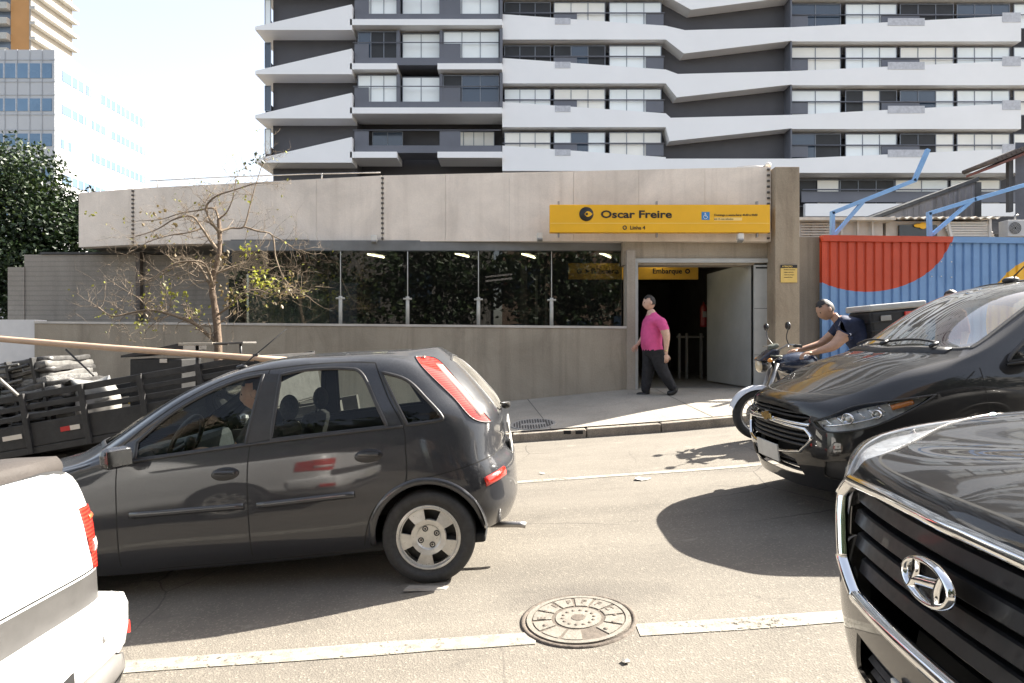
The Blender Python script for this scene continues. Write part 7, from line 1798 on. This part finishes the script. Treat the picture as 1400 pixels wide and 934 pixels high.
for pts, r0, r1 in main:
    P_ = [U(*p) for p in pts]; sp = [Vector(q) for q in spline(P_, 5)]; n = len(sp)
    rr = [r0+(r1-r0)*(i/(n-1))**.8 for i in range(n)]; rr = [r*(1+.10*rt.uniform(-1,1)) for r in rr]
    (tb if r0 > .05 else twig).tube(sp, rr, 10 if r0 > .03 else 7)
    if r0 > .05: continue
    for i in [q for q in range(2, n) for _ in (0,1) if rt.random() < .38]:
        d = (sp[min(i+1,n-1)]-sp[i-1]).normalized(); s = Vector((rt.gauss(0,.8), rt.gauss(0,.6), rt.gauss(.15,.7)))
        twigs(sp[i], d*.5+s, rt.uniform(.16,.45), max(.0032, rr[i]*.36), 2)
    twigs(sp[-1], sp[-1]-sp[-2], .35, .004, 2)
for (px, py, n, sp_, mi) in ((195,445,26,9,1),(232,404,34,13,1),(254,403,8,6,1),(205,425,20,12,2),(337,341,18,6,0),(352,382,60,11,0),(372,392,40,11,1),(330,405,30,12,1),(410,398,10,7,1),(318,412,22,9,2),(266,425,16,9,1),(340,275,4,4,0),(352,214,14,9,3),(335,228,6,6,3),(298,352,20,10,2),(148,428,10,6,1),(225,300,30,22,2),(392,398,60,16,2),(300,395,16,10,2),(120,293,5,4,1)):
    for _ in range(n): leaf(U(px+rt.gauss(0,sp_), py+rt.gauss(0,sp_*.7), rt.gauss(0,.12)), rt.uniform(.04,.08), mi)
S_(tb, 'trunk', BARK, bt); S_(twig, 'branches', M('twig_brown', (.19,.145,.10), .85, .25, 12), bt, weld=False)
def M_leaf(name, c, tr_=.35):
    m, nt, b = newmat(name); setp(b, col=c, rough=.5)
    f = noise(nt, 3, 3, .6, coords(nt)); nt.links.new(ramp(nt, f, [(.3, tuple(x*.65 for x in c)), (.7, tuple(min(1,x*1.3) for x in c))]), b.inputs['Base Color'])
    t = nt.nodes.new('ShaderNodeBsdfTranslucent'); t.inputs[0].default_value = (c[0]*1.6, c[1]*1.6, c[2], 1); mx = nt.nodes.new('ShaderNodeMixShader'); mx.inputs[0].default_value = tr_
    nt.links.new(b.outputs[0], mx.inputs[1]); nt.links.new(t.outputs[0], mx.inputs[2]); nt.links.new(mx.outputs[0], nt.nodes['Material Output'].inputs[0]); return m
S_(lf_, 'leaves', [M_leaf('leaf_yellow', (.30,.31,.03)), M_leaf('leaf_olive', (.17,.17,.03)), M_leaf('leaf_dry', (.18,.135,.07)), M_leaf('leaf_dark', (.04,.05,.03))], bt, weld=False, fixn=False)
# ------------------------------------------------------------------ leafy trees
GREENS = [M_leaf('leaf_deep_green', (.026,.058,.014), .2), M_leaf('leaf_mid_green', (.05,.10,.022), .25), M_leaf('leaf_light_green', (.11,.16,.035), .3)]
DEEP = [M_leaf('leaf_dark_green', (.012,.026,.008), .12), M_leaf('leaf_bottle_green', (.022,.042,.012), .15), M_leaf('leaf_olive_green', (.045,.07,.02), .2)]
def leafy(name, base, height, crown, n, size, label, group=None, seed=1, trunk_r=.2, greens=None):
    """crown: list of (dx,dy,z,r) lobes filled with leaf clumps"""
    r = random.Random(seed); e = empty(name, base, label=label, cat='tree', group=group); t = MB(); c = MB(); b0 = Vector(base)
    top = max(l[2] for l in crown)*.8; t.tube([(0,0,-.3),(.03,.02,height*.2),(-.05,.05,height*.4),(0,0,height*.62)], [trunk_r*1.25,trunk_r,trunk_r*.85,trunk_r*.5], 10)
    for (dx,dy,z,rr) in crown: t.tube([(0,0,height*.35),(dx*.4,dy*.4,height*.35+(z-height*.35)*.55),(dx*.9,dy*.9,z)], [trunk_r*.55,trunk_r*.35,trunk_r*.1], 7)
    tot = sum(l[3]**2 for l in crown)
    for (dx,dy,z,rr) in crown:
        for _ in range(int(n*rr*rr/tot)):
            v = Vector((r.gauss(0,1),r.gauss(0,1),r.gauss(0,1))).normalized()*rr*(r.random()**.28)*r.uniform(.8,1.12); p = Vector((dx,dy,z))+Vector((v.x,v.y,v.z*.85))
            mi = r.choices((0,1,2),(5,4,1.5))[0]
            for _ in range(5):
                q = p+Vector((r.gauss(0,size*1.1),r.gauss(0,size*1.1),r.gauss(0,size*.9))); a = Vector((r.gauss(0,1),r.gauss(0,1),r.gauss(-.2,.8))).normalized()*size*r.uniform(.7,1.3); w = a.orthogonal().normalized(); w = (Matrix.Rotation(r.uniform(0,6.3),3,a.normalized()) @ w)*size*.36
                nn = a.cross(w).normalized()*size*.15
                c.add([q-a*.5, q+w+nn, q+a*.5, q-w+nn], [(0,1,2,3)], mi)
    t.build('trunk', M('bark_dark', (.06,.048,.038), .9, .3, 8), e); c.build('crown', greens or GREENS, e, weld=False, fixn=False); return e
leafy('leafy_tree', (-14.2,18.5,.0), 7.4, [(-1.2,0,5.9,1.5),(.2,-.3,6.2,1.2),(.9,0,4.8,1.35),(-.6,-.5,4.4,1.6),(1.5,.3,5.2,.85),(-2.6,0,4.8,1.6),(.6,-.4,3.2,1.4),(-1.5,-.6,2.8,1.6),(-2.2,.2,6.6,.9),(1.6,0,4.2,.9),(1.2,-.2,2.4,1.2)], 6800, .13, 'dark green leafy tree rising behind the concrete wall', seed=3, trunk_r=.25, greens=DEEP)
leafy('leafy_tree', (-10.4,16.6,.2), 3.6, [(0,0,2.9,.8),(1.4,.2,3.0,.6),(2.4,0,3.1,.55)], 1100, .10, 'low foliage showing between concrete wall and station roof edge', seed=8, trunk_r=.08, greens=DEEP)
# across the street: seen mirrored in the glazing and on the cars
for i, (x, y, h_, s) in enumerate(((-8.5,-5.2,8.5,21),(-3.2,-5.8,9.5,22),(2.2,-5.4,8.0,23),(7.6,-5.9,9.0,24),(-14.5,-5.5,9.0,25))):
    lab = ['street tree across the road, second from the low end','street tree across the road, third from the low end','street tree across the road, shortest of the row','street tree across the road, at the high end of the row','street tree across the road, at the low end of the row'][i]
    leafy('street_tree', (x,y,road_z(x,y)), h_, [(0,0,h_*.68,1.5),(1.7,.3,h_*.5,1.5),(-1.8,.2,h_*.52,1.6),(.9,.6,h_*.33,1.1),(-1.0,.5,h_*.34,1.1),(.2,-.5,h_*.85,1.1),(.3,.7,h_*.5,1.0)], 900, .26, lab, 'street trees across the road', s, .16, DEEP)
OPP = [(-24,-12.5,11,(.40,.33,.26),'beige'),(-11.3,-1.0,8,(.16,.15,.14),'grey'),(-.6,9.5,12,(.17,.12,.09),'brown'),(9.9,24,9,(.36,.36,.36),'pale grey')]
for i, (x0, x1, h_, c, nm) in enumerate(OPP):
    e = empty('opposite_building', ((x0+x1)/2,-10,0), label='%s rendered building across the road with dark windows' % nm, cat='building'); zb = gx((x0+x1)/2)-3
    m = MB(); m.box(((x0+x1)/2,-13,(h_+zb)/2),(x1-x0-.2,6,h_-zb)); S_(m, 'wall', M('opposite_render_'+nm.replace(' ','_'), c, .85, .15, 1), e)
    nw = int((x1-x0)/2.6)
    for f_ in range(int(h_/3.1)):
        for w_ in range(nw):
            x = x0+1.3+w_*2.6; m = MB(); m.box((x,-9.98,gx(x)+1.6+f_*3.1),(1.5,.1,1.5),None,0); m.box((x,-9.92,gx(x)+1.6+f_*3.1),(.06,.06,1.5),None,1); S_(m, 'window', [TGL, ALU], e)
# ------------------------------------------------------------------ covers and scraps on the ground
def on_road(x, y, dz=0): return Vector((x, y, road_z(x, y)+dz))
mh = empty('manhole_cover', tuple(on_road(.344,3.33)), label='round cast-iron manhole cover with lettered segments in the road', cat='manhole cover')
mh.rotation_euler = (math.atan(.02), -math.atan(.07), 0)
IRON = M('iron_dusty', (.175,.16,.135), .75, .2, 18, bmp=.3); IRONB = M('iron_rust', (.10,.082,.066), .85, .3, 30, bmp=.3)
m = MB(); m.lathe([(.30,-.03),(.30,.006),(.288,.010),(.276,.006),(.274,-.004)], None, 64); m.build('frame', IRONB, mh)
m = MB(); m.lathe([(.272,-.004),(.268,.0075),(.258,.008),(.0,.008)], None, 64, 0, False); m.build('lid', IRONB, mh)
m = MB()
def sector(mb, r0, r1, a0, a1, z0, z1, n=5, mi=0):
    po = [(r1*math.cos(R(a0+(a1-a0)*i/n)), r1*math.sin(R(a0+(a1-a0)*i/n))) for i in range(n+1)]+[(r0*math.cos(R(a1-(a1-a0)*i/n)), r0*math.sin(R(a1-(a1-a0)*i/n))) for i in range(n+1)]
    mb.prism(po, z0, z1, 'z', mi)
for i in range(40): sector(m, .243, .268, i*9, i*9+9, .007, .0125, 2)
for i in range(12):
    a = i*30+4
    if i in (9,): continue
    sector(m, .140, .235, a, a+25, .007, .0125, 4)
m.lathe([(.118,.007),(.118,.0125),(.0,.0125)], None, 40, 0, False); m.build('raised_segments', IRON, mh)
m = MB()
Fz = Matrix(((1,0,0),(0,0,1),(0,1,0)))
for i, ch in enumerate('•E•EFPFC•••'):
    a = R(200-i*25); fr_ = Matrix.Rotation(a-math.pi/2,3,'Z') @ Matrix(((1,0,0),(0,0,1),(0,1,0)))
    if ch == '•': m.lathe([(.012,.0125),(.012,.0145),(0,.0145)], Matrix.Translation((.188*math.cos(a),.188*math.sin(a),0)), 12)
    else: add_text(m, ch, (.170*math.cos(a)-.018*math.sin(a)*-1*0,.170*math.sin(a),.0135), .06, .001, .001, 0, 'CENTER', Matrix.Rotation(a-math.pi/2,3,'Z') @ Matrix(((1,0,0),(0,0,1),(0,-1,0))) @ Matrix.Rotation(0,3,'X') if False else Matrix.Rotation(a-math.pi/2,3,'Z') @ Matrix(((1,0,0),(0,0,1),(0,-1,0))))
for i in range(14): m.lathe([(.0095,.0125),(.0095,.0142),(0,.0142)], Matrix.Translation((.082*math.cos(R(i*25.7)),.082*math.sin(R(i*25.7)),0)), 10)
m.lathe([(.036,.0125),(.036,.0145),(0,.0145)], None, 20, 0, False); m.build('lettering', IRONB, mh, fixn=True)
gc = W(729,588,9.05); gc = Vector((.30,9.12,0)); gc.z = walk_z(gc.x,gc.y)
gr = empty('pavement_cover', tuple(gc), label='round patterned metal cover set in the pavement by the kerb', cat='access cover'); gr.rotation_euler = (math.atan((walk_z(.3,9.4)-walk_z(.3,8.9))/.5), -math.atan(.07), 0)
m = MB(); m.lathe([(.33,-.03),(.33,.006),(.31,.008),(.30,.004),(.0,.004)], None, 48); m.build('plate', M('cover_grey', (.26,.25,.23), .8, .2, 20), gr)
m = MB()
for i in range(-7,8):
    for j in range(-7,8):
        if (i*.038)**2+(j*.038)**2 < .28**2 and not (abs(j) <= 1 and abs(i) < 5): m.box((i*.038,j*.038,.006),(.020,.022,.008))
m.build('studs', M('cover_stud_dark', (.085,.08,.075), .8, .2), gr)
kd = empty('kerb_drain', (.82,KERB_Y,zk(.82)-.03), label='pair of dark drain holes in the kerb face', cat='drain')
for x in (-.08,.08):
    m = MB(); m.box((x,0,0),(.10,.02,.05),None,0,.006); m.build('outlet', DARK, kd)
def scrap(px, py, lab, s=.05, col=(.62,.60,.55), n=7, seed=1):
    r = random.Random(seed); d = py-467+.07*(px-700)+17.6; Y = F*H/d; X = (px-700)*Y/F; m = MB(); vs = [(0,0,.014)]
    for i in range(n): a = 2*math.pi*i/n; q = s*r.uniform(.6,1.2); vs.append((q*math.cos(a), q*.8*math.sin(a), r.uniform(.004,.02)))
    m.add(vs, [(0,1+i,1+(i+1) % n) for i in range(n)]); o = m.build('paper_scrap', M('paper_%d' % seed, col, .8, .1, 20), loc=tuple(on_road(X,Y)), label=lab, cat='litter', group='litter on the road'); sm = o.modifiers.new('thick','SOLIDIFY'); sm.thickness = .003
scrap(878,656,'white crumpled paper scrap on the far painted line',.075,seed=2)
scrap(855,906,'pale flattened scrap below the manhole cover',.025,(.22,.21,.19),seed=3)
scrap(742,588+60,'tiny pale scrap on the road near the hatchback bumper',.03,(.5,.48,.44),seed=4)
wd = empty('wheel_wedge', tuple(on_road(-.50,3.86)), label='pale flat strip lying under the hatchback rear wheel', cat='strip')
m = MB(); m.hexa([(-.15,-.035,.003),(.12,-.02,.003),(.13,.035,.003),(-.13,.03,.003),(-.14,-.03,.016),(.09,-.015,.012),(.11,.03,.012),(-.12,.025,.016)]); m.build('strip', M('strip_pale', (.26,.24,.21), .7, .2, 10), wd)
# ------------------------------------------------------------------ light and camera
SUN_AZ, SUN_EL = R(26), R(41)            # azimuth from +X towards +Y
sd = Vector((math.cos(SUN_EL)*math.cos(SUN_AZ), math.cos(SUN_EL)*math.sin(SUN_AZ), math.sin(SUN_EL)))
sl = bpy.data.lights.new('sun', 'SUN'); sl.energy = 4.6; sl.angle = R(.5); sl.color = (1, .94, .84)
so = bpy.data.objects.new('sun', sl); COL.objects.link(so); so.rotation_euler = sd.to_track_quat('Z', 'Y').to_euler(); so.location = (20, 10, 30)
world = bpy.data.worlds.new('World'); scene.world = world; world.use_nodes = True
wn = world.node_tree; bg = wn.nodes['Background']; sk = wn.nodes.new('ShaderNodeTexSky'); sk.sky_type = 'NISHITA'
sk.sun_disc = False; sk.sun_elevation = SUN_EL; sk.sun_rotation = math.pi/2-SUN_AZ
sk.air_density = 1.0; sk.dust_density = 2.2; sk.ozone_density = 1.0
hs = wn.nodes.new('ShaderNodeHueSaturation'); hs.inputs['Saturation'].default_value = .64; wn.links.new(sk.outputs[0], hs.inputs['Color'])
wn.links.new(mix(wn, 1.0, hs.outputs[0], (1.0,.955,.90), 'MULTIPLY'), bg.inputs[0]); bg.inputs[1].default_value = .086
cam = bpy.data.cameras.new('camera'); co = bpy.data.objects.new('camera', cam); COL.objects.link(co)
co.location = (0, 0, H); co.rotation_euler = (R(90), 0, 0); cam.sensor_width = 36; cam.lens = 36*F/1400
cam.clip_end = 2000; cam.clip_start = .05; scene.camera = co
vs_ = scene.view_settings; vs_.view_transform = 'Standard'; vs_.look = 'None'; vs_.gamma = 1; vs_.use_curve_mapping = False
vs_.exposure = 2.3
scene.cycles.max_bounces = 8; scene.cycles.transparent_max_bounces = 16; scene.cycles.sample_clamp_indirect = 6
scene.cycles.caustics_reflective = False; scene.cycles.caustics_refractive = False
